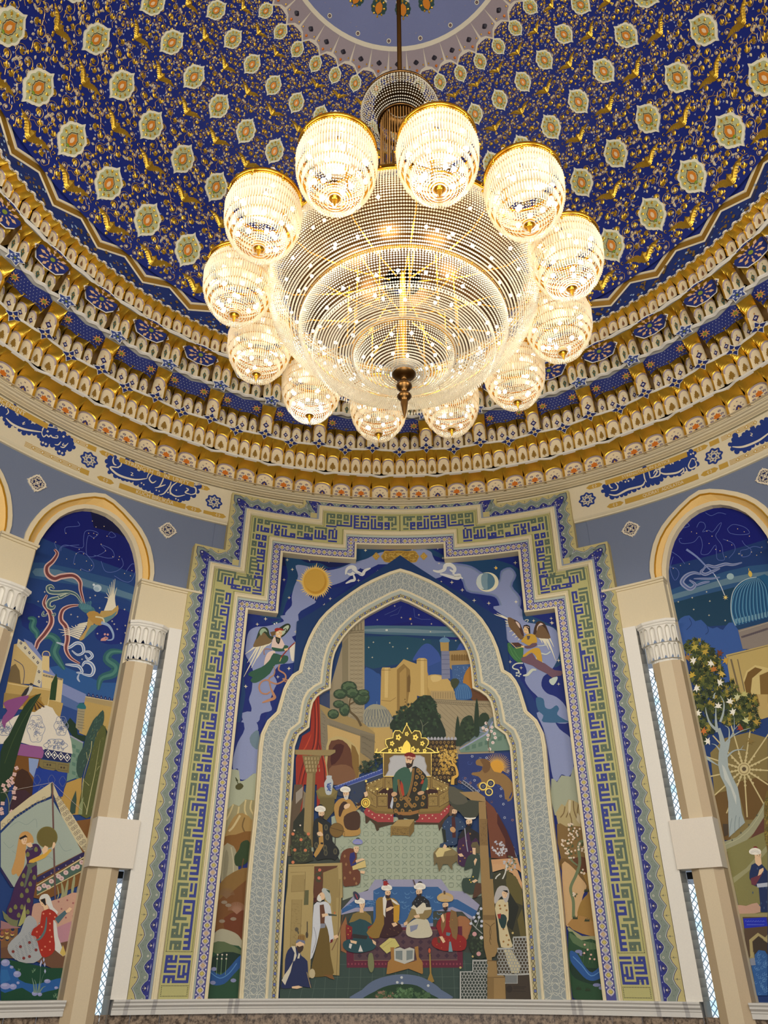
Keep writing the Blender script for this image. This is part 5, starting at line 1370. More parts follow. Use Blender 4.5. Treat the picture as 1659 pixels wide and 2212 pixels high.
stars(A,"795 575 970 577 1120 585 835 650 770 730 1130 877 1085 925 1350 735 1590 620 625 1035 930 1060 810 870 1405 500 1360 480 810 1420 470 1560 890 1250",14)
A.T=ZB_;stars(A,"700 585 840 550 385 690 545 820 650 840 930 700 460 745 100 450 285 440 1100 980 845 830 720 1030 1150 1250 1000 900",15);A.E('#e8b850',702,588,9)
A.T=ZG_;stars(A,"50 315 590 290 875 290 890 460 935 400 320 485 190 550 915 670 685 560",16)
A.T=VA_;stars(A,"390 38 835 75 295 98 655 605 165 810 780 360 530 700 735 185",22);A.T=VB_;stars(A,"130 250 185 380 260 600 785 840 380 665 705 130 718 180 515 155 935 0",20)
A=M.part('painted_sun','golden sun disc with flame rays');A.T=ZA_
rs=random.Random(1);A.up()
for i in range(44):
    a=2*PI*i/44;l=rs.uniform(118,138)*(1.12 if i%11==0 else 1);w=.075
    A.fill(A.m([(1015+92*math.cos(a-w),745+100*math.sin(a-w)),(1015+l*.9*math.cos(a+.03),745+(l+4)*.9*math.sin(a+.03)),(1015+l*math.cos(a+.09),745+(l+8)*math.sin(a+.09)),(1015+92*math.cos(a+w),745+100*math.sin(a+w))]),(228,196,116))
A.E((222,182,92),1015,745,103,112,32);A.E((206,158,60),1015,745,92,99,32);A.E((190,140,48),1018,750,80,88,28);A.E((204,160,66),1010,738,78,84,28)
A=M.part('painted_moon','pale moon with a crescent rim');A.T=ZB_
A.E((226,220,186),640,688,80,70,30);A.E((84,120,140),628,684,66,62,28);A.P((196,206,200),"566 660 590 632 610 632 600 660 602 700 620 735 590 735 566 712",3);A.P((122,150,162),"600 640 640 625 640 680 640 745 610 730 596 690",3)
A=M.part('gold_cartouche','gilded oblong cartouche of carved scrolls flanked by two small gold lozenges')
A.T=ZG_
A.P((178,142,62),"225 380 250 350 270 315 330 318 420 312 520 318 600 315 630 330 650 360 666 380 650 410 635 440 600 452 500 450 400 456 300 450 265 440 245 410",2)
A.P((150,116,44),"240 380 262 355 280 328 340 326 600 326 640 365 652 382 628 430 590 440 290 440 258 410",2)
rs=random.Random(4)
for i in range(64):
    x=rs.uniform(262,630);y=rs.uniform(336,430);A.L((214,182,100),[(x+r*math.cos(t),y+r*math.sin(t)) for r,t in((11,0),(10,1),(9,2),(7,3.2),(5,4.4),(2,5.6))],3.5,0,.4)
A.L((222,186,84),"330 375 400 380 440 360 490 335",8,4,.5,1);A.L((222,186,84),"460 385 530 378 570 355 610 340",8,4,.5,1)
for cx in(172,716):
    A.P((176,140,64),[(cx+36*math.cos(t)*(1+.15*math.cos(4*t)),380+38*math.sin(t)*(1+.15*math.cos(4*t))) for t in (2*PI*i/24 for i in range(24))])
    for j in range(5):A.E((206,176,96),cx+16*math.cos(j*1.257),380+16*math.sin(j*1.257),5,5,6)
A=M.part('painted_clouds','small white curling clouds');WC=(212,212,206)
A.T=ZA_
for d,w in(("1250 690 1260 650 1290 632 1320 640 1318 670 1290 690 1262 680",30),("1300 650 1340 670 1380 690 1400 660 1445 640",26),("1310 690 1320 730 1290 740 1250 760",22),("1370 690 1390 690 1395 665",14)):A.L(WC,d,w,4,0,1)
A.L((150,156,180),"1275 670 1300 660 1330 680 1370 688",8,4)
A.T=ZB_
for d,w in(("250 605 290 615 330 600 340 570 375 565 405 590 400 615 370 600",28),("400 600 400 640 440 640 430 660 390 655 340 640 300 630",26),("440 650 465 665",12)):A.L(WC,d,w,4,0,1)
A.L((150,156,180),"330 620 370 632 400 640",8,4)
def wing(A,d_out,cols):pass
# left angel with harp
A=M.part('winged_harpist','winged figure in pink and green robe playing a small harp');A.T=VA_
for i,(x,y,x2,y2) in enumerate(((350,280,140,700),(330,290,180,540),(370,300,225,600),(300,330,155,440),(400,300,290,490),(430,300,352,385),(450,300,412,345))):
    A.L((222,214,186),[(x,y),((x+x2)/2+4,(y+y2)/2),(x2,y2)],26,4,0,2)
A.P((118,96,62),"290 250 340 190 420 210 460 270 450 310 400 330 330 350 250 360 260 310",2)
A.P((44,60,40),"280 275 310 180 340 140 385 132 420 160 440 230 480 240 465 275 420 250 380 200 340 200 310 240",3);A.P((150,170,140),"320 190 345 150 385 150 410 190 395 185 380 180 355 200 335 230",2)
A.P((106,84,52),"440 190 520 170 520 210 460 240")
A.P((34,48,32),"500 180 560 130 620 95 660 95 675 130 640 190 580 245 540 240",3);A.P((176,188,160),"560 180 610 125 650 110 655 140 620 185 580 225",2);A.L('k',"580 140 600 170 610 150 630 160 615 185",8,3)
A.L((160,120,100),"460 390 400 380 370 400 375 450",12,4)
A.P((216,192,180),"470 270 500 240 560 250 600 320 610 360 560 380 480 380 455 370",2);A.P((216,192,180),"420 420 480 400 500 430 440 540 390 560 370 570 385 480",2)
A.P((44,86,66),"480 430 560 450 640 460 645 510 600 550 500 560 440 660 320 750 250 770 215 740 240 705 190 680 220 640 340 590 400 545 440 500",2)
A.P((44,86,66),"460 360 580 380 600 340 650 350 620 400 540 410 480 400",2)
A.P((222,186,140),"510 180 560 165 580 200 560 250 530 270 505 230",2);A.P((150,40,30),"490 160 520 140 580 150 590 175 550 165 510 185",2);A.P('k',"500 240 560 260 550 310 535 330 510 300");A.P((90,92,70),"515 260 545 268 540 300 525 308")
A.dots('w',"530 195 545 230 490 95 515 85",9);A.P((220,214,196),"745 300 735 400 755 480 740 510 690 520 670 440 665 370 690 340",2)
A.L((140,44,36),"770 275 700 330 640 390 580 460 560 490",13,4);A.L((196,170,120),"570 480 550 525",9);A.L((196,150,120),"770 275 770 290 745 295",12)
A.P((222,186,140),"600 380 650 370 640 395 610 405");A.P((222,186,140),"725 300 745 310 735 330 720 320")
A.L((170,126,92),"480 580 495 630 480 680 430 720 440 790 455 860 470 900",16,5,0,1)
A.L((176,126,96),"550 560 540 620 600 660 620 700 600 740 520 780 450 760 400 735 340 760 315 820 340 880 400 895 440 870",18,5);A.L((180,128,94),"450 830 480 900 490 940 420 970 350 995",34,5,0,1)
for j in range(5):A.E((176,126,96),610+22*math.cos(j*1.257),735+20*math.sin(j*1.257),13,9,8)
A.up();A.dots((30,30,34),"548 195 566 200",4);A.L((150,40,40),"550 228 562 226",4)
# right angel with book and drum
A=M.part('winged_reader','winged figure in yellow tunic and plum robe holding an open book');A.T=VB_
for x,y,x2,y2 in((290,160,40,75),(290,170,115,75),(300,190,110,140),(300,210,180,180),(310,230,215,215),(330,260,250,275),(340,290,280,320),(360,320,310,340),(375,350,345,370)):A.L((218,212,188),[(x,y),((x+x2)/2,(y+y2)/2-6),(x2,y2)],22,4,0,2)
for x,y,x2,y2 in((650,320,755,590),(640,340,710,480),(660,300,735,440),(620,340,680,470),(600,340,650,430),(580,340,610,400)):A.L((218,212,188),[(x,y),((x+x2)/2,(y+y2)/2-6),(x2,y2)],24,4,0,2)
A.P((110,84,56),"235 120 300 140 350 180 390 280 410 340 370 360 310 290 250 220",2);A.P((74,48,40),"320 150 370 190 410 300 405 325 380 300 350 220 300 150",2);A.P((214,190,176),"330 165 360 190 370 240 345 210 320 170",2)
A.P((110,84,56),"520 300 560 220 640 220 700 340 640 350 560 340",2);A.P((66,46,36),"510 295 545 175 600 165 650 210 690 320 640 240 590 200 560 230 540 300",2);A.P((214,190,176),"555 220 590 180 620 200 570 210 550 270",2)
A.P((58,110,64),"220 410 260 395 300 450 390 430 405 470 390 600 330 600 270 540 230 470",2);A.L((84,140,84),"250 430 290 520 340 580",5,3);A.L((84,140,84),"300 470 340 540 370 570",5,3)
A.P((204,190,164),"290 660 300 630 400 620 320 640 320 665 350 700 340 730",2) if 0 else A.L((196,200,182),"400 615 330 620 290 650 300 675 350 690 350 730",14,4);A.L((196,200,182),"560 430 620 425 660 410",10,3);A.L((190,198,190),"700 490 650 520 590 510 550 540 560 590 620 610",15,4)
A.L((196,200,182),"400 750 450 740 500 690 545 690",30,4,0,1)
for j in range(5):A.E((200,206,196),350+22*math.cos(j*1.257),735+22*math.sin(j*1.257),12,9,8)
A.P((190,150,50),"425 320 460 300 530 310 555 390 500 400 470 430 400 390 380 380",2);A.P((84,76,82),"440 320 480 320 470 355 450 365")
A.P((196,152,48),"400 530 500 460 560 450 590 480 610 600 560 590 540 540 490 500 420 550",2)
A.P((108,78,92),"380 560 440 540 500 505 540 570 640 620 740 690 820 700 815 750 760 755 720 775 660 730 560 680 500 640 400 605",2)
A.P((100,74,88),"410 430 470 425 500 400 550 400 545 430 480 455 430 455",2);A.P((222,188,136),"405 250 430 215 465 240 468 290 440 300 415 285",2)
A.P('k',"400 240 405 210 440 198 475 215 480 300 465 290 455 245 430 225");A.dots((206,170,150),"415 225 430 220 445 222 460 228",7)
A.P((78,48,40),"270 395 350 392 410 430 330 440");A.L((212,180,110),"270 397 330 455 410 435",7);A.P((222,188,136),"380 425 415 428 415 450 385 445")
A.P((186,198,186),"690 790 770 760 770 800 730 855 690 830",2);A.L((200,200,180),"420 155 440 145 460 150 445 170",8,3);A.dots((30,30,34),"420 255 438 258",4);A.L((170,60,50),"425 285 437 285",4)
# landscape at the foot, left
A=M.part('painted_hills','pale and ochre hills with a stream at the foot of the left flank');A.T=ZE_
A.P((164,170,146),"125 260 150 250 175 255 180 300 210 290 262 265 262 420 100 430",2)
A.P((150,142,104),"118 430 150 400 175 410 205 380 250 385 250 500 110 560")
for d in("150 402 135 440 120 470","175 412 165 460 140 500","205 382 200 430 220 470","230 385 225 420 240 450"):A.L((196,180,130),d,7,3)
A.P((158,128,72),"112 540 150 460 190 440 240 480 245 560 180 600 105 600",2);A.L((196,178,130),"180 450 150 500 130 520",9,3);A.L((110,86,44),"200 460 190 500 210 540",6,3)
A.P((124,84,30),"110 545 160 535 240 520 240 620 180 640 100 600",2)
A.P((152,146,118),"108 585 140 580 160 600 170 660 165 720 95 750",2);A.P((132,126,100),"120 600 130 640 120 720 105 730 110 640",2);A.L((178,170,140),"140 590 150 650 150 710",5,3)
A.P((40,62,28),"185 570 215 560 228 600 215 650 190 670 160 670 155 630 175 600",3);A.L((90,66,34),"195 640 188 690 210 690",6,3)
A.P((128,96,44),"90 750 150 700 220 680 225 760 120 830 80 830",2);A.P((112,70,26),"78 830 140 790 200 740 225 740 215 880 120 960 70 960",2);A.P((104,50,16),"110 900 170 870 215 860 210 1000 150 980 115 960",2)
for cx,cy,r in((120,790,32),(165,855,36)):
    for j in range(22):
        a=PI+PI*j/21;A.L((122,92,60) if cx<140 else (150,110,86),[(cx,cy+r*.8),(cx+r*.6*math.cos(a),cy+r*.3+r*.6*math.sin(a)),(cx+r*1.1*math.cos(a),cy+r*.3+r*math.sin(a))],2.2,2)
for x,y in((110,832),(128,845),(150,905),(100,915)):A.E((140,124,104),x,y,14,8,8)
A.P((164,160,136),"60 980 90 950 130 955 170 975 190 1010 185 1050 60 1030",3);A.P((34,72,48),"55 1020 100 1010 150 1020 190 1040 180 1160 170 1262 25 1262 40 1100",2)
A.P((84,100,66),"62 1010 110 1005 180 1040 185 1060 120 1070 60 1050",2);A.P((14,44,34),"50 1080 110 1050 180 1060 182 1100 120 1140 50 1130",2)
A.P((34,80,140),"40 1120 90 1150 130 1120 160 1085 185 1065 184 1110 150 1150 110 1190 60 1195 38 1165",3);A.L((80,130,186),"50 1140 90 1165 130 1145 165 1100",4,4)
for x,y in((65,1125),(150,1175),(60,1185)):A.E((130,136,176),x,y,13,9,8)
for x in(75,95,115):A.L((120,150,110),[(x,1150),(x+3,1100),(x+6,1060)],2);A.dots((214,200,180),[(x+4,1080),(x+6,1062)],4)
A.L((66,72,34),"160 285 170 310 185 325",4);A.P((72,70,30),"160 320 180 308 195 322 180 338 162 335",2);A.P((60,64,26),"158 282 166 290 172 300 162 300")
A=M.part('painted_valley','rocky peak, blossoming tree and stream at the foot of the right flank');A.T=ZF_
A.P((156,162,140),"165 290 190 305 210 275 250 280 265 235 300 330 310 440 180 450",2)
A.P((172,156,110),"185 440 210 400 225 410 240 380 262 385 290 400 305 480 310 520 200 520");
for d in("225 412 220 440 205 460","240 384 245 420 230 460","262 388 265 430 280 470","285 402 280 440 295 470","245 440 255 480 240 500"):A.L((120,98,60),d,5,3)
A.P((196,184,150),"240 384 252 384 250 430 240 450");A.P((190,178,146),"280 440 300 460 290 490 275 470");A.P((126,98,52),"190 490 230 500 300 500 330 560 340 680 300 660 210 650",2);A.P((92,52,26),"260 640 330 640 345 730 320 760 280 700",2)
A.P((112,84,40),"205 640 250 650 300 700 350 740 350 800 290 760 210 690",2);A.P((196,162,116),"212 665 260 680 290 720 320 760 305 800 290 860 270 910 235 940 225 880",3)
A.P((150,116,52),"300 700 345 730 360 860 370 980 330 970 280 900 295 830 330 780",3);A.P((164,124,66),"235 930 290 890 350 920 375 980 300 970",2)
A.P((150,150,110),"240 940 300 980 370 980 385 1010 300 1000 245 965",2);A.P((36,72,44),"240 960 290 1000 385 1010 405 1252 260 1252",2);A.P((84,110,74),"245 965 300 1000 350 1010 385 1030 330 1040 260 1010",2);A.P((20,50,36),"250 1100 330 1120 400 1130 405 1200 300 1180 255 1150",2)
A.P((36,84,150),"248 1045 280 1060 310 1110 345 1140 390 1105 395 1150 360 1175 320 1170 280 1130 250 1090",3);A.L((90,140,196),"260 1070 300 1110 340 1155 385 1130",4,4)
for x,y,r in((285,1048,16),(300,1060,12),(365,1195,18),(385,1208,12)):A.E((122,128,170),x,y,r,8,9)
A.L((104,118,84),"262 900 262 830 250 770 275 710 290 660 285 600 290 570 320 560",13,5);A.L((104,118,84),"280 670 255 650 240 630",7,3)
rs=random.Random(7)
for cx,cy,r,n in((235,580,26,16),(265,530,26,14),(305,590,22,14),(250,620,22,10),(300,700,12,6),(270,800,9,4),(255,500,14,6)):
    leafblob(A,cx,cy,r,r,n,6,[(70,84,50)],n,False)
    for j in range(n):
        x,y=cx+rs.uniform(-r,r),cy+rs.uniform(-r,r);A.E((224,208,186),x,y,4.6,4.6,6);A.dots((180,120,80),[(x,y)],1.5,4)
for x,y in((320,780),(322,910),(270,900),(310,1060),(325,1215),(285,1210)):A.P((40,56,34),[(x-12,y+6),(x-6,y-8),(x-2,y+2),(x,y-12),(x+4,y+2),(x+9,y-7),(x+12,y+6)])
for x in(305,330,345):A.L((70,100,60),[(x,1100),(x+4,1050),(x+2,1000)],2)
A.dots((222,180,160),"310 1055 335 1080 355 1082 325 1040 312 1018 340 1062",5)
M.end()
# ---- inner mural
root=empty('central_mural');tag(root,'large mural of a bearded ruler enthroned in a palace court with seated scholars','mural')
M=Mural(1.388,root)
A=M.part('sky_and_city','blue evening sky over domes and brick walls');A.T=Z3_
A.fill([(-14.4,ZT),(14.4,ZT),(14.4,1.0),(0,1.27),(-14.4,1.0)],(18,52,100))
A.T=VC1
A.P((10,18,104),"200 200 300 80 465 10 640 80 800 300 650 190 300 140");A.P((10,26,112),"250 170 300 60 465 0 650 100 720 170 500 130");A.P((70,104,124),"300 150 450 148 620 150 770 160 780 200 640 196 500 190 300 182",2);A.P((110,134,146),"310 164 450 160 600 168 740 176 600 182 440 178 310 174",2)
A.P((20,62,96),"300 190 780 210 820 300 560 300 300 300");A.P((24,70,92),"300 200 600 210 560 290 400 330 310 330",2)
A.P((40,78,140),"300 350 330 340 360 360 380 380 380 520 300 520",2);A.P((52,80,150),"525 290 560 240 590 228 620 250 645 290 650 380 590 370 560 300 525 305",3);A.P((42,74,136),"590 330 660 300 720 330 700 400 600 400");A.P((52,80,150),"720 250 735 225 760 245 790 260 720 256",2)
stars(A,"345 222 418 225 432 243 324 245 497 250 515 140 604 140 570 210 713 215 470 112 515 55 362 122 340 290 440 60 600 175 548 100",5);A.E((206,160,70),510,118,5);A.E((200,204,196),404,168,6,4)
A.L((90,110,160),"395 100 440 80 470 60 455 95 420 105",1.2);A.L((90,110,160),"525 70 530 110 560 120 600 120",1.2)
# minaret left
BR=(146,134,108);BR2=(118,106,82)
A.P(BR,"150 745 150 430 205 240 205 200 305 120 305 560 300 745");A.P((128,118,92),"205 230 232 200 232 560 205 560");A.P((154,142,114),"232 175 305 120 305 560 232 560")
for k in range(26):
    y=180+k*19
    A.L(BR2,[(240,y),(258,y-8),(276,y),(298,y-8)],1.6);A.L(BR2,[(240,y-8),(258,y),(276,y-8),(298,y)],1.6)
for k in range(16):A.L((112,102,78),[(110+k*6,440+k*2),(110+k*6,560)],1)
for y in(172,182):A.L((96,86,64),[(236,y),(303,y-4)],2)
for x in(248,262,276,290):A.L((100,90,68),[(x,170),(x,135+(290-x)*.3)],3)
# ochre twin towers gate
OC=(184,154,90);OD=(140,112,60);OL=(204,176,112)
A.P(OC,"380 345 385 335 420 335 422 345 420 530 375 530");A.P(OL,"395 336 412 336 408 520 395 520");A.P(OC,"418 340 446 335 480 298 540 320 540 520 440 550 418 530");A.P(OD,"450 540 450 345 480 318 508 345 512 400 490 540",1);A.P((166,136,76),"462 540 462 360 488 335 492 345 492 540");A.P((110,84,42),"496 445 496 380 504 365 510 380 508 445");A.dots((100,76,36),"486 478 488 490 486 506 488 518",3.5,4)
A.P(OC,"538 300 548 293 575 293 585 300 588 460 570 470 538 460");A.P(OL,"556 294 570 294 572 460 556 460");A.P((172,142,80),"585 350 600 400 605 470 585 470");A.P(OC,"400 470 450 470 450 545 420 560 375 520 385 470")
A.L((120,94,50),"380 482 420 486 445 470",2);A.L((120,94,50),"380 347 422 347",2);A.L((120,94,50),"538 304 585 304",2)
A.P((190,160,96),"590 372 620 366 660 374 690 400 705 440 705 450 600 450 588 390",2);A.P((206,180,118),"600 376 625 370 650 380 640 395 610 400",2);A.P((170,146,100),"600 440 705 440 715 480 600 480")
for k in range(9):A.L((110,96,70),[(612+k*11,446),(612+k*11,474)],1.5)
# blue minaret and portal right
A.P((160,132,84),"680 262 768 256 800 300 820 400 800 450 680 330");
for k in range(8):A.P((120,92,48),[(692+k*11,305),(692+k*11,282),(697+k*11,275),(702+k*11,282),(702+k*11,305)])
A.P((60,92,140),"695 325 780 320 790 345 740 420 700 420")
rs=random.Random(3)
for k in range(40):A.E((120,150,190),rs.uniform(700,775),rs.uniform(330,400),1.8,1.8,4)
A.P((168,116,44),"790 332 760 350 745 400 760 450 800 480 850 470 830 420",2);A.P((96,60,34),"770 450 800 420 850 430 900 500 800 490",2)
A.P((120,124,150),"648 262 684 262 688 385 650 388");A.P((170,140,80),"643 222 682 222 682 262 646 262");A.P((96,134,168),"642 222 644 208 662 200 682 208 684 222",2);A.L((150,180,190),"663 200 663 193",2)
for y in(280,300,320,345,365):A.L((80,86,120),[(650,y),(686,y)],2)
A.P((54,96,146),"708 440 715 420 745 405 772 420 784 445 780 475 720 480",3)
for k in range(7):A.L((96,140,180),[(716+k*10,474),(716+k*9+2,440),(745+(k-3)*5,412)],1.6,2)
A.P((58,66,44),"690 392 715 384 730 400 710 430 695 420",2)
# long brick wall
A.P((156,142,112),"600 475 700 480 860 485 885 500 885 745 640 745 600 560");
for k in range(22):
    for j in range(6):A.L((124,112,86),[(640+k*12,500+j*22+(k%2)*11),(652+k*12,511+j*22+(k%2)*11)],1.4)
A.L((96,86,66),"605 492 870 512",1.2);A.L((96,86,66),"605 478 870 488",1.2)
for k in range(30):A.L((84,76,60),[(612+k*8.5,490+k*.5),(616+k*8.5,482+k*.5),(619+k*8.5,492+k*.5)],1.3)
A=M.part('courtyard_buildings','ochre arched court wing, tiled dome and terrace walls');A.T=VC1
A.P((176,150,92),"310 600 430 590 430 640 300 640");A.P((186,156,92),"345 600 420 600 470 720 350 745")
A.P((150,148,128),"300 570 302 530 330 505 360 500 400 515 430 560 440 590 420 602 310 602",2)
for k in range(9):
    A.L((72,84,104),[(304+k*15,600),(312+k*15,575),(304+k*15,550),(314+k*12,525)],1.8);A.L((72,84,104),[(312+k*14,600),(304+k*14,575),(314+k*13,550),(322+k*10,522)],1.8)
A.L((100,130,170),"360 500 360 488",3)
A.T=Z3_
A.P((154,132,84),"255 60 530 180 600 240 595 430 500 500 300 560 260 560 255 300")
A.P((128,118,96),"265 90 310 150 600 250 598 285 310 190 300 560 262 560");A.P((120,110,88),"510 240 600 260 592 420 510 360")
for k in range(22):A.L((90,82,66),[(270+(k%3)*10,120+k*20),(290,130+k*20)],2)
for k in range(12):A.L((84,76,60),[(522+(k%3)*20,260+k*12),(545+(k%3)*15,268+k*12)],2)
for k in range(26):A.L((90,84,66),[(320+k*11,180+k*4.2),(328+k*11,196+k*4.2)],2)
A.P((190,160,102),"305 190 510 260 505 420 500 500 310 300");A.P((184,164,110),"300 320 330 270 390 262 460 300 505 370 500 520 470 530 300 560",2);A.P((128,98,44),"455 310 500 380 497 530 462 470",2);A.P((96,56,36),"315 550 315 320 350 285 400 285 450 340 460 440 470 520",2);A.P((66,22,18),"330 360 360 310 410 318 380 400 330 440",2);A.P((122,84,56),"318 460 360 440 420 436 470 470 470 540 318 560",2)
# terrace wall right
A.P((104,122,130),"1120 330 1330 180 1340 135 1200 215 1280 240");A.P((110,136,120),"1120 340 1290 230 1330 170 1345 200 1430 240 1445 290 1450 345 1130 360")
for k in range(7):A.P((86,116,102),[(1160+k*40,325-k*12),(1185+k*40,318-k*12),(1185+k*40,345-k*12),(1160+k*40,350-k*12)])
A.L((150,156,190),"1200 215 1290 240 1210 290",6);A.L((150,156,190),"1125 340 1290 245 1330 170",8)
# blue parapet
A.P((56,76,150),"350 570 645 460 650 490 360 592");A.L((150,160,200),"350 572 645 463",3);A.L((150,160,200),"360 592 650 488",3)
for k in range(16):A.L((130,142,190),[(372+k*17,572-k*6.4),(380+k*17,562-k*6.4)],3)
A.P((48,60,84),"360 592 650 490 650 740 500 740 440 640 330 620")
for k in range(14):A.E((34,54,96),rs.uniform(400,640),rs.uniform(600,700),7,9,6)
A=M.part('painted_trees','dark pines, cypresses and a broad plane tree')
A.T=VC1
A.L((92,76,48),"290 598 270 560 240 530 238 490 245 460 232 440",11,5,0,2);A.L((92,76,48),"240 530 215 545 200 545",5,3);A.L((92,76,48),"240 500 275 480 290 470",5,3)
for x,y,rx,ry in((195,455,30,22),(235,425,36,28),(290,470,38,34),(165,545,26,22),(215,525,24,30),(190,500,26,18),(250,450,30,24),(300,450,26,16)):
    A.E((44,64,46),x,y,rx,ry,14);A.P((78,100,70),[(x+rx*.75*math.cos(t)*(1+.12*math.cos(7*t)),y-ry*.1+ry*.68*math.sin(t)*(1+.12*math.cos(7*t))) for t in(2*PI*i/28 for i in range(28))]);A.E((54,78,54),x+3,y+ry*.2,rx*.5,ry*.4,10)
A.P((32,48,36),"550 468 600 462 620 500 640 560 655 590 670 640 640 665 560 650 500 640 420 610 430 570 470 540 510 510",2)
leafblob(A,540,575,110,80,190,9,[(34,52,38),(46,68,46),(28,42,34),(56,78,52)],3);leafblob(A,575,510,50,45,60,9,[(46,68,46),(34,52,38)],4)
A.L((110,116,92),"560 640 565 600 555 570",3,3);A.L((110,116,92),"565 600 590 580",2)
A.T=Z3_
for x,y0,y1,w in((1230,25,250,26),(1112,135,310,26)):A.P((34,54,38),[(x,y0),(x+w*.5,y0+(y1-y0)*.4),(x+w*.6,y1),(x-w*.6,y1),(x-w*.5,y0+(y1-y0)*.4)],3)
A.P((40,58,40),"1110 320 1130 180 1160 140 1200 135 1215 200 1215 260 1160 300",2);A.P((40,58,40),"1250 130 1285 115 1310 150 1280 190 1240 200",2)
leafblob(A,1170,220,40,70,30,12,[(30,46,34),(56,76,50)],5)
leafblob(A,560,450,60,36,40,16,[(38,54,40),(30,44,36),(56,74,54)],6);leafblob(A,620,400,30,40,22,14,[(38,54,40),(30,44,36)],7)
for x,y in((1288,180),(1290,220),(1320,230),(1340,245),(1300,280),(1330,300),(1310,340),(1270,210),(1345,270),(1300,255),(1325,205)):
    A.E((216,204,196),x,y,11,11,7);A.dots((200,110,110),[(x,y)],3,5)
A.L((96,92,70),"1310 360 1300 300 1315 250 1290 170",5,4)
A=M.part('screen_and_hanging','black lattice screen with gold tree and blue hanging with a lion and sun')
A.P((52,38,26),"925 280 1100 280 1110 560 930 520")
for i in range(7):
    for j in range(9):
        A.P((136,108,56),[(x+935+i*24+(j%2)*12,y+300+j*27) for x,y in((0,-11),(9,-3),(6,4),(0,12),(-6,4),(-9,-3))]);A.P((60,44,34),[(x+935+i*24+(j%2)*12,y+300+j*27) for x,y in((0,-6),(4,0),(0,6),(-4,0))])
for i in range(9):A.P((170,170,178),[(x+930+i*21,y+278) for x,y in((-9,6),(-8,-6),(0,-14),(8,-6),(9,6))])
GT=(190,150,66)
A.L(GT,"1080 560 1085 520 1110 500 1100 450 1080 420 1085 380 1110 340",22,5,.3,2);A.L(GT,"1105 450 1060 430 1030 400",9,3,.3);A.L(GT,"1095 400 1050 380 1040 340",7,3,.3)
leafblob(A,1050,380,60,70,60,12,[GT,(206,170,86)],8,False);leafblob(A,1030,470,50,40,26,11,[GT],9,False)
A.P((34,52,112),"1115 372 1440 360 1480 700 1490 1000 1460 980 1400 820 1330 700 1240 600 1120 540")
rs=random.Random(12)
for k in range(70):
    x=rs.uniform(1120,1460);y=rs.uniform(380,980)
    if y<540+(x-1120)*1.0 or x>1180+ (y-560)*.7:
        if y>560 and x<1200+(y-560)*.62:continue
        A.up() if k%8==0 else None
        for j in range(5):
            a=j*1.257+k;A.fill(A.m([(x+(6+3*math.cos(u))*math.cos(a)-3*math.sin(u)*math.sin(a),y+(6+3*math.cos(u))*math.sin(a)+3*math.sin(u)*math.cos(a)) for u in(0,1.57,3.14,4.71)]),C((190,196,206) if k%3 else (170,120,70)))
for k in range(22):
    x=rs.uniform(1140,1440);y=rs.uniform(400,640);A.L((70,96,160),[(x+r*math.cos(t),y+r*math.sin(t)) for r,t in((20,0),(18,1),(14,2),(9,3.2),(4,4.6))],2)
for i in range(26):
    a=PI*1.02+PI*1.15*i/25;A.L((206,160,56),[(1355+34*math.cos(a),450+34*math.sin(a)),(1355+88*math.cos(a),450+86*math.sin(a))],5,0,.3,2)
A.E((206,150,50),1352,455,42,44,24,0,.1)
LI=(140,108,62)
A.P(LI,"1225 415 1245 402 1290 405 1320 450 1340 480 1390 490 1430 520 1455 560 1450 600 1430 640 1435 650 1405 650 1400 600 1370 560 1330 560 1300 590 1260 600 1230 560 1260 540 1240 510 1200 500 1205 485 1250 480 1270 450 1230 440",2)
A.P((112,80,44),"1250 405 1290 402 1315 430 1310 470 1280 490 1262 460 1270 440",2);A.L(LI,"1440 560 1455 610 1440 650 1420 660",10,4)
for cx,cy in((1270,570),(1317,552),(1306,605)):
    A.P((214,190,96),[(cx+25*math.cos(2*PI*i/20),cy+25*math.sin(2*PI*i/20)) for i in range(20)],0,.3);A.E((40,48,90),cx,cy,18,18,18);A.E((140,140,90),cx,cy,8,8,10);A.E((40,48,90),cx,cy,5,5,8)
A.L((150,154,170),"1140 540 1190 575 1240 620 1300 690 1350 760 1400 840 1440 930 1470 1010",22,5);A.L((50,54,70),"1140 540 1190 575 1240 620 1300 690 1350 760 1400 840 1440 930 1470 1010",12,5)
for k in range(22):
    t=k/21;x=1145+325*t;y=545+150*t+310*t*t;A.E((140,146,160),x,y,3.5,3.5,5)
A=M.part('palace_interior','red curtain, wooden columns, pond terrace and white tiled floor')
A.P((128,116,92),"60 745 120 560 200 640 200 1001 60 1001")
A.P((148,40,22),"210 0 255 0 265 300 300 560 310 620 240 700 240 560 160 560 150 700 140 750 110 640 110 400 150 260 200 230")
for d in("225 20 230 200 215 340 160 420 125 560","245 30 250 200 240 340 190 420 150 540 150 640","250 300 285 440 290 600"):A.L((96,20,16),d,10,4,0,1);
for d in("235 40 240 200 226 330 170 440 140 560","265 330 295 460 300 600","205 250 170 330 125 380"):A.L((186,66,36),d,7,4,0,1)
A.P((92,76,58),"100 560 150 560 160 620 140 700 120 900 90 1001 70 1001 80 760",1);A.P((150,140,128),"110 610 155 570 150 640 110 680");A.P((40,44,34),"95 790 160 700 200 780 210 900 210 1001 80 1001")
CW=(146,128,84)
A.P(CW,"105 345 355 345 355 362 320 382 105 374");A.P((126,108,68),"150 380 270 380 245 440 235 490 175 490 160 430")
for i in range(5):
    for j in range(4):A.P((166,148,104),[(165+i*20+j*3,395+j*24),(172+i*19+j*3,388+j*24),(178+i*18+j*3,395+j*24),(178+i*18+j*3,408+j*24),(165+i*20+j*3,408+j*24)])
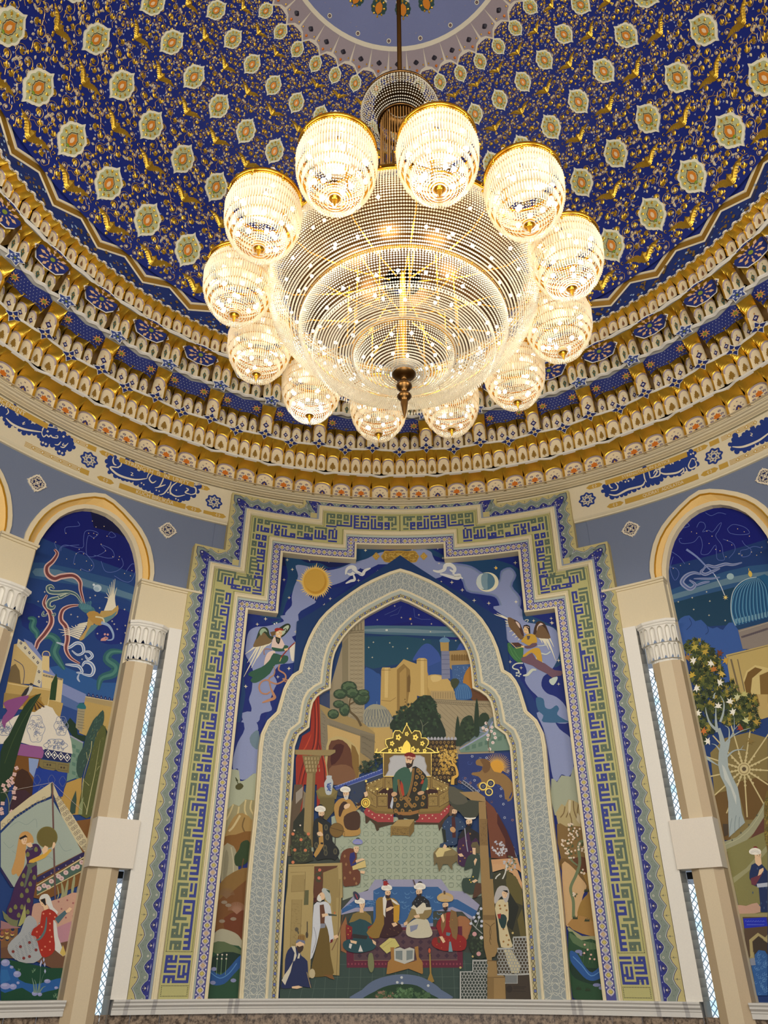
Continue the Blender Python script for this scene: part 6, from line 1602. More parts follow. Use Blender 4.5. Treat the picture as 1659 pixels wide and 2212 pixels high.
A.P(CW,"180 490 232 490 222 720 215 1001 150 1001 165 700");A.P((120,102,62),"215 490 232 490 222 720 215 1001 200 1001 208 700")
A.P((116,104,58),"235 600 265 575 320 580 370 600 360 650 250 650 240 620");A.P((130,116,66),"240 600 268 578 340 578 366 605 340 630 262 632");A.P((104,92,50),"258 640 350 640 350 720 300 780 262 760")
A.P((180,188,190),"300 505 332 505 332 520 342 545 335 590 328 620 300 622 290 590 286 550 300 525",2);
for k in range(10):A.L((60,84,150),[(296+rs.uniform(0,30),540+rs.uniform(0,60)),(310+rs.uniform(0,20),550+rs.uniform(0,60))],6)
# floor tiles
FT=(162,172,150)
A.P(FT,'330 760 470 700 540 740 1010 790 1060 1001 340 1001')
A.P(FT,"440 740 540 740 560 800 1010 790 1010 1001 360 1001 380 930 340 900 400 830");A.T=Z4_
A.P((60,66,58),"60 60 1480 60 1500 940 10 940");A.P(FT,"80 0 1260 0 1260 300 1150 330 1010 250 600 240 480 300 400 330 395 100 370 60")
for j in range(-6,10):
    for i in range(0,18):
        x=400+i*48+(j%2)*24*0;y=10+j*45
        if j<0:
            if x<410 or x>1010:continue
        if j>=0 and (x<400 or x>1250):continue
        if y>260:continue
        if (i+j)%2:A.L((132,144,124),[(x+15*math.cos(t*PI/4)*(1.25 if t%2 else 1),y+14*math.sin(t*PI/4)*(1.25 if t%2 else 1)) for t in range(8)],3,0,0,0,True)
        else:
            A.L((136,148,128),[(x-15,y-14),(x+15,y+14)],4);A.L((136,148,128),[(x+15,y-14),(x-15,y+14)],4)
# pond terrace
A.P((150,150,176),"480 290 555 270 600 202 1010 200 1060 270 1150 275 1250 360 1260 420 1260 470 1180 440 1140 400 950 395 600 395 480 400 390 420 390 390");
A.P((46,92,146),"395 385 480 325 590 330 590 270 640 245 990 247 1015 270 1015 320 1110 325 1240 400 1220 440 1150 400 1080 370 960 400 960 470 590 480 590 370 480 375 395 410",1)
rs=random.Random(21)
for k in range(40):
    x,y=rs.uniform(600,1000),rs.uniform(262,460);A.L((96,140,184),[(x+14*math.cos(t),y+9*math.sin(t)) for t in(0,.9,1.8,2.7,3.6)],3)
for k in range(12):
    x,y=rs.uniform(420,580),rs.uniform(335,370);A.L((96,140,184),[(x,y),(x+12,y-5),(x+24,y)],3)
A.P((150,150,176),"590 480 960 470 960 490 590 500");A.P((150,98,60),"385 500 420 430 440 560 430 660 390 640");A.P((160,106,66),"1100 440 1160 430 1200 480 1180 560 1130 600 1110 560",2)
# green tiled pavement
A.P((52,72,66),"200 820 210 720 395 650 440 660 440 745 1140 740 1150 650 1290 660 1290 944 10 944 10 880")
for k in range(16):A.L((84,102,92),[(60+k*74,944),(90+k*71,820 if k<3 else 700)],2)
for y in(720,800,870):A.L((84,102,92),[(20,y+6),(1290,y)],2)
A=M.part('carpet','dark red patterned carpet');A.T=Z4_
A.P((96,28,52),"420 500 1140 490 1145 745 425 745");A.P((84,58,66),"470 520 1100 510 1110 697 470 700");A.L((140,110,90),"470 520 1100 510 1110 697 470 700",3,0,0,0,True)
for i in range(12):
    for j in range(4):A.P((62,38,56),[(x+505+i*54,y+545+j*42) for x,y in((0,-15),(15,0),(0,15),(-15,0))])
for i in range(34):A.P((140,60,76),[(x+436+i*21,y+722) for x,y in((0,-8),(6,0),(0,8),(-6,0))])
A=M.part('throne','hexagonal gilded throne with golden crest and red cushion');A.T=VC8
A.P((70,50,30),"75 860 80 950 95 950 120 920 160 960 180 1020 200 1010 200 990 310 960 530 960 730 960 740 1020 760 985 780 960 840 860 820 850 730 940 200 940 90 850")
A.P((160,58,60),"65 850 90 800 180 850 330 850 330 940 190 940 80 880");A.P((160,58,60),"540 850 740 845 840 780 830 850 740 945 530 940");A.dots((210,180,150),"110 840 140 870 160 900 200 880 230 900 260 870 290 910 310 880 560 880 590 910 620 880 650 905 680 880 710 905 760 870 790 840 810 820 120 820",7)
A.P((136,112,58),"80 600 240 540 320 540 330 640 330 850 170 845 90 790");A.P((136,112,58),"570 540 680 540 830 600 840 760 740 845 560 850");A.P((120,96,48),"90 790 180 840 330 850 560 850 740 840 840 760 840 775 745 862 560 870 330 870 170 862 88 806")
A.P((52,20,18),"190 680 240 640 340 640 600 640 720 650 730 680 640 690 640 820 280 820 280 690")
for q in("90 610 235 545 235 630 95 700","255 545 320 545 325 635 255 635","575 545 660 540 660 635 620 640","680 550 825 610 820 690 680 630","95 650 180 710 180 810 95 770","190 712 275 712 275 798 190 798","645 715 725 712 728 795 645 798","738 700 830 650 830 755 740 805"):
    A.P((150,126,70),q);p=nums(q);A.L((70,40,28),p,5,0,0,0,True);cx=sum(a for a,b in p)/4;cy=sum(b for a,b in p)/4
    for k in range(10):A.L((104,82,40),[(cx,cy),(cx+.75*(p[k%4][0]*(1-k/10)+p[(k+1)%4][0]*k/10-cx),cy+.75*(p[k%4][1]*(1-k/10)+p[(k+1)%4][1]*k/10-cy))],2)
for x,y in((85,575),(185,645),(277,645),(635,643),(728,643),(830,570)):A.L((80,50,30),[(x,y),(x,y+50)],7);A.E((224,204,110),x,y,11,11,10,0,.2)
A.dots((230,216,150),"105 635 130 655 155 670 215 690 245 688 270 690 665 690 695 688 760 660 785 648 805 635 95 600 130 590 165 575 200 560 790 590 760 575 730 560 700 545",6)
A.P((112,90,44),"240 325 670 325 672 535 242 535");A.P((182,182,184),"255 530 285 480 285 430 300 400 295 370 335 345 570 345 610 365 615 400 630 440 625 480 665 530",1)
A.L((226,196,104),"240 328 240 532 670 532 670 328",7,0,.3);A.L((150,146,150),"262 525 288 480 290 440 305 400 300 375 335 350 570 350 608 370 610 400 625 440 620 480 655 525",4)
CRS="200 322 245 290 280 275 260 240 262 205 295 195 325 190 330 150 345 125 385 125 410 150 430 105 450 65 470 105 495 150 520 125 565 130 578 160 580 190 620 190 645 215 640 250 620 275 665 290 710 322"
A.P((90,76,30),CRS);A.L((240,214,110),CRS,8,0,.35);A.L((240,214,110),"185 285 180 310 205 322 700 322 725 305 720 275",9,3,.35)
A.P((240,210,90),"400 320 410 270 450 210 490 270 500 320",2,.3)
for x,y,r in((375,185,22),(528,185,22),(318,240,18),(590,240,18),(450,155,16),(300,305,16),(610,305,16),(350,300,14),(550,300,14),(395,290,20),(505,290,20)):
    A.P((240,212,100),[(x+r*math.cos(t)*(1+.25*math.cos(5*t)),y+r*1.15*math.sin(t)*(1+.25*math.cos(5*t))) for t in(2*PI*i/20 for i in range(20))],0,.3);A.E((110,84,30),x,y,r*.35,r*.4,8)
A.L((240,214,110),"450 80 450 60",9,0,.3);A.E((240,214,110),450,62,7,9,8,0,.3)
A=M.part('enthroned_ruler','seated bearded ruler in green tunic and patterned robe with a jewelled crown');A.T=VC8
A.P((34,32,24),"500 450 560 460 620 520 630 560 600 620 580 680 500 690 490 600",2);A.P((40,38,26),"330 700 420 690 500 680 620 670 630 750 620 810 550 830 560 900 520 930 430 900 370 900 330 850 325 760",2)
rs=random.Random(5)
for x,y in((345,740),(400,730),(470,740),(540,730),(600,720),(370,790),(440,790),(520,790),(590,780),(350,840),(410,840),(480,850),(550,480),(540,540),(530,600),(570,500),(590,540),(520,650)):
    A.P((150,112,52),[(x+17*math.cos(t)*(1+.2*math.cos(3*t)),y+21*math.sin(t)) for t in(2*PI*i/12 for i in range(12))]);A.E((74,66,36),x,y,8,10,8)
A.P((54,92,76),"330 680 325 570 350 500 400 460 450 450 500 500 500 600 450 690 420 700 400 600 385 560 365 620 360 685",2)
A.P((54,92,76),"620 540 638 570 630 640 600 670 580 650 600 590",2);A.P((168,58,34),"395 570 415 600 430 700 400 720 390 640");A.P((168,58,34),"590 560 605 570 595 600 570 600")
A.L((140,104,52),"375 560 385 650 410 720 450 725 480 650 500 560 510 460",20,4);A.L((60,30,24),"375 560 385 650 410 720 450 725 480 650 500 560 510 460",3,4)
A.L((140,104,52),"430 715 460 760 505 810",26,3);A.P((150,104,52),"325 830 380 850 480 850 560 830 555 860 480 880 380 880",1)
A.P((36,24,22),"370 880 415 880 415 950 330 960 345 935 375 920",2);A.P((34,40,40),"365 800 380 800 400 890 375 890") if 0 else None
A.P('skin',"438 380 440 360 500 365 510 400 500 440 485 460 460 460 445 430",2);A.P((40,26,22),"442 405 445 440 458 462 480 455 500 440 508 400 515 380 500 390 490 420 470 415 450 420",2);A.L((40,26,22),"452 418 475 416",5)
A.P((120,30,26),"430 335 470 318 515 330 530 360 505 385 440 370",2);A.P((196,140,120),"425 345 440 360 470 352 500 362 530 358 520 385 500 380 470 372 440 370",1);A.dots((210,190,160),"440 360 465 360 490 368 515 372",6)
A.L('k',"485 320 488 250",5);A.P((206,190,160),"470 460 500 470 485 500");A.P((200,160,120),"310 690 335 670 360 680 360 700 325 715",2);A.P((200,160,120),"545 680 580 662 605 670 600 690 560 700",2);A.P((188,194,204),"320 715 330 740 320 820 300 800 315 740",2)
A.dots((30,22,22),"455 388 480 388",4);A.L((60,30,26),"448 378 462 378",3);A.L((60,30,26),"474 378 488 379",3);A.L((150,90,80),"458 428 472 428",3)
A=M.part('footstool','low gilded footstool')
A.P((166,140,84),"310 975 370 920 515 915 518 960 470 985");A.P((136,110,56),"305 975 472 980 470 1070 460 1060 320 1055 305 1075");A.P((120,96,48),"472 980 518 920 515 1020 475 1075")
for k in range(60):
    x,y=rs.uniform(318,462),rs.uniform(990,1045);A.L((84,62,34),[(x,y),(x+5,y+5)],3)
A=M.part('gold_medallion_bearer','grey-bearded man in an ochre robe raising a gold ring badge');A.T=VC4
def face(A,x,y,s_,look=1,skin='skin',beard=None,hair=None):
    A.P(skin,[(x-9*s_,y-10*s_),(x+9*s_,y-11*s_),(x+10*s_*1,y),(x+6*s_,y+11*s_),(x,y+14*s_),(x-6*s_,y+11*s_),(x-10*s_,y)],2)
    if beard:A.P(beard,[(x-8*s_,y+3*s_),(x-2*s_,y+5*s_),(x+4*s_*look,y+5*s_),(x+9*s_,y+1*s_),(x+7*s_,y+14*s_),(x,y+19*s_),(x-7*s_,y+13*s_)],1)
    d_=2*s_*look
    A.dots((34,26,24),[(x-4*s_+d_,y-2*s_),(x+4*s_+d_,y-2*s_)],1.3*s_,5)
    A.L((60,40,30),[(x-6*s_+d_,y-5*s_),(x-2*s_+d_,y-5.5*s_)],1.2*s_);A.L((60,40,30),[(x+2*s_+d_,y-5.5*s_),(x+6*s_+d_,y-5*s_)],1.2*s_)
    A.L((150,100,80),[(x+1*s_+d_,y-1*s_),(x+2*s_+d_,y+3*s_)],1*s_);A.L((150,70,64),[(x-2*s_+d_,y+7*s_),(x+3*s_+d_,y+7*s_)],1.3*s_)
def turban(A,x,y,s_,col='w',cap=None):
    if cap:A.P(cap,[(x-8*s_,y-8*s_),(x-4*s_,y-17*s_),(x+5*s_,y-17*s_),(x+9*s_,y-8*s_)],2)
    A.P(col,[(x-17*s_,y+3*s_),(x-18*s_,y-5*s_),(x-9*s_,y-12*s_),(x+4*s_,y-13*s_),(x+16*s_,y-7*s_),(x+17*s_,y+3*s_),(x+8*s_,y+7*s_),(x-8*s_,y+7*s_)],3)
    for k in(-1,0,1):A.L((176,172,164),[(x-14*s_,y+2*s_+k*3*s_),(x,y-4*s_+k*3*s_),(x+14*s_,y+3*s_+k*3*s_)],.8*s_,3)
A.P((176,136,72),"410 230 430 180 470 155 530 165 560 200 580 230 580 190 610 210 570 250 540 300 560 330 600 370 606 410 580 430 500 435 470 420 430 330",2)
A.P((70,44,28),"485 290 530 260 580 250 605 290 600 370 570 390 510 385 485 350",2);A.P((58,34,26),"445 280 450 220 480 180 510 190 515 230 480 240 460 290",2);A.P((58,34,26),"575 200 600 185 632 135 640 150 615 205 585 215",1)
A.P('skin',"630 115 655 105 662 135 640 150",1);A.P('skin',"485 210 510 195 530 200 520 225 490 235",2);face(A,500,130,2.1,-1,'skin',(196,196,190));turban(A,495,97,2.1,'w','k')
A.L((220,196,90),[(644+30*math.cos(t*PI/10),190+32*math.sin(t*PI/10)) for t in range(20)],7,0,.3,0,True);A.E((196,160,60),644,190,22,24,16,0,.3);A.E((120,90,40),644,190,12,13,12);A.P((220,196,90),"636 195 644 180 652 195 644 205",0,.3)
A=M.part('scholar_in_dark_robe','bearded man in a dark patterned robe and white turban kneeling by a column')
A.P((28,32,34),"262 330 290 300 330 310 385 340 400 400 400 470 440 520 450 560 420 610 400 600 340 600 290 610 275 590 260 530 255 420",2);A.P((176,136,70),"295 330 325 350 335 500 300 560 275 590 260 570 300 490",1)
for x,y in((352,370),(362,440),(345,520),(300,420),(350,555),(420,545),(280,500)):A.P((84,80,60),[(x+15*math.cos(t),y+24*math.sin(t)) for t in(2*PI*i/10 for i in range(10))]);A.E((48,50,44),x,y,8,13,8)
A.P('skin',"285 410 310 400 330 420 325 432 295 430",2);A.P('k',"312 480 332 480 330 494 312 492");face(A,318,275,2.1,1,'skin',(30,24,22));turban(A,310,240,2.2,'w','k')
A=M.part('astronomical_globe','brown globe on a stand and hexagonal table')
A.E((120,92,42),430,390,52,52,20);A.L((80,56,26),"380 370 430 385 490 400",4);A.L((80,56,26),[(430+52*math.cos(t*PI/12),390+52*math.sin(t*PI/12)) for t in range(24)],3,0,0,0,True);A.L((60,56,52),"420 445 418 505",6);A.L((110,84,40),"385 395 490 400 488 440",4)
A=M.part('seated_scribe','young scribe in a rust robe and lavender turban reading a sheet')
A.P((104,56,34),"460 580 480 540 530 520 570 540 580 590 560 640 560 660 600 690 606 750 590 790 520 800 480 795 475 700 455 650",2)
for x,y in((490,580),(500,640),(530,700),(490,740),(560,745),(575,780)):A.P((150,110,70),[(x,y-14),(x+9,y),(x,y+14),(x-9,y)])
A.P((36,40,110),"530 560 560 550 570 590 540 640 575 620 575 640 535 655 525 600",1);A.P('skin',"570 610 620 595 640 605 600 620 575 630",1);A.P('skin',"605 685 640 690 635 710 605 705");A.P((206,186,120),"545 655 640 610 648 660 550 682");face(A,575,530,1.9,1);turban(A,586,480,2.0,(130,136,196),(70,84,40))
A=M.part('orange_bush','orange tree with fruit beside the column');A.P((46,50,36),"90 640 100 560 95 430 130 380 170 360 200 420 240 460 245 540 260 610 200 630");leafblob(A,165,510,75,110,150,11,[(70,76,50),(84,92,60),(54,60,42)],14,False)
A.dots((206,120,80),"108 418 122 535 168 460 200 537 108 625 222 418",12,9);A.dots((220,200,180),"162 355 118 392",7,6)
A=M.part('open_doors','carved wooden double doors')
A.T=VC4;A.P((170,150,98),"75 640 470 628 475 884 65 884");A.T=VC6
A.P((170,150,98),"75 0 265 0 235 700 240 720 30 720 50 200");A.P((156,136,86),"100 0 195 0 190 88 95 95");A.P((156,136,86),"100 150 175 150 165 400 130 560 85 560");A.L((126,106,62),"100 0 95 95 190 88 195 0",3);A.L((126,106,62),"85 560 100 150 175 150 160 500",3);A.P((92,92,60),"192 82 225 80 222 188 188 190")
for i in range(60):
    x,y=rs.uniform(100,170),rs.uniform(165,540);A.L((128,110,66),[(x+6*math.cos(t),y+6*math.sin(t)) for t in(0,1.2,2.4,3.6)],2)
A.P((86,50,32),"262 0 325 0 320 80 290 160 262 175");A.P((66,20,22),"262 10 300 50 315 90 290 130 262 170",2);A.P((164,144,92),"330 0 470 0 460 280 450 705 400 700 380 560 340 150");A.P((150,130,80),"380 0 430 0 425 250 400 260");A.L((120,100,60),"455 0 430 705",4)
A.T=VC4;A.P((92,54,34),"265 655 440 650 400 700 330 760 325 884 262 884");A.P((150,130,80),"330 700 440 660 450 884 330 884");A.P((156,136,86),"100 720 195 715 192 780 98 790");A.L((126,106,62),"90 700 200 695 195 884",3);A.L((126,106,62),"75 655 262 650",3);A.L((120,100,60),"470 630 475 884",5);leafblob(A,295,710,25,60,24,12,[(66,66,44)],15,False);A.dots((206,110,90),"305 682 300 740",12,9)
A=M.part('old_man_in_white','white-bearded old man in white coat and olive robe with a staff and tray');A.T=VC6
A.P((200,204,210),"262 190 310 170 350 165 385 200 395 300 410 420 400 450 370 460 350 330 320 320 300 400 270 520 235 590 250 400",2);A.P((104,84,34),"315 330 350 330 375 420 385 560 405 660 400 700 300 715 245 705 250 620 285 480",2);A.P((96,56,34),"305 190 335 185 345 250 340 330 310 330",1);A.L((150,152,160),"262 350 280 440 250 540",5,3)
A.P((130,134,150),"312 325 350 325 345 355 308 360");A.P((120,82,40),"330 700 400 700 415 735 380 725",1);A.L((110,78,56),"480 260 440 420 395 520",6,3);A.P('skin',"320 255 360 250 370 265 325 280",1);A.P((60,72,66),"365 250 432 262 430 270 372 268");A.L((206,110,60),"412 255 418 240",8)
A.P('skin',"300 110 330 95 345 120 335 150 310 150",2);A.P((214,214,206),"285 140 300 110 320 150 310 165 290 158",2);A.P((176,184,180),"320 90 330 65 370 80 388 130 385 180 350 150 340 110",2);A.P((48,72,52),"350 75 380 85 378 105",1);A.dots('k',"310 118",3);A.P('skin',"405 415 435 405 445 425 415 440",1);A.P((110,24,30),"385 445 405 435 400 460 380 470")
A=M.part('musician_in_blue','crouching man in dark blue robe with white shawl and striped cap')
A.P((30,42,84),"50 590 70 520 110 490 150 510 170 560 215 600 220 700 245 790 180 785 100 795 40 800 20 780 45 700",2);A.P((206,200,180),"95 490 125 490 135 560 120 600 110 590 90 680 60 750 50 775 25 740 45 700 75 660 110 600 120 540",1);A.P((206,200,180),"140 580 150 540 162 545 155 580")
A.P('skin',"130 470 160 450 190 465 185 500 160 520 135 500",2);A.P((60,44,36),"135 485 155 495 185 485 180 520 155 540 140 520",2);A.P((150,120,60),"140 440 160 405 195 410 198 455",2)
for x in(150,162,174,186):A.L((90,44,30),[(x,450),(x+2,412)],4)
A.P((110,116,140),"130 458 145 440 195 450 198 475 160 455 132 470");A.P('skin',"100 785 150 778 180 790 140 802 100 798",1);A.L((150,130,90),"210 680 240 795",6);A.L((80,76,60),"135 360 150 400",8);A.E((84,78,62),135,368,14,16,10);A.L((70,62,50),"213 310 213 430",7);A.E((70,62,50),211,408,10,24,10);A.E((190,176,140),250,690,22,36,10)
def sitter(A,col,label=None):pass
A=M.part('seated_prince_teal','seated youth in teal tunic with red sleeves and plumed white turban');A.T=VC6
A.P((30,70,78),"520 300 550 260 620 240 680 270 700 330 680 400 690 450 720 480 715 500 690 520 600 540 520 530 480 500 480 460 520 440 550 440 540 380",2);A.P((130,110,56),"550 255 600 235 640 235 680 270 690 330 640 300 600 290 560 310 520 320",1);A.P((126,26,30),"500 330 545 350 545 400 530 440 510 440 500 400",1);A.P((126,26,30),"660 350 700 330 705 400 695 440 670 430",1);A.dots((200,160,60),"515 360 530 380 515 405 680 370 690 400 685 420",4)
A.P((40,36,36),"550 400 660 415 650 440 550 430");A.P('skin',"690 440 720 460 720 485 700 470",1);A.P('skin',"530 445 580 455 575 475 535 465",1);A.P((210,206,200),"525 470 545 475 535 510 520 500");A.P((210,206,200),"605 480 625 530 590 530");face(A,618,190,2.0,1);A.P('skin',"600 215 625 212 630 245 600 245");turban(A,602,165,2.1,'w')
A.P((50,54,74),"550 100 570 90 600 120 595 150 570 150",2);A.L((190,60,60),"570 110 585 145",5)
A=M.part('seated_man_ochre','bearded man in ochre cloak and maroon robe under a tall white and red turban')
A.P((140,110,44),"720 160 760 130 800 140 850 140 895 190 890 280 880 310 900 340 860 350 780 380 760 400 740 430 690 430 650 390 690 340 720 280",2);A.P((190,144,40),"850 200 895 185 890 300 870 320 850 310",1);A.P((54,22,26),"790 160 830 150 850 200 850 310 900 330 918 370 880 410 790 430 745 420 760 380 780 330 780 240",1);A.P((216,212,202),"770 140 785 120 800 160 790 230 790 280 775 260",1);A.P((216,212,202),"830 140 870 165 895 190 870 185 840 165",1)
A.P('skin',"795 215 830 200 855 205 830 225 795 240",1);A.P('skin',"835 325 865 315 880 335 850 350",1);face(A,808,108,2.0,1,'skin',(50,34,28));turban(A,800,68,2.2,'w',(150,30,30));A.P((150,30,30),"775 48 775 15 805 12 805 48");A.L((60,50,60),"770 10 790 0 800 20",6)
for x,y in((820,360),(850,370),(880,385),(800,400),(840,250)):A.L((120,84,50),[(x,y),(x+10,y+8)],3)
A=M.part('open_book_on_stand','open book on an X-shaped wooden stand with loose papers, jug and candlestick')
A.P((196,186,110),"745 490 820 430 860 435 895 490 870 500 800 545");A.L((150,138,80),"770 500 840 450",2);A.T=Z4_
A.P((160,116,56),"695 620 720 620 725 700 890 760 895 785 780 740 670 785 680 710 700 690");A.P((160,116,56),"845 618 868 612 872 680 895 710 898 780 830 745 680 785 670 780 720 740 860 700")
A.P((186,186,176),"718 630 755 620 783 632 783 722 720 700",1);A.P((186,186,176),"783 632 815 620 845 630 842 700 783 722",1);A.P((120,130,130),"728 642 770 640 770 700 728 690");A.P((120,130,130),"795 640 835 638 832 690 795 700")
A.P((120,124,84),"560 665 570 655 585 660 595 720 590 760 575 775 560 750 555 710",2);A.P((150,120,56),"925 820 940 780 935 660 945 655 950 780 968 830 945 840 925 835",1);A.E((196,90,50),938,640,8,16,8)
A=M.part('seated_scholar_white','bearded scholar in white robe and dark collar seated by the pond');A.T=VC7
A.P((196,190,166),"60 290 100 260 140 250 190 260 205 300 222 345 200 372 120 378 65 365 50 340 55 300",2);A.P((136,118,74),"80 200 110 170 180 170 215 190 210 230 170 260 100 250 60 290 40 280 60 250",2);A.P((24,28,34),"90 150 120 110 165 110 200 140 210 185 150 185 90 185",1);A.P((206,200,178),"80 185 100 165 120 185 160 150 175 155 180 180 215 180 210 195 170 200 160 220 120 225 110 195",1)
A.P((130,136,160),"75 300 130 290 120 320 80 340",1);A.P('skin',"100 235 135 225 140 245 110 250",1);A.P('skin',"35 280 60 270 60 290 40 300",1);face(A,135,88,1.9,-1,'skin',(30,24,24));turban(A,140,52,2.1,'w','k');A.L((80,60,60),"110 40 100 10 95 5",7);A.dots((160,164,170),"110 140 130 130 150 145 170 130 185 155 120 160",2.5,5)
A=M.part('seated_man_red','bearded man in red robe and large straw coloured turban')
A.P((140,26,24),"270 250 300 220 340 210 375 230 380 290 360 340 420 365 442 400 430 450 380 460 340 455 300 460 240 440 215 410 230 375 270 365 245 300",2);A.P((126,96,56),"280 240 310 215 305 300 285 350 275 300",1);A.P((126,96,56),"340 195 375 210 385 270 385 340 375 390 350 370 340 320 330 300 335 240",1);A.P('skin',"275 235 290 220 300 265 290 280",1);A.P((90,60,36),"250 370 275 380 270 412 255 405");A.P('skin',"265 368 285 365 305 400 290 410",1);A.P((90,120,130),"310 340 340 345 330 365 310 360");A.P((110,150,160),"330 400 340 400 352 465 325 465")
face(A,305,172,1.8,-1,'skin',(34,26,26));turban(A,305,125,2.9,(190,160,104));A.L((90,70,50),"300 98 298 75",12);A.dots((200,120,60),"330 270 350 260 300 380 330 390 400 400 400 430 250 420 280 440",3,5)
A=M.part('courtiers','group of three courtiers behind a small table at the right of the throne');A.T=VC5
A.P((38,62,96),"285 310 320 260 350 250 400 270 435 310 430 340 390 345 380 430 340 440 290 440 300 380",2);A.dots((150,170,190),"300 320 320 290 340 310 360 290 400 290 415 320 300 360 320 410 350 420",3,5);A.P((70,26,30),"345 260 365 255 370 300 372 390 350 390");A.P((196,150,100),"335 330 355 320 372 340 360 358 340 350",2);A.P((30,38,30),"280 330 305 340 312 420 295 420");face(A,362,228,1.8,1,'skin',(44,30,26));A.P((110,80,56),"330 215 335 190 350 172 370 190 385 215 350 205 345 250 330 250",1);A.L('k',"348 170 346 125",4)
A.P((58,24,66),"390 400 430 350 470 340 510 360 520 430 500 520 440 530 430 575 390 560 380 500",2);A.P((28,28,32),"385 390 410 350 440 320 470 330 520 360 525 420 500 390 470 420 455 350 430 380 400 400",1);A.dots((150,110,60),"465 365 420 440 440 410 400 460 400 540 430 520 470 480",6,6);A.P('skin',"385 495 410 490 425 510 400 512",1);face(A,458,295,1.9,-1,'skin',(24,20,22));turban(A,465,258,2.1,'w',(120,30,30));A.L((150,154,170),"430 330 440 420 450 480",6,3)
A.P((48,66,56),"450 510 490 490 525 500 530 560 520 640 500 690 470 700 430 745 410 700 420 655 470 645 480 580 430 600 430 570",2);A.P((48,66,56),"420 650 470 650 510 660 515 700 480 750 440 740 412 700",2);A.P((80,52,34),"500 680 535 680 540 740 500 774 480 774",1);A.P((96,86,58),"470 440 480 420 510 415 525 445 525 490 500 490 500 450 475 455",1);A.P('skin',"478 455 500 455 500 500 482 495",1);A.P('skin',"488 540 500 520 510 530 495 570",1);A.P('skin',"475 668 500 655 515 665 490 680",1);A.dots((220,190,70),"462 660 484 640 470 675",5,5);A.dots('k',"484 468",2)
A.P((110,96,62),"228 490 250 460 330 450 385 490 385 570 378 540 350 560 350 600 320 560 290 560 265 608 250 550 232 570");A.P((130,116,76),"228 485 255 455 340 452 386 488 360 505 260 510");A.P((206,190,130),"240 490 265 455 320 455 345 465 300 480 290 510 250 515",1);A.P('skin',"285 450 300 430 315 445 305 465",1);A.P((40,62,90),"270 430 300 420 290 450 268 450")
A.P((62,66,54),"340 80 420 90 450 150 520 150 520 230 500 260 430 260 400 230 330 170",2);A.P((86,84,70),"330 60 400 90 450 160 380 180 330 150",2)
A=M.part('carved_column','carved wooden column on the right')
A.P((156,128,82),"395 98 510 95 560 130 565 160 470 150");A.P((150,122,76),"520 160 565 160 600 774 540 774 525 400");A.P((130,102,60),"525 270 575 270 580 440 528 440")
for i in range(60):
    x,y=rs.uniform(530,575),rs.uniform(275,435);A.L((106,82,46),[(x,y),(x+4,y+5)],2)
A.P((112,62,40),"565 150 620 200 690 330 740 450 760 530 600 520 590 430");A.P((70,24,22),"640 230 700 340 750 460 760 530 700 520 690 400 640 300",1);A.P((196,150,106),"600 530 770 520 800 620 780 600 720 575 650 580 610 600");A.P((200,156,112),"605 560 700 560 770 600 800 680 800 774 780 700 740 620 680 590 610 610",1);A.P((58,58,36),"615 620 680 595 740 630 790 710 800 774 615 774");A.P((92,84,40),"700 600 760 640 800 720 802 774 700 700",1)
leafblob(A,655,460,48,55,44,9,[(180,184,196),(206,206,210)],16);leafblob(A,720,560,40,50,34,10,[(180,184,190),(90,100,66)],17);A.L((206,206,196),"700 560 690 620 650 690 630 650 660 620",8,4)
A.T=VC7
A.P((150,122,76),"540 0 612 0 625 200 640 400 650 440 625 495 605 500 605 520 635 525 640 590 690 625 695 766 550 766 548 625 570 590 572 510 555 440 545 250");A.P((124,98,58),"548 230 625 230 625 262 550 262");A.L((100,76,42),"560 280 590 300 600 340 590 390 600 420",4,4);A.L((100,76,42),"625 280 600 300 590 340 600 390",4,4);A.L((110,84,48),"572 520 636 524",5);A.L((110,84,48),"550 628 690 628",5);A.P((130,104,62),"550 628 618 628 618 766 550 766")
A=M.part('lady_in_veil','veiled lady in a cream and gold mantle by the arched doorway')
A.P((58,56,34),"620 0 700 0 760 80 802 140 830 370 750 370 740 440 650 440");A.P((30,34,26),"640 60 700 60 780 180 740 330 700 300");A.P((92,84,40),"695 0 770 0 805 100 805 170 760 150 700 50",1);A.P((96,86,42),"770 260 800 190 830 380 790 370",1)
A.P((204,190,150),"625 190 640 140 680 130 710 150 712 260 700 290 730 400 735 435 665 435 650 330 640 260",2);A.P((150,120,60),"680 160 705 170 700 250 690 250") if 0 else None;A.dots((150,110,56),"690 170 700 200 660 190 680 320 700 360 680 400 715 390 710 420 655 170",7,7);A.P((26,56,56),"645 240 680 225 702 250 690 310 665 310",2);A.P((150,50,44),"640 225 665 220 660 255 645 250");A.P((176,172,170),"640 60 670 42 705 52 718 90 708 140 690 150 670 110 650 130 625 160 620 120",2);face(A,688,98,1.7,1);A.P((26,22,24),"675 72 705 72 712 90 690 82")
A.P((24,50,50),"650 440 720 440 735 520 660 520")
A=M.part('white_railing','white pierced honeycomb railing stepping up at the right')
A.T=VC7;RC=(158,160,156)
A.P((50,60,54),"400 590 480 590 485 520 575 520 575 766 405 766");A.P((70,60,44),"640 445 745 440 745 372 840 372 858 605 770 612 640 612");A.P((196,186,150),"680 450 730 450 790 560 780 600 730 600")
def hexes(x0,x1,y0,y1,cond=lambda x,y:True):
    k=0;y=y0
    while y<y1:
        x=x0+(10 if k%2 else 0)
        while x<x1:
            if cond(x,y):A.L(RC,[(x+11*math.cos(t*PI/3+PI/6),y+12*math.sin(t*PI/3+PI/6)) for t in range(6)],4.5,0,0,0,True)
            x+=21
        y+=19;k+=1
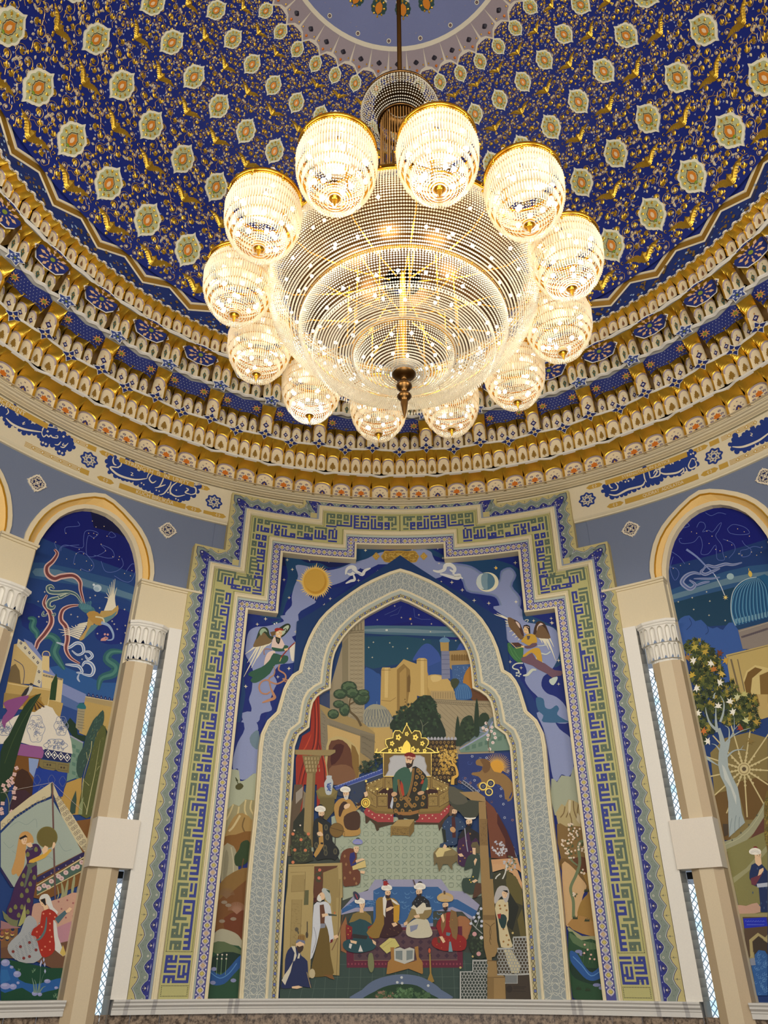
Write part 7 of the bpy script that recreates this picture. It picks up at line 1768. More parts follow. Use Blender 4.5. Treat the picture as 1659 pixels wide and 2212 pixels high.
hexes(415,570,605,766,lambda x,y:True);hexes(495,570,535,600);hexes(652,745,460,605);hexes(750,845,385,605)
for d in("402 766 402 592 482 592 482 520 575 520","640 445 745 443 745 372 838 370","640 610 770 612 855 606","770 612 770 665 690 665"):A.L((176,178,174),d,9)
A.P((120,124,124),"690 615 768 615 768 665 692 665");A.P((62,52,42),"695 668 772 668 772 615 860 612 865 766 695 766");A.E((46,38,32),718,703,20,24,12);A.L((46,38,32),"740 690 825 690",5);A.L((46,38,32),"740 700 815 700",4);A.L((46,38,32),"735 715 822 718",4)
A.dots((190,170,110),"740 345 482 495 402 566",8,6)
A=M.part('flower_garden','rose bushes and a round flower bed with a blue stone rim')
A.T=VC7;A.P((34,46,34),"460 440 450 380 470 320 500 230 530 160 545 200 548 440 570 500 530 515 490 500");leafblob(A,505,380,48,110,70,11,[(46,60,44),(60,76,52),(34,46,34)],18);A.L((150,154,150),"545 350 500 310 475 280 470 250",6,4);A.L((150,154,150),"500 310 520 260 525 200",5,4)
A.dots((190,194,206),"490 245 470 285 515 220 522 245 540 270 538 300 535 190 500 270",10,6);A.dots((200,150,150),"493 352 520 478",15,8);A.dots((206,204,206),"538 375",12,8)
A.T=Z4_;A.P((92,108,136),"470 944 520 880 580 830 660 800 770 785 880 800 960 840 1010 880 1055 944",3);A.P((30,60,38),"545 944 600 890 680 855 770 845 860 855 930 900 975 944",3)
leafblob(A,660,920,60,28,40,15,[(140,110,90),(60,90,56)],19);leafblob(A,780,900,60,40,40,15,[(90,124,84),(60,90,56)],20);leafblob(A,890,915,50,25,26,13,[(70,100,64)],22);A.dots((190,196,196),"765 805 738 835 768 840 930 855",9,6)
M.end()
# ---- left mural : phoenix, domed tent, tambourine player and seated lady
ZL_=cell(0,1000,420,1327);LA=cell(0,1000,200,1106);LB=cell(0,1380,260,869);LC=cell(0,1740,200,564);ZM_=cell(0,1600,520,1659)
root=empty('phoenix_mural');tag(root,'tall arched left mural with a phoenix above a tent and a tambourine player','mural')
M=Mural(RM,root);A=M.part('night_sky','deep blue night sky with faint constellation drawings')
def bg(A,c,top,mid):
    A.fill([(c-6.9,ZT),(c+6.9,ZT),(c+6.9,1.28),(c-6.9,1.28)],mid);A.up();A.fill([(c-6.9,1.10),(c+6.9,1.08),(c+6.9,1.28),(c-6.9,1.28)],top)
bg(A,-BAYC,(10,22,104),(26,58,116));A.T=ZL_
A.P((10,14,60),"560 300 760 300 980 480 960 560 800 480 640 440 620 340");A.P((40,78,124),"200 680 400 700 650 760 860 820 1000 900 1000 1000 860 930 700 890 500 830 200 780",2);A.P((84,116,140),"240 720 400 730 600 800 800 860 960 920 960 950 780 900 600 850 400 790 240 770",2)
A.P((22,56,116),"150 900 300 960 600 960 960 1000 960 1600 800 1600 500 1500 100 1250",2);A.P((14,38,108),"160 950 300 1000 350 1080 260 1150 150 1110",2);A.P((12,34,110),"660 1120 780 1000 900 1040 880 1200 760 1240 660 1200",3);A.P((36,82,140),"420 1380 700 1500 860 1500 800 1640 560 1600 300 1400")
CL=(92,110,176)
for d in("445 480 450 440 540 430 530 400","370 540 400 620 410 580 450 560 560 580 570 520 580 470 620 460 670 480 640 510 600 500 590 620 640 640 720 600 690 560 760 590 780 640 740 650 690 640 640 630","500 690 520 620 570 610 640 690 610 740 550 720","690 670 720 740 790 740 840 700 830 650","860 740 900 690 930 710 900 800 850 810 780 770","540 560 430 570 415 600","740 490 760 470 790 500 760 510 745 500"):A.L(CL,d,3,4)
A.dots((230,206,150),"380 540 450 480 540 590 605 480 640 480 660 490 730 500 690 555 720 600 770 640 815 640 810 660 520 620 570 620 590 670 625 700 610 730 550 730 510 690 455 655 850 755 890 770 900 735 630 397 655 437 710 433 640 515",3.4,5)
stars(A,"305 880 260 945 265 1050 320 1030 485 1035 530 1050 650 905 680 990 765 1080 855 1110 800 1135 665 1165 850 1000 825 1230 615 920 560 1340 300 1180 780 1100 320 1085 855 1160",8)
A=M.part('painted_clouds','green and white curling clouds')
for d,w in(("190 1060 230 1070 220 1120 250 1160 250 1200",50),("290 1200 340 1180 390 1220 370 1290 400 1350 440 1410",60),("840 1290 760 1290 730 1340 790 1390 770 1440 690 1470 670 1550",64)):A.L((40,90,96),d,w,4,0,1);A.L((70,120,110),d,w*.35,4,0,1)
for d,w in(("385 1225 430 1240 470 1260 520 1230 560 1240 570 1290 530 1310 490 1280",22),("570 1290 610 1290 630 1320 600 1340 580 1310",20),("445 1375 490 1380 540 1390 560 1430 520 1430",22),("560 1440 620 1450 640 1410 620 1370 580 1360 560 1390",26),("540 1440 530 1470 545 1495",12)):A.L((200,206,210),d,w,4,0,1);A.L((120,140,180),d,w*.4,4,0,1)
A=M.part('painted_planet','pale ringed planet');A.E((180,196,204),665,855,28,25,16);A.E((150,172,186),658,862,18,16,12);A.E((200,210,214),640,832,9,9,8)
A=M.part('phoenix','diving phoenix with gold wings and long curling red tail feathers')
TR=(112,58,60);TE=(206,170,160)
for d,w in(("370 590 390 620 360 670 320 710 325 760 370 790 420 775 500 770 545 810 550 870 575 960",34),("540 970 470 980 425 1010 415 1070 450 1120 460 1200 450 1270 480 1330 545 1370",30),("320 900 300 960 340 1020 350 1090 310 1160 260 1220 240 1270 190 1305",32)):
    A.L(TE,d,w+8,6,0,1);A.L(TR,d,w*.62,6,0,1)
for d,w in(("560 960 520 900 460 880 400 885 340 880 325 850 350 840 370 860",30),("480 890 400 920 340 940 330 980 360 990 375 970",32),("450 900 410 920 400 900",20),("300 1010 290 1040 320 1040",16),("350 1040 375 1030 365 1050",14)):A.L((176,184,160),d,w,5,0,1);A.L((64,92,104),d,w*.55,5,0,1)
WG=(216,208,184)
for i in range(8):
    t=i/7;A.L(WG,[(715+t*75,1010-t*5),(740+t*40,930+t*10-60*t*.3),(712+t*85+ (i>5)*0,985-195*math.sin(.35+t*1.3)+ (i==7)*60)],13,4,0,2)
for i in range(9):
    t=i/8;A.L(WG,[(600-t*60,1090+t*110),(540-t*80,1100+t*70),(575-t*235+max(0,t-.75)*340,1090+t*60+max(0,t-.75)*120)],12,4,0,2)
A.P((176,146,84),"690 1010 760 1010 805 970 800 1030 740 1080 700 1100 680 1060",2);A.P((88,124,130),"700 1060 760 1040 800 1010 780 1050 720 1095",1);A.P((176,146,84),"600 1060 640 1090 620 1150 560 1210 540 1200 590 1130",2);A.P((88,124,130),"620 1110 690 1090 640 1140 570 1205 590 1160",1)
A.P((64,108,120),"530 970 580 960 640 990 650 1030 600 1030 560 1010",2);A.P((170,132,66),"590 1030 640 1010 690 1040 710 1090 680 1110 630 1090",2)
for i in range(7):A.L((80,130,140),[(560+i*10,1000),(545+i*12,960-i*3),(530+i*16,940+i*4)],7,3,0,2)
A.L((140,160,190),"690 1090 740 1110 770 1160 770 1200 740 1210 710 1200",22,5,0,2);A.P((196,140,130),"690 1200 720 1185 740 1195 720 1215 685 1215",1);A.dots((30,40,60),"722 1196",4);A.dots((206,150,140),"715 1170 735 1172",8);A.L((206,196,160),"650 1050 700 1060 710 1090",10,3)
A=M.part('painted_city','ochre walls, turquoise domed tower and crenellated rampart');A.T=LB
OC1=(186,160,104);OC2=(176,148,86);OC3=(206,184,130)
A.P((120,132,176),"170 0 230 30 380 240 450 320 620 400 620 460 430 470 300 400");A.P((76,100,150),"440 400 540 450 620 490 560 620 430 540");A.P((34,66,128),"430 470 560 520 600 600 540 650 480 600 420 580")
A.P(OC1,"100 40 180 20 260 130 320 190 290 330 60 320");A.P((200,190,160),"130 0 180 30 320 180 290 350 240 330 270 200 120 50");
for i in range(7):
    t=i/6;x=150+130*min(1,t*1.4);y=30+150*min(1,t*1.4)+max(0,t-.7)*430;A.P((50,58,90),[(x-10,y),(x,y-13),(x+11,y+2),(x+1,y+14)]);A.P((200,190,160),[(x-4,y),(x,y-5),(x+5,y),(x,y+5)])
A.P((110,92,60),"50 320 80 200 110 180 140 230 150 330",1);A.L((60,66,96),"100 150 160 190 175 250 165 330",5,3)
A.P(OC3,"305 120 355 120 355 240 300 220");A.P((60,74,130),"308 122 315 100 335 95 352 105 356 126",1);A.L(OC3,"303 122 312 96 335 90 354 100 360 126",6,3)
A.P(OC3,"300 240 455 290 440 460 430 560 300 470");A.L((120,112,100),"310 262 450 294",14);A.dots(OC3,"325 264 345 270 365 275 385 281 405 286 425 290",4,4)
A.P(OC2,"55 310 365 365 340 480 300 520 20 500 30 420");A.P((150,124,70),"30 390 300 420 295 490 20 480");A.P(OC2,"355 440 455 465 430 580 340 520");A.L(OC3,"60 322 365 372",6)
A.P((34,62,30),"405 250 415 300 400 445 355 440 370 320",1)
A.P((20,48,30),"505 570 550 620 560 690 600 700 620 690 610 740 540 730 470 620",1)
A.P(OC2,"615 425 840 460 780 760 570 680");A.P((160,140,96),"620 412 845 455 838 500 612 450");
for i in range(7):x=640+i*30;y=404+i*6;A.P((30,40,96),[(x-14,y+12),(x-9,y-4),(x,y-16),(x+9,y-4),(x+13,y+14)]);A.dots((180,180,180),[(x,y+2)],4,4)
A.L((206,190,150),"615 418 842 455",4)
A.P((150,140,110),"560 500 615 505 590 680 545 640");
for i in range(7):A.L((96,90,80),[(560,520+i*20),(608,528+i*20)],3)
A.P((30,100,110),"555 500 560 480 585 462 612 475 618 508",2)
A.P((112,140,122),"510 700 600 750 560 1000 480 1030 500 800");
for i in range(8):A.P((86,120,104),[(520+(i%2)*30,760+i*32),(545+(i%2)*30,770+i*32),(543+(i%2)*28,795+i*32),(518+(i%2)*28,785+i*32)])
A.L((150,150,170),"505 700 600 752",10)
A=M.part('white_tent','white domed tent with blue arabesques above a blue patterned curtain')
A.P((112,72,24),"100 840 300 850 250 1000 240 1120 130 1060 60 1000",1);A.P((60,34,20),"120 960 200 960 250 1080 230 1150 90 1200",2);A.P((58,32,44),"100 1100 180 1090 250 1150 60 1260",1);A.P((130,150,190),"205 860 280 870 250 1010 210 960",1)
A.P((178,142,70),"480 1040 590 1000 580 1270 440 1270 440 1140",1)
A.P((214,206,190),"0 600 60 580 330 480 400 540 460 610 500 690 520 800 500 840 310 800 120 740 0 760",2);A.P((176,168,150),"225 520 330 478 300 560 230 600") if 0 else None
A.P((146,110,40),"180 430 260 400 320 480 250 530 160 520",1)
for i in range(5):A.P((70,46,30),[(240,430),(190+i*30,500+i*8-(i>2)*(i-2)*18),(206+i*30,506+i*6-(i>2)*(i-2)*18)])
def arab(cx,cy,rx,ry,n=9):
    A.L((128,136,160),[(cx+rx*math.cos(t)*(1+.10*math.cos(6*t)),cy+ry*math.sin(t)*(1+.06*math.cos(6*t))) for t in(2*PI*i/40 for i in range(40))],4,0,0,0,True)
    r_=random.Random(int(cx))
    for i in range(n*4):
        t=r_.uniform(0,6.28);q=r_.uniform(.15,.82);x,y=cx+rx*q*math.cos(t),cy+ry*q*math.sin(t);A.L((112,122,150),[(x+10*math.cos(u+t),y+10*math.sin(u+t)) for u in(0,1.3,2.6,3.6)],3.4,2)
arab(258,650,60,100);arab(440,630,48,70);arab(400,770,80,46);arab(30,640,50,60)
A.P((138,82,134),"120 755 300 780 320 830 300 865 120 840",1);A.P((30,36,84),"320 795 515 830 505 895 305 860")
for i in range(4):x=345+i*46;y=830+i*9;A.L('w',[(x-22,y),(x,y-26),(x+22,y+4),(x,y+30)],6,0,0,0,True);A.P('w',[(x-9,y),(x,y-11),(x+9,y+2),(x,y+13)])
A.P((120,108,66),"285 870 500 900 495 970 420 960 400 945 380 955 300 935 280 920");A.L((70,66,50),"310 890 400 900 400 940 310 925",3,0,0,0,True);A.L((70,66,50),"420 905 490 915 485 955 415 945",3,0,0,0,True);A.dots((60,50,40),"340 910 360 912 440 930 460 932",8,5)
A.P((18,52,140),"260 935 300 938 485 970 450 1140 230 1130 240 1010")
for x,y in((265,1020),(370,1020),(450,1030),(300,1100)):A.L((90,100,130),[(x+22*math.cos(t)*(1+.2*math.cos(4*t)),y+36*math.sin(t)) for t in(2*PI*i/16 for i in range(16))],3,0,0,0,True)
A=M.part('falcon','small falcon perched on a violet cloth');A.P((130,70,124),"20 465 100 430 200 410 190 440 130 510 90 570 40 610 35 650 10 610 20 560 50 520",2);A.P((44,44,48),"150 410 180 365 215 340 200 400 160 415",1);A.P((190,186,176),"210 335 230 330 234 360 205 405 185 412 205 370",1);A.E((50,48,50),222,330,12,10,8)
A=M.part('painted_trees','cypress blade, poplars and pale blossom')
A.P((26,52,30),"295 395 250 470 190 620 140 780 90 960 60 1100 0 1200 0 820 60 700 130 560 210 440",2);A.L((60,80,44),"280 410 180 560 90 740 30 900",4,3)
A.P((46,72,64),"740 515 750 560 740 620 700 680 680 760 640 850 600 960 580 1010 550 960 560 850 600 780 620 700 670 590 700 560",2);A.P((78,84,40),"740 620 770 680 770 760 740 900 720 1020 680 1270 570 1270 590 1080 640 900 680 740",2);A.P((24,44,28),"760 640 785 700 775 760 765 720")
for i in range(70):
    x,y=rs.uniform(600,760),rs.uniform(640,1260)
    if x>640-(y-640)*.02 and x<770-(y-700)*.12:A.L((104,108,58),[(x,y),(x+6,y-14)],3)
for i in range(50):
    y=rs.uniform(560,960);x=720-(y-560)*.32+rs.uniform(-30,20);A.L((76,106,90),[(x,y),(x+5,y-12)],3)
for d,w in(("600 1010 590 1120 580 1270",8),("620 1270 650 1120 680 980 700 860 720 740",8),("660 740 650 820 610 960 590 1060",6),("620 820 630 870 645 880",4),("600 1180 620 1230 625 1270",5),("715 920 690 960",4),("640 1060 600 1020",4)):A.L((168,164,116),d,w,4,0,2)
A.P((50,72,60),"545 1095 550 1160 540 1260 500 1270 510 1180",1);A.P((130,140,96),"570 1200 600 1140 590 1270 560 1270")
A.L((110,112,90),"60 1270 60 1180 40 1120 20 1110",8,4);A.L((110,112,90),"65 1200 80 1160 85 1130",5,3)
for x,y in((20,1060),(60,1060),(55,1030),(80,1010),(100,980),(105,1080),(95,1110),(100,1150),(15,1190),(5,1230),(80,1250),(110,1240),(30,1090),(85,1040),(115,935),(10,1260)):
    for j in range(4):A.E((206,172,164),x+9*math.cos(j*1.57+x),y+9*math.sin(j*1.57+x),9,8,6)
    A.dots((170,110,110),[(x,y)],3,4)
A=M.part('pavilion_tent','pale diamond-shaped awning with patterned border and a brown pole');A.T=ZM_
A.P((116,76,32),"480 560 620 540 600 760 540 1000 300 1100 100 1050 350 700")
A.P((196,182,146),"360 290 250 360 0 560 0 760 100 1010 240 1020 560 880 605 800 605 700",1) if 0 else None
A.P((196,184,148),"358 285 400 380 500 520 605 690 590 780 460 620 350 330");A.P((196,184,148),"358 285 200 390 60 500 0 560 0 620 100 520 240 430 345 385")
for i in range(11):
    for k in range(2):
        x=385+i*19+k*18;y=400+i*33-k*14+10;A.L((100,86,80),[(x+13*math.cos(t*1.257+.5),y+13*math.sin(t*1.257+.5)) for t in range(5)],3.4,0,0,0,True);A.dots((80,60,56),[(x,y)],4,4)
for i in range(8):
    x=300-i*40;y=400+i*26;A.L((130,124,100),[(x+14*math.cos(t*1.257),y+13*math.sin(t*1.257)) for t in range(5)],3.4,0,0,0,True)
A.P((156,168,156),"352 400 565 770 270 920 90 1010 0 870 0 640 100 540 250 440")
for d in("60 600 120 560 180 580 240 540 250 600","80 760 140 800 200 780 260 830 330 800 380 840","20 700 60 740 90 720","400 700 440 760 490 750"):A.L((130,146,140),d,3,5)
A.P((40,34,80),"575 770 590 790 250 980 248 945 560 775");A.P((40,34,80),"0 870 90 1010 70 1010 0 900");A.dots((150,140,160),"300 940 350 915 400 885 450 860 500 832 550 805",5,5)
A.L((206,196,150),"248 1000 420 900 590 795",7)
A.P((70,96,84),"250 1010 590 805 585 880 420 970 250 1060");
for x,y in((560,840),(500,880),(545,905) if 0 else (530,870),(450,910),(470,935) if 0 else (400,935),(350,970),(300,1000),(265,1020),(420,950),(330,1010)):A.E((206,180,176),x,y,18,17,9);A.E((180,140,140),x,y,7,7,7)
A.L((196,188,140),"250 1065 420 975 590 885",6)
for d in("420 980 430 1060 400 1120","510 930 500 1000 490 1070","465 960 450 1050 440 1110","390 1000 400 1060 390 1090"):A.L((150,150,110),d,20 if d[0] in'45' else 8,3,0,1)
A.P((104,74,70),"350 290 362 290 372 700 384 1115 372 1115 360 700");A.P((70,90,80),"345 300 355 290 350 400")
A.L((190,180,170),"355 290 150 330 0 360",2);A.L((190,180,170),"358 290 440 370 560 480",2)
A=M.part('rose_hillock','pink flowered hillock with fruit');A.P((190,150,130),"215 1160 250 1120 330 1110 430 1080 545 1050 510 1300 480 1420 300 1420 180 1400",2);A.dots((150,90,90),"400 1110 460 1100 500 1120 300 1140 420 1160 480 1170 450 1220 500 1210",7,6)
A.P((176,128,140),"380 1290 500 1240 480 1380 400 1400",1);A.P((120,84,50),"0 1290 120 1290 110 1420 0 1440");
for i in range(16):A.E([(120,60,70),(190,160,90),(40,46,70),(150,90,60)][i%4],5+(i*37)%110,1300+(i*23)%80,13,12,8)
A.P((150,110,112),"0 1240 60 1260 140 1290 0 1300")
A.P((104,72,52),"0 1430 120 1400 300 1420 470 1380 460 1560 380 1580 200 1500 0 1500",1)
A=M.part('tambourine_player','standing woman in violet brocade dress holding up a round tambourine');A.T=LC
A.P((190,144,84),"110 200 130 165 165 160 195 190 200 230 160 230 150 300 140 380 110 435 95 415 75 425 65 400 90 320",2)
A.P((112,116,80),"10 640 30 660 60 680 110 690 100 740 60 730 20 690",1)
A.P((62,32,76),"150 280 170 260 200 235 230 240 250 280 240 300 215 330 220 360 222 440 200 560 185 690 150 670 100 700 50 680 35 640 60 580 90 480 150 370 160 340",2)
for x,y in((130,480),(160,520),(128,550),(90,620),(180,480),(60,640),(130,620),(170,580),(205,440),(180,400),(140,430),(165,300),(215,270),(110,670),(165,650)):A.P((116,118,66),[(x,y-18),(x+11,y-4),(x+8,y+12),(x-8,y+12),(x-11,y-4)],2)
A.P((92,100,84),"155 360 220 345 222 360 190 380 150 500 140 500 165 380",1);A.P((206,160,60),"170 350 175 335 250 300 300 265 312 275 270 320 200 350",1);A.P((158,158,96),"150 600 155 700 120 735 105 735",1)
A.E((112,102,50),283,195,64,66,26);A.E((104,94,44),283,195,58,60,26);A.P('skin',"250 270 270 245 290 255 285 280 260 300",1);A.P('skin',"315 245 320 225 330 225 335 240 325 260 310 270",1)
face(A,142,215,1.7,1);A.P('skin',"150 235 185 225 195 250 175 260",1);A.P((30,24,26),"112 200 150 180 165 195 150 195 120 210");A.P((80,80,96),"160 250 195 262 205 240 195 270 170 275")
A=M.part('seated_lady_red','seated woman in red dress, white veil and silver brocade skirt')
A.P((206,206,200),"235 570 250 545 285 540 305 570 320 620 350 650 330 670 300 630 280 600 240 590",2);A.P((206,206,200),"320 690 340 720 350 800 380 880 395 910 380 920 330 880 325 800",1);A.P((196,170,90),"380 850 398 905 380 920 360 900")
A.P((160,164,166),"150 690 180 670 215 700 220 740 190 790 220 830 250 880 255 920 200 960 110 950 50 900 45 850 90 800 120 770",2)
for i in range(9):
    for j in range(6):
        x=75+i*20+j*5;y=880-i*20+j*18
        if 60<x<240 and 700<y<940:A.P((120,128,134),[(x-7,y),(x,y-9),(x+7,y),(x,y+9)]);A.P((176,180,180),[(x-4,y),(x,y-5),(x+4,y),(x,y+5)])
A.dots((120,50,46),"175 835 120 860 75 890 175 920 215 880 140 930",10,6)
A.P((160,40,26),"250 650 290 630 330 650 350 680 355 700 320 700 325 800 330 880 290 920 250 920 230 860 215 800 185 790 200 750 240 720",2);A.dots((210,130,100),"260 660 300 660 330 680 250 740 300 720 300 760 270 860 300 830 250 880 300 880 220 770 240 800 310 800",6,6)
A.L((86,110,112),"280 680 270 760 240 810 215 820",14,4,0,1);A.P((70,100,110),"330 690 390 640 405 655 350 720",1);A.P('skin',"395 645 420 620 435 630 420 650 400 655",1);face(A,258,590,1.8,-1);A.P((30,24,26),"240 575 270 565 275 600 285 640 270 610");A.P('skin',"258 615 285 605 290 630 265 640",1)
A=M.part('painted_stream','blue stream with pale stones and irises');
A.P((16,66,44),"0 930 100 950 200 970 300 990 400 990 360 1200 0 1200",1);A.P((32,86,150),"0 970 40 960 90 1000 110 1060 200 1090 290 1070 380 1050 365 1110 290 1130 200 1150 130 1110 60 1130 0 1130",2);A.P((40,100,160),"0 1000 40 1000 60 1060 0 1090",1)
for x,y,r,q in((28,958,28,22),(66,985,12,9),(100,1027,24,20),(28,1100,32,20),(75,1103,22,18),(105,1080,10,9),(284,1070,20,13),(338,1110,12,9),(207,1145,18,15),(238,1150,14,12)):A.E((140,144,188),x,y,r,q,12);A.E((160,164,200),x-r*.2,y-q*.3,r*.6,q*.4,8)
for d,w in(("205 1140 200 1090 190 1050",12),("215 1140 215 1090 205 1060",10),("225 1140 235 1090 240 1060",10),("235 1140 255 1110 275 1100",10),("235 1130 240 1040 245 950",3),("235 1130 250 1060 270 1010",3)):A.L((110,136,120),d,w,3,0,2)
for x,y in((247,955),(262,940),(270,1010),(242,970),(268,970)):A.P((170,176,206),[(x,y-16),(x+6,y),(x,y+14),(x-6,y)])
for x,y in((110,1000),(195,1010),(205,1000),(335,1150),(325,1160),(340,1165)):A.L((96,130,100),[(x,y+10),(x-4,y-8)],4);A.L((96,130,100),[(x,y+10),(x+7,y-6)],4)
M.end()
# ---- right mural
ZR_=cell(1220,1000,1659,1387);RA_=cell(1440,1500,1659,695);RB_=cell(1500,1780,1659,467)
root=empty('dome_mural');tag(root,'tall arched mural on the right with a ribbed blue dome, silver plane tree and waterwheel','mural')
M=Mural(RM,root);A=M.part('night_sky','deep blue night sky with constellation drawings');bg(A,BAYC,(12,22,110),(24,54,110));A.T=ZR_
A.P((10,14,60),"840 340 1000 300 1180 320 1300 400 1387 500 1387 300 900 280 760 400");A.P((40,80,124),"690 880 900 810 1100 740 1387 690 1387 800 1150 860 900 920 700 960",2);A.P((90,120,140),"700 910 900 850 1130 780 1387 740 1387 770 1150 820 920 880 710 940",2);A.P((18,58,84),"720 960 900 910 1150 850 1387 800 1387 1000 1200 1100 900 1120 740 1120",1)
A.P((50,84,148),"770 1110 790 1060 850 1040 890 1080 930 1070 970 1110 1010 1130 1040 1120 1080 1140 1120 1090 1200 1110 1240 1250 1200 1400 1130 1620 1060 1500 820 1300 780 1200",2);A.L((26,56,110),"850 1060 865 1100 830 1140",5,3);A.L((26,56,110),"970 1110 980 1150 960 1170",5,3)
for d in("900 440 920 405 950 410 960 440 940 470 980 460 1010 470 1050 420 1070 410 1050 460 1030 500 1070 560 1080 620 1090 660 1040 655 1030 560 980 620 930 620 940 560 920 500 880 540 800 550 780 520 800 515","1110 450 1150 420 1230 440 1260 480 1200 490 1130 480 1110 450","1210 530 1230 560 1270 590 1260 630 1210 640 1200 600 1240 590 1290 570 1340 580","740 640 720 720 750 800 780 760 760 720 710 710","960 340 1000 360 1050 340 1100 350","820 400 850 430 780 450","1080 520 1150 550 1160 600 1120 650","720 600 780 640 820 690"):A.L(CL,d,3,4)
A.dots((230,206,150),"800 440 865 470 900 480 970 465 1005 500 985 550 1030 590 1060 600 1110 530 1140 560 1100 640 1210 630 1275 608 1310 630 1340 610 1180 450 1225 470 1260 500 790 700 740 720 850 690 1345 575",3.4,5)
stars(A,"880 1000 990 943 968 880 775 948 1150 910 1095 1075 1190 620 985 1040 870 920",8)
A=M.part('comet','shooting star with a curved tail');A.L((120,136,186),"830 590 900 640 960 700 1020 760 1060 830 1090 900",15,4,0,2);A.L((190,200,206),"1020 760 1060 830 1092 905",5,3)
A.P((220,196,110),[(1097+(20 if i%2==0 else 7)*math.cos(i*PI/7),918+(20 if i%2==0 else 7)*math.sin(i*PI/7)) for i in range(14)])
A=M.part('painted_clouds','grey curling clouds under the constellation')
for d,w in(("940 740 970 700 1020 710 1060 700 1100 690 1150 695 1210 680",22),("950 720 930 745 960 760 1010 740 1060 720",22),("930 760 880 750 830 770 800 810 820 840 860 860 890 830 850 800",30),("880 790 940 790 1000 790 1060 780",14),("890 840 940 820 990 810",16)):A.L((140,150,182),d,w,5,0,1);A.L((84,100,150),d,w*.35,5,0,1)
A=M.part('painted_planet','pale planet');A.E((150,176,182),1130,775,25,22,14)
A=M.part('ribbed_dome','blue ribbed dome with gold finial over a stone drum')
A.P((130,120,112),"1180 1130 1387 1070 1400 1270 1215 1270");A.L((90,80,84),"1205 1190 1387 1130",14);A.L((170,160,140),"1190 1150 1387 1090",3)
for i in range(14):A.L((60,56,70),[(1222+i*13,1192-i*4),(1228+i*13,1180-i*4)],3)
A.P((26,84,124),"1160 1110 1135 1040 1130 960 1145 880 1190 820 1250 785 1320 775 1400 780 1410 1060 1280 1080",2)
for i in range(11):
    t=i/10;A.L((90,140,170),[(1172+t*230,1112-t*54),(1140+t*250,1000-t*20),(1170+t*200,870-20*t),(1265+t*60,786)],5,5);A.L((14,50,90),[(1181+t*230,1112-t*54),(1150+t*250,1000-t*20),(1178+t*200,870-20*t),(1268+t*60,786)],4,5)
for i in range(11):A.P((100,140,160),[(1165+i*22,1100-i*5),(1180+i*22,1096-i*5),(1176+i*22,1062-i*5),(1163+i*22,1066-i*5)])
A.L((176,190,190),"1165 1110 1140 1040 1135 960 1150 880 1192 824 1250 790 1310 780",5,4);A.P((20,60,100),"1165 1112 1400 1050 1400 1080 1185 1140")
A.P((220,190,90),"1262 776 1252 755 1265 735 1280 755 1275 778",2,.3);A.L((220,190,90),"1258 740 1256 720",4,0,.3)
A=M.part('ochre_portal','ochre palace portal with arched recess')
A.P((178,156,96),"1100 1310 1387 1240 1500 1230 1500 1700 1180 1800");A.L((120,104,70),"1110 1320 1387 1250",5);A.L((110,96,70),"1135 1340 1195 1580",12);A.L((110,96,70),"1180 1340 1230 1570",7)
A.P((196,176,116),"1220 1480 1240 1420 1300 1380 1387 1400 1500 1420 1500 1700 1260 1620",1);A.P((110,82,36),"1225 1500 1250 1430 1300 1395 1350 1410 1280 1470 1270 1560 1290 1640 1250 1620",1);A.P((120,92,44),"1330 1450 1400 1420 1400 1640 1340 1640")
A.T=RA_
A.P((128,112,66),"300 400 400 300 560 260 695 300 695 760 600 1000 430 1000 330 700");A.P((104,78,38),"330 680 420 660 440 1000 380 1000");A.P((104,78,38),"480 600 620 570 695 600 695 720 600 860 540 860")
A.P((180,154,96),"540 0 695 0 695 110 620 100");A.P((120,90,44),"560 0 620 0 640 70 590 90")
A=M.part('waterwheel','large wooden waterwheel with turned spokes')
WC2=(196,182,134)
for i in range(13):
    a=2*PI*i/13+.05
    x1,y1=532+300*math.cos(a),513+330*math.sin(a);A.L(WC2,[(532+40*math.cos(a),513+40*math.sin(a)),(x1,y1)],9);
    for r in(60,85,112):A.E(WC2,532+r*math.cos(a),513+r*math.sin(a),9,9,7)
A.E(WC2,532,512,45,45,22);A.E((150,132,88),532,512,36,36,20);A.E(WC2,532,512,30,30,18);A.E((90,76,54),532,512,15,15,12)
A.P((150,60,40),"0 0 1 0 1 1") if 0 else None
A.P((150,150,120),"395 1010 480 980 560 910 620 830 670 740 695 720 695 800 620 930 540 1010 470 1060 405 1085",1);A.P((96,58,46),"410 1080 480 1060 580 980 695 800 695 980 600 1070 480 1220 440 1260",1);A.L((176,174,140),"400 1030 500 985 590 900 670 770",4,3)
for x,y in((450,1000),(510,950),(565,895),(620,830)):A.P((80,84,70),[(x-6,y),(x,y-9),(x+7,y),(x,y+8)])
A.P((128,126,86),"445 1270 560 1180 680 1060 695 1040 695 1120 600 1270");A.P((150,150,116),"450 1250 540 1190 640 1090 680 1040 695 1050 600 1180 480 1270",1);A.P((60,60,52),"550 1100 590 1090 600 1130 570 1160");A.P((60,60,52),"625 1010 665 1000 670 1050 640 1060");A.P((60,60,52),"480 1190 520 1180 500 1240")
A.T=RB_
A.P((128,124,76),"205 160 467 40 467 600 300 600 245 360");A.P((156,152,112),"215 180 330 130 420 40 440 0 467 0 467 60 340 170 225 210",1) if 0 else None
A.P((150,148,110),"246 340 330 280 400 200 467 130 467 170 380 270 252 375",1);A.P((72,60,46),"180 0 215 0 215 70 190 80")
A=M.part('silver_plane_tree','plane tree with silver trunk and autumn leaves');A.T=ZR_
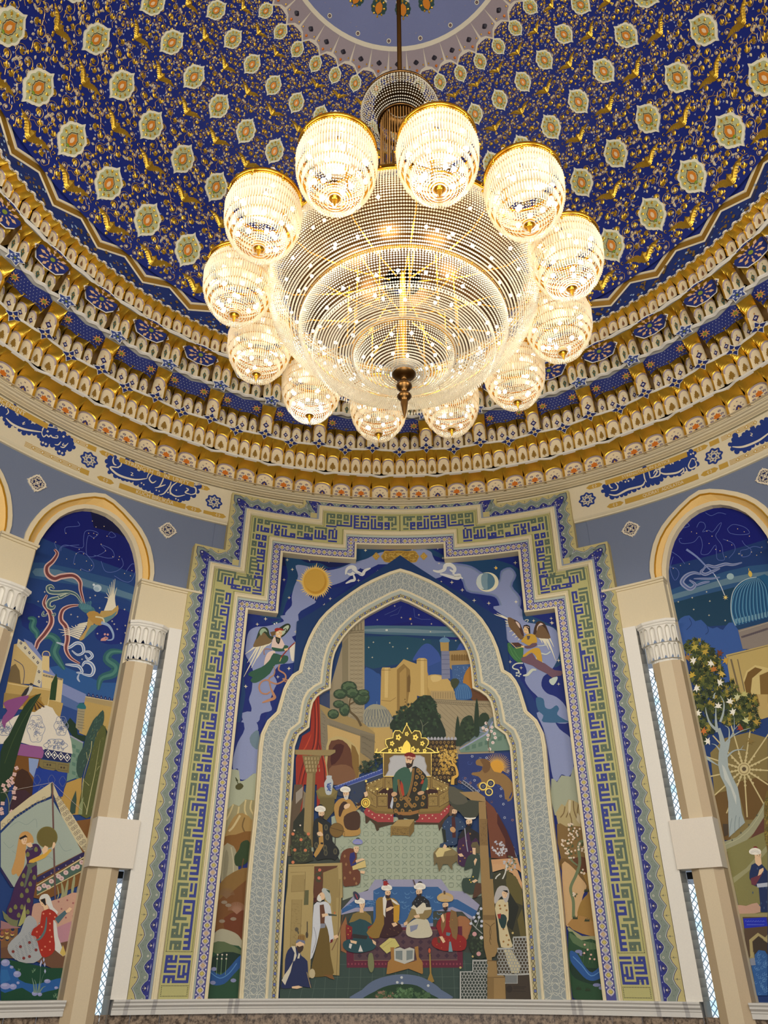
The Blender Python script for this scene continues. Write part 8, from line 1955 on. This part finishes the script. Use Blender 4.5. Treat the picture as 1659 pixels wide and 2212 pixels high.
for cx,cy,rx,ry,n,sd in((900,1260,80,60,60,31),(960,1340,100,90,110,32),(1000,1450,90,90,100,33),(920,1420,60,110,80,34),(1000,1600,130,110,150,35),(1150,1680,120,110,130,36),(1230,1750,110,90,100,37),(960,1760,80,110,90,38),(1100,1560,80,90,70,39),(1260,1640,60,60,40,41),(920,1880,50,60,34,42)):
    leafblob(A,cx,cy,rx,ry,n,22,[(40,52,30),(64,76,38),(30,42,28),(96,100,44),(52,64,36),(150,132,52),(44,56,34),(84,92,46)],sd)
for x,y,c in((880,1350,'w'),(1000,1370,'w'),(1060,1500,'w'),(900,1540,'w'),(1130,1630,'w'),(1050,1660,'w'),(910,1710,'w'),(1180,1600,(196,196,150)),(1150,1700,'w'),(1020,1410,(180,110,50)),(870,1450,(190,160,60)),(1075,1440,(200,170,80)),(1100,1350,(190,150,60)),(950,1830,(190,110,50)),(1200,1810,(150,60,34)),(1270,1900,(130,110,60)),(980,1900,'w'),(890,1260,(176,160,70)),(960,1290,(180,150,60)),(1060,1300,(110,60,40)),(1230,1580,(180,176,110)),(840,1330,(150,110,60)),(1310,1770,(170,140,60)),(1240,1760,(196,196,140))):
    leafblob(A,x,y,1,1,1,30,[c],int(x))
TC=(158,170,170)
A.T=RA_
A.P(TC,"355 480 360 400 370 350 360 280 345 240 370 230 395 300 405 340 440 310 430 370 420 410 425 500 450 560 490 640 505 720 520 820 540 880 430 980 425 850 425 740 410 640 370 560",1);A.P((190,196,190),"380 480 400 500 440 600 480 700 480 760 440 640 400 580",1)
for d,w in(("270 430 310 460 360 490",22),("350 250 300 200 275 130 270 90",20),("350 260 340 180 340 90",24),("370 190 390 130 395 60 370 10",18),("400 340 450 290 520 250 580 232",12),("430 320 430 240 400 215",12),("440 300 465 240 465 150",10),("415 430 460 390 510 380 545 385",14),("370 390 340 350 310 340",12),("510 380 530 350",6),("325 30 330 0 340 -10",14),("470 240 500 200",5)):A.L(TC,d,w,4,0,2)
for d in("430 980 440 900 450 850","470 950 470 880 480 830","500 920 500 860 505 840"):A.L((120,134,136),d,4,3)
A.P((110,92,44),"690 660 680 700 670 780 672 960 695 1080 720 1080 720 660",1);leafblob(A,690,870,14,190,60,10,[(140,124,56),(90,84,40)],44,False)
A=M.part('painted_person','person in dark blue robe and white turban with hand on chest');A.T=RB_
A.P((26,44,88),"352 310 365 260 395 245 430 255 467 300 467 560 425 560 410 400 380 390 352 345",1)
for i in range(16):x,y=rs.uniform(370,467),rs.uniform(280,550);A.P((60,84,120),[(x,y-10),(x+4,y),(x,y+10),(x-4,y)])
A.P((104,50,66),"360 345 400 330 430 290 440 300 425 330 390 390 365 385",1);A.P('skin',"405 330 415 290 440 278 442 295 425 320",1);face(A,405,205,2.0,1);A.P('skin',"385 215 425 215 430 255 410 268 390 250",1);turban(A,388,180,2.1,'w',(120,30,34));A.P((176,182,196),"398 380 467 372 467 398 402 404")
A=M.part('fountain_pavilion','brown pavilion with blue sign over rushing blue water')
A.P((186,150,130),"275 515 330 520 400 500 420 560 290 572",2);A.P((150,140,96),"290 570 467 565 467 880 360 880 320 700");A.P((84,66,50),"308 590 467 590 467 700 340 860 320 700");A.P((24,40,176),"312 600 460 592 467 648 320 662")
for k in range(16):A.L((110,130,220),[(325+k*8,618+(k%3)*2),(331+k*8,612+(k%2)*6)],2);A.L((110,130,220),[(335+k*7,642),(340+k*7,636)],2)
A.P((166,152,104),"350 735 405 690 467 730 467 750 410 710 370 745 378 850 358 845");A.P((60,50,40),"372 750 408 715 467 755 467 830 385 850");A.P((44,90,150),"385 830 410 800 450 805 467 830 467 1088 398 1088 365 900 388 890",1)
for i in range(40):
    x,y=rs.uniform(385,467),rs.uniform(820,1080);A.L((96,140,190),[(x+8*math.cos(t),y+8*math.sin(t)) for t in(0,1.2,2.4,3.6,4.6)],2.4,2)
A.P((130,136,150),"352 855 385 848 392 895 360 898")
M.end()
# the bays further round the hall carry plain blue painted panels
for c in bays:
    if abs(abs(c)-BAYC)<1:continue
    A=Art(RM);bg(A,c,(14,26,96),(40,66,110));A.up();A.fill([(c-6.9,ZT),(c+6.9,ZT),(c+6.9,.35),(c-6.9,.45)],(120,112,70))
    i=bays.index(c);tag(A.build('trim_%d'%(40+i),M_PAINT),kind='structure')
# ================================================= THE CHANDELIER
def crystal_mat(name,tint,dens):
    m=bpy.data.materials.new(name);m.use_nodes=True;n=m.node_tree.nodes;l=m.node_tree.links;n.clear()
    o=n.new('ShaderNodeOutputMaterial');gl=n.new('ShaderNodeBsdfGlossy');gl.inputs['Roughness'].default_value=.12;gl.inputs['Color'].default_value=(1,.97,.9,1)
    tl=n.new('ShaderNodeBsdfTranslucent');tl.inputs['Color'].default_value=(*tint,1);df=n.new('ShaderNodeBsdfDiffuse');df.inputs['Color'].default_value=(*tint,1)
    tr=n.new('ShaderNodeBsdfTransparent');tr.inputs['Color'].default_value=(.97,.96,.92,1)
    a=n.new('ShaderNodeMixShader');a.inputs[0].default_value=.5;l.new(tl.outputs[0],a.inputs[1]);l.new(df.outputs[0],a.inputs[2])
    b=n.new('ShaderNodeMixShader');b.inputs[0].default_value=.3;l.new(a.outputs[0],b.inputs[1]);l.new(gl.outputs[0],b.inputs[2])
    c=n.new('ShaderNodeMixShader');c.inputs[0].default_value=dens;l.new(tr.outputs[0],c.inputs[1]);l.new(b.outputs[0],c.inputs[2])
    t=n.new('ShaderNodeTexNoise');t.inputs['Scale'].default_value=25;r=n.new('ShaderNodeMapRange');r.inputs['To Min'].default_value=dens-.12;r.inputs['To Max'].default_value=dens+.12;l.new(t.outputs['Fac'],r.inputs['Value']);l.new(r.outputs[0],c.inputs[0])
    l.new(c.outputs[0],o.inputs[0]);return m
M_CR=crystal_mat('cut_crystal',(.93,.90,.80),.86);M_CR2=crystal_mat('crystal_prisms',(1,.93,.78),.84)
M_GOLD=plain('polished_brass',(214,160,50),.24,1.0);M_BRONZE=plain('dark_bronze',(96,68,36),.32,1.0)
M_BULB=emis('lamp_glow',(1,.93,.8),9)
M_BULB.cycles.emission_sampling='NONE'
chan=empty('chandelier',(0,0,CAMZ+S*2.62));tag(chan,'gigantic crystal chandelier with twelve lantern clusters ringed round a beaded central bowl','chandelier')
CHZ=2.62
class Geo:
    def __init__(s):s.v=[];s.f=[]
    def add(s,v,f):
        n=len(s.v);s.v+=v;s.f+=[tuple(i+n for i in q) for q in f]
    def octa(s,x,y,z,r,h=None):
        h=h or r;s.add([(x+r,y,z),(x,y+r,z),(x-r,y,z),(x,y-r,z),(x,y,z+h),(x,y,z-h)],[(0,1,4),(1,2,4),(2,3,4),(3,0,4),(1,0,5),(2,1,5),(3,2,5),(0,3,5)])
    def lathe(s,prof,n=32,cx=0,cy=0,arc=2*PI,closed=False):
        v=[];f=[]
        for r,z in prof:
            for k in range(n):a=2*PI*k/n;v.append((cx+r*math.cos(a),cy+r*math.sin(a),z))
        for i in range(len(prof)-1):
            for k in range(n):f.append((i*n+k,i*n+(k+1)%n,(i+1)*n+(k+1)%n,(i+1)*n+k))
        s.add(v,f)
    def tube(s,pts,r,n=6):
        v=[];f=[];m_=len(pts)
        for i,p in enumerate(pts):
            a=Vector(pts[max(i-1,0)]);b=Vector(pts[min(i+1,m_-1)]);d_=(b-a).normalized();u=d_.orthogonal().normalized();w_=d_.cross(u);rr=r[i] if isinstance(r,(list,tuple)) else r
            for k in range(n):q=Vector(p)+(u*math.cos(2*PI*k/n)+w_*math.sin(2*PI*k/n))*rr;v.append(tuple(q))
        for i in range(m_-1):
            for k in range(n):f.append((i*n+k,i*n+(k+1)%n,(i+1)*n+(k+1)%n,(i+1)*n+k))
        f.append(tuple(range(n)));f.append(tuple((m_-1)*n+k for k in range(n)));s.add(v,f)
    def sphere(s,x,y,z,r,n=8,m_=5):s.lathe([(r*math.sin(PI*i/m_) if 0<i<m_ else r*.02,z+r*math.cos(PI*i/m_)) for i in range(m_+1)],n,x,y)
    def build(s,name,mat,parent,smooth=True,z0=CHZ):
        me=bpy.data.meshes.new(name);me.from_pydata([(x*S,y*S,(z-z0)*S) for x,y,z in s.v],[],s.f);me.materials.append(mat)
        if smooth:me.polygons.foreach_set('use_smooth',[True]*len(me.polygons))
        o=bpy.data.objects.new(name,me);COL.objects.link(o);o.parent=parent;return o
def resample(prof,ds):
    out=[prof[0]];acc=0
    pts=spline(prof,12,False)
    for p,q in zip(pts,pts[1:]):
        acc+=math.hypot(q[0]-p[0],q[1]-p[1])
        if acc>=ds:out.append(q);acc=0
    return out
def beadnet(g,prof,n,ds,r):
    for i,(R_,z) in enumerate(resample(prof,ds)):
        for k in range(n):
            a=2*PI*(k)/n;g.octa(R_*math.cos(a),R_*math.sin(a),z,r,r*1.15)
# stem and crown of leaves
g=Geo();g.tube([(0,0,2.66),(0,0,1.70)],.0055,8);g.lathe([(.0001,1.735),(.012,1.73),(.012,1.70),(.03,1.69),(.03,1.68),(.06,1.677)],20);g.build('stem',M_BRONZE,chan)
g=Geo()
for k in range(14):
    a=2*PI*k/14;c,s_=math.cos(a),math.sin(a)
    g.tube([(.012*c,.012*s_,1.70),(.030*c,.030*s_,1.735),(.046*c,.046*s_,1.742),(.050*c,.050*s_,1.725),(.042*c,.042*s_,1.716)],[.003,.003,.0025,.002,.001],5)
    g.tube([(.012*c,.012*s_,1.70),(.018*c,.018*s_,1.75),(.024*c,.024*s_,1.775)],[.0025,.002,.0008],5)
g.build('leaf_crown',M_BRONZE,chan)
# upper basket
g=Geo();beadnet(g,[(.030,1.690),(.066,1.688),(.084,1.668),(.088,1.648),(.080,1.627),(.064,1.614),(.050,1.610)],84,.0052,.0020);g.build('upper_basket',M_CR,chan,False)['label']='dark unlit beaded upper basket'
g=Geo();g.lathe([(.083,1.678),(.087,1.676),(.087,1.672),(.083,1.672)],48);g.lathe([(.047,1.614),(.051,1.614),(.051,1.609),(.047,1.609),(.047,1.614)],48);g.build('basket_ring',M_BRONZE,chan)
g=Geo()
for k in range(44):
    a=2*PI*k/44;g.tube([(.044*math.cos(a),.044*math.sin(a),1.612),(.043*math.cos(a),.043*math.sin(a),1.42)],.0014,4)
for k in range(24):
    a=2*PI*k/24;g.tube([(.026*math.cos(a),.026*math.sin(a),1.64),(.026*math.cos(a),.026*math.sin(a),1.36)],.0016,4)
g.build('neck_rods',M_BRONZE,chan)
g=Geo()
for k in range(22):
    a=2*PI*(k+.5)/22;c,s_=math.cos(a),math.sin(a)
    g.tube([(.040*c,.040*s_,1.33),(.054*c,.054*s_,1.385),(.062*c,.062*s_,1.43)],[.0012,.0026,.0016],5)
    g.tube([(.044*c,.044*s_,1.27),(.066*c,.066*s_,1.31),(.080*c,.080*s_,1.315),(.086*c,.086*s_,1.33)],[.0012,.0022,.0022,.001],5)
    g.tube([(.046*c,.046*s_,1.20),(.066*c,.066*s_,1.225),(.082*c,.082*s_,1.22)],[.0012,.002,.001],5)
g.build('gilded_sprays',M_GOLD,chan)
g=Geo()
for k in range(60):
    a=2*PI*k/60
    for j in range(30):g.octa(.041*math.cos(a),.041*math.sin(a),1.345-j*.0068,.0017,.0034)
g.build('neck_drum',M_CR,chan,False);g=Geo();g.lathe([(.036,1.35),(.043,1.35),(.043,1.343),(.039,1.343)],40);g.lathe([(.034,1.345),(.034,1.13)],24);g.build('neck_core',M_BRONZE,chan)
# great bowl
rings=[(.2402,1.1066),(.1838,.9854),(.089,.925)]
g=Geo();beadnet(g,[(.235,1.112),(.2445,1.095),(.2475,1.070),(.243,1.040),(.228,1.012),(.205,.994),(.186,.987)],340,.0043,.00215);g.build('outer_bead_bowl',M_CR,chan,False)
g=Geo();beadnet(g,[(.184,.984),(.183,.968),(.176,.950),(.158,.936),(.132,.929),(.108,.926),(.091,.925)],250,.0041,.00205);g.build('middle_bead_bowl',M_CR,chan,False)
g=Geo();beadnet(g,[(.088,.923),(.086,.912),(.076,.899),(.058,.890),(.036,.886),(.012,.886)],124,.0039,.0019);g.build('lower_bead_bowl',M_CR,chan,False)
# crystal fringe beneath each bowl rim
g=Geo()
for R_,z,n in((.186,.984,210),(.250,1.062,0),(.160,.930,180)):
    for k in range(n):a=2*PI*k/n;g.octa(R_*math.cos(a),R_*math.sin(a),z-.004,.0016,.0055)
g.build('prism_fringe',M_CR,chan,False)
# roof of the bowl towards the neck
g=Geo();beadnet(g,[(.236,1.116),(.20,1.135),(.15,1.15),(.10,1.155),(.05,1.16)],200,.0056,.0024);g.build('bowl_roof',M_CR,chan,False)
for (R_,z),h in zip(rings,(.011,.0055,.005)):
    g=Geo();g.lathe([(R_-.001,z+h),(R_+.003,z+h),(R_+.0035,z+h*.8),(R_+.002,z+h*.5),(R_+.0035,z+h*.2),(R_+.003,z),(R_-.001,z),(R_-.001,z+h)],120)
    for k in range(int(R_*260)):
        a=2*PI*k/int(R_*260);g.sphere((R_+.003)*math.cos(a),(R_+.003)*math.sin(a),z+h*.5,.0022,6,4)
    g.build('gilded_ring',M_GOLD,chan)
# inner frame ribs of brass
g=Geo()
for k in range(12):
    a=2*PI*k/12+.1;c,s_=math.cos(a),math.sin(a)
    g.tube([(r*c,r*s_,z) for r,z in((.03,1.10),(.12,1.07),(.20,1.06),(.235,1.075))],.0016,5);g.tube([(r*c,r*s_,z) for r,z in((.02,1.02),(.10,1.0),(.165,1.0),(.182,.99))],.0014,5);g.tube([(.10*c,.10*s_,1.09),(.10*c,.10*s_,.96)],.0012,5)
g.tube([(0,0,1.2),(0,0,.90)],.006,8);g.build('inner_frame',M_GOLD,chan)
# bulbs inside the bowl
g=Geo();rs=random.Random(33)
for R_,z,n in((.215,1.075,26),(.18,1.04,22),(.195,1.02,18),(.15,.975,24),(.12,.955,16),(.09,.975,12),(.055,.925,10),(.03,.905,5)):
    for k in range(n):
        a=2*PI*(k+rs.uniform(-.3,.3))/n;g.sphere(R_*math.cos(a),R_*math.sin(a),z+rs.uniform(-.006,.006),.0031,8,5)
g.build('bowl_bulbs',M_BULB,chan)['kind']='stuff'
g=Geo();g.lathe([(.036,1.118),(.225,1.112),(.225,1.108),(.036,1.112)],64);g.build('backing_plate',M_BRONZE,chan)  # bronze plate added to darken the view up through the beads
# finial
g=Geo();g.lathe([(.0005,.893),(.020,.892),(.0215,.888),(.020,.883),(.016,.878),(.012,.876),(.006,.873),(.0055,.868),(.010,.865),(.0135,.860),(.0135,.856),(.009,.850),(.0055,.846),(.0055,.842),(.011,.839),(.0125,.835),(.009,.830),(.006,.827),(.0065,.822),(.005,.812),(.003,.800),(.0004,.788)],32);g.build('finial',M_BRONZE,chan)
# ---- lantern, built once with its parts and copied twelve times
def lantern_parts(root):
    out=[]
    def sub(g,name,mat,smooth=True):
        o=g.build(name,mat,root,smooth,z0=LZ);out.append(o);return o
    tiers=[(.0585,1.088,1.066),(.0622,1.070,1.048),(.0612,1.052,1.031),(.0570,1.035,1.015),(.0505,1.019,1.001),(.0425,1.005,.990)]
    lo=Geo()
    for ti,(R_,zt,zb) in enumerate(tiers):
        n=int(R_*1450)
        for k in range(n):
            a=2*PI*(k+.5*(ti%2))/n;c,s_=math.cos(a),math.sin(a);w_=.0021;R2=R_-.0018
            v=[(R_*c-w_*s_*.8,R_*s_+w_*c*.8,zt),(R_*c+w_*s_*.8,R_*s_-w_*c*.8,zt),((R_+.0016)*c,(R_+.0016)*s_,zt),(R2*c-w_*s_*.5,R2*s_+w_*c*.5,zb),(R2*c+w_*s_*.5,R2*s_-w_*c*.5,zb),((R2+.0014)*c,(R2+.0014)*s_,zb)]
            lo.add(v,[(0,1,4,3),(1,2,5,4),(2,0,3,5),(0,2,1),(3,4,5)])
    sub(lo,'crystal_prisms',M_CR2,False)
    g=Geo();beadnet(g,[(.0400,.992),(.038,.986),(.031,.980),(.020,.977),(.008,.977)],56,.0036,.0014);beadnet(g,[(.056,1.096),(.052,1.099),(.047,1.112),(.034,1.120),(.014,1.124)],60,.0042,.0015)
    sub(g,'bead_net',M_CR2,False)
    g=Geo();R_=.0615
    g.lathe([(R_-.002,1.0965),(R_+.001,1.0965),(R_+.001,1.094),(R_,1.093),(R_,1.091),(R_-.002,1.091)],40);g.lathe([(.0585,1.0895),(.0605,1.0895),(.0605,1.087),(.0585,1.087)],40)
    for R2,zt,zb in tiers[1:]:g.lathe([(R2-.002,zt+.001),(R2,zt+.001),(R2,zt-.0005),(R2-.002,zt-.0005)],36)
    for k in range(8):
        a=2*PI*k/8;g.sphere((R_+.003)*math.cos(a),(R_+.003)*math.sin(a),1.078,.0026,6,4);g.tube([(R_*math.cos(a),R_*math.sin(a),1.092),((R_+.002)*math.cos(a),(R_+.002)*math.sin(a),1.078)],.0007,4)
    sub(g,'gilded_rims',M_GOLD)
    g=Geo()
    for k in range(6):
        a=2*PI*k/6;b=2*PI*(k+.5)/6;c2=2*PI*(k+1)/6
        g.add([(.050*math.cos(a),.050*math.sin(a),1.100),(.058*math.cos(b),.058*math.sin(b),1.108),(.050*math.cos(c2),.050*math.sin(c2),1.100),(.018*math.cos(c2),.018*math.sin(c2),1.122),(.018*math.cos(a),.018*math.sin(a),1.122)],[(0,1,2),(0,2,3,4)])
    g.lathe([(.004,1.128),(.010,1.126),(.018,1.122)],12);sub(g,'canopy',M_CR2,False)
    g=Geo();g.lathe([(.0004,.985),(.0095,.984),(.0102,.981),(.0075,.977),(.0042,.9755),(.0042,.973),(.003,.970),(.0004,.961)],20);sub(g,'finial',M_GOLD)
    return out
lroot=bpy.data.objects.new('lantern',None);COL.objects.link(lroot);lroot.parent=chan;lroot.empty_display_size=.1
lp=lantern_parts(lroot)
r6_=random.Random(6);BP=[]
for R2,z,n in((.046,1.076,5),(.044,1.054,5),(.046,1.036,4),(.038,1.018,4),(.024,.998,3)):
    for k in range(n):a=2*PI*(k+r6_.uniform(-.3,.3))/n;BP.append((R2*math.cos(a),R2*math.sin(a),z+r6_.uniform(-.004,.004)))
g=Geo();g.sphere(0,0,0,.0042,10,6);bulb0=g.build('bulb',M_BULB,lroot,z0=0)
g=Geo()
for p in BP:g.sphere(*p,.0042,8,5)
many=g.build('bulbs',M_BULB,lroot,z0=LZ);many['kind']='stuff'
used=False
for k in range(12):
    if k==0:r_=lroot
    else:
        r_=lroot.copy();COL.objects.link(r_);r_.parent=chan
        for o in lp:
            c=o.copy();COL.objects.link(c);c.parent=r_
    a=math.radians(LPH-30*k);r_.location=(S*LR*math.sin(a),S*LR*math.cos(a),S*(LZ-CHZ));r_.rotation_euler=(0,0,k*.7)
    if k in(0,1,2,11):
        for j,p in enumerate(BP):
            c=bulb0 if (k==0 and j==0) else bulb0.copy()
            if c is not bulb0:COL.objects.link(c)
            c.parent=r_;c.location=(p[0]*S,p[1]*S,(p[2]-LZ)*S)
    else:
        c=many if not used else many.copy()
        if used:COL.objects.link(c)
        used=True;c.parent=r_
# arms with gold balls carrying the lanterns
for k in range(12):
    a=math.radians(LPH-30*k);s_,c=math.sin(a),math.cos(a);g=Geo()
    g.tube([(r*s_,r*c,z) for r,z in((.243,1.108),(.262,1.128),(.285,1.138),(LR,1.130))],.003,7);g.tube([(r*s_,r*c,z) for r,z in((.250,1.05),(.262,1.075),(.262,1.10),(.256,1.118))],.002,6)
    for r,z in((.250,1.05),(.262,1.10),(.285,1.138)):g.sphere(r*s_,r*c,z,.005,8,6)
    g.build('arm',M_GOLD,chan)
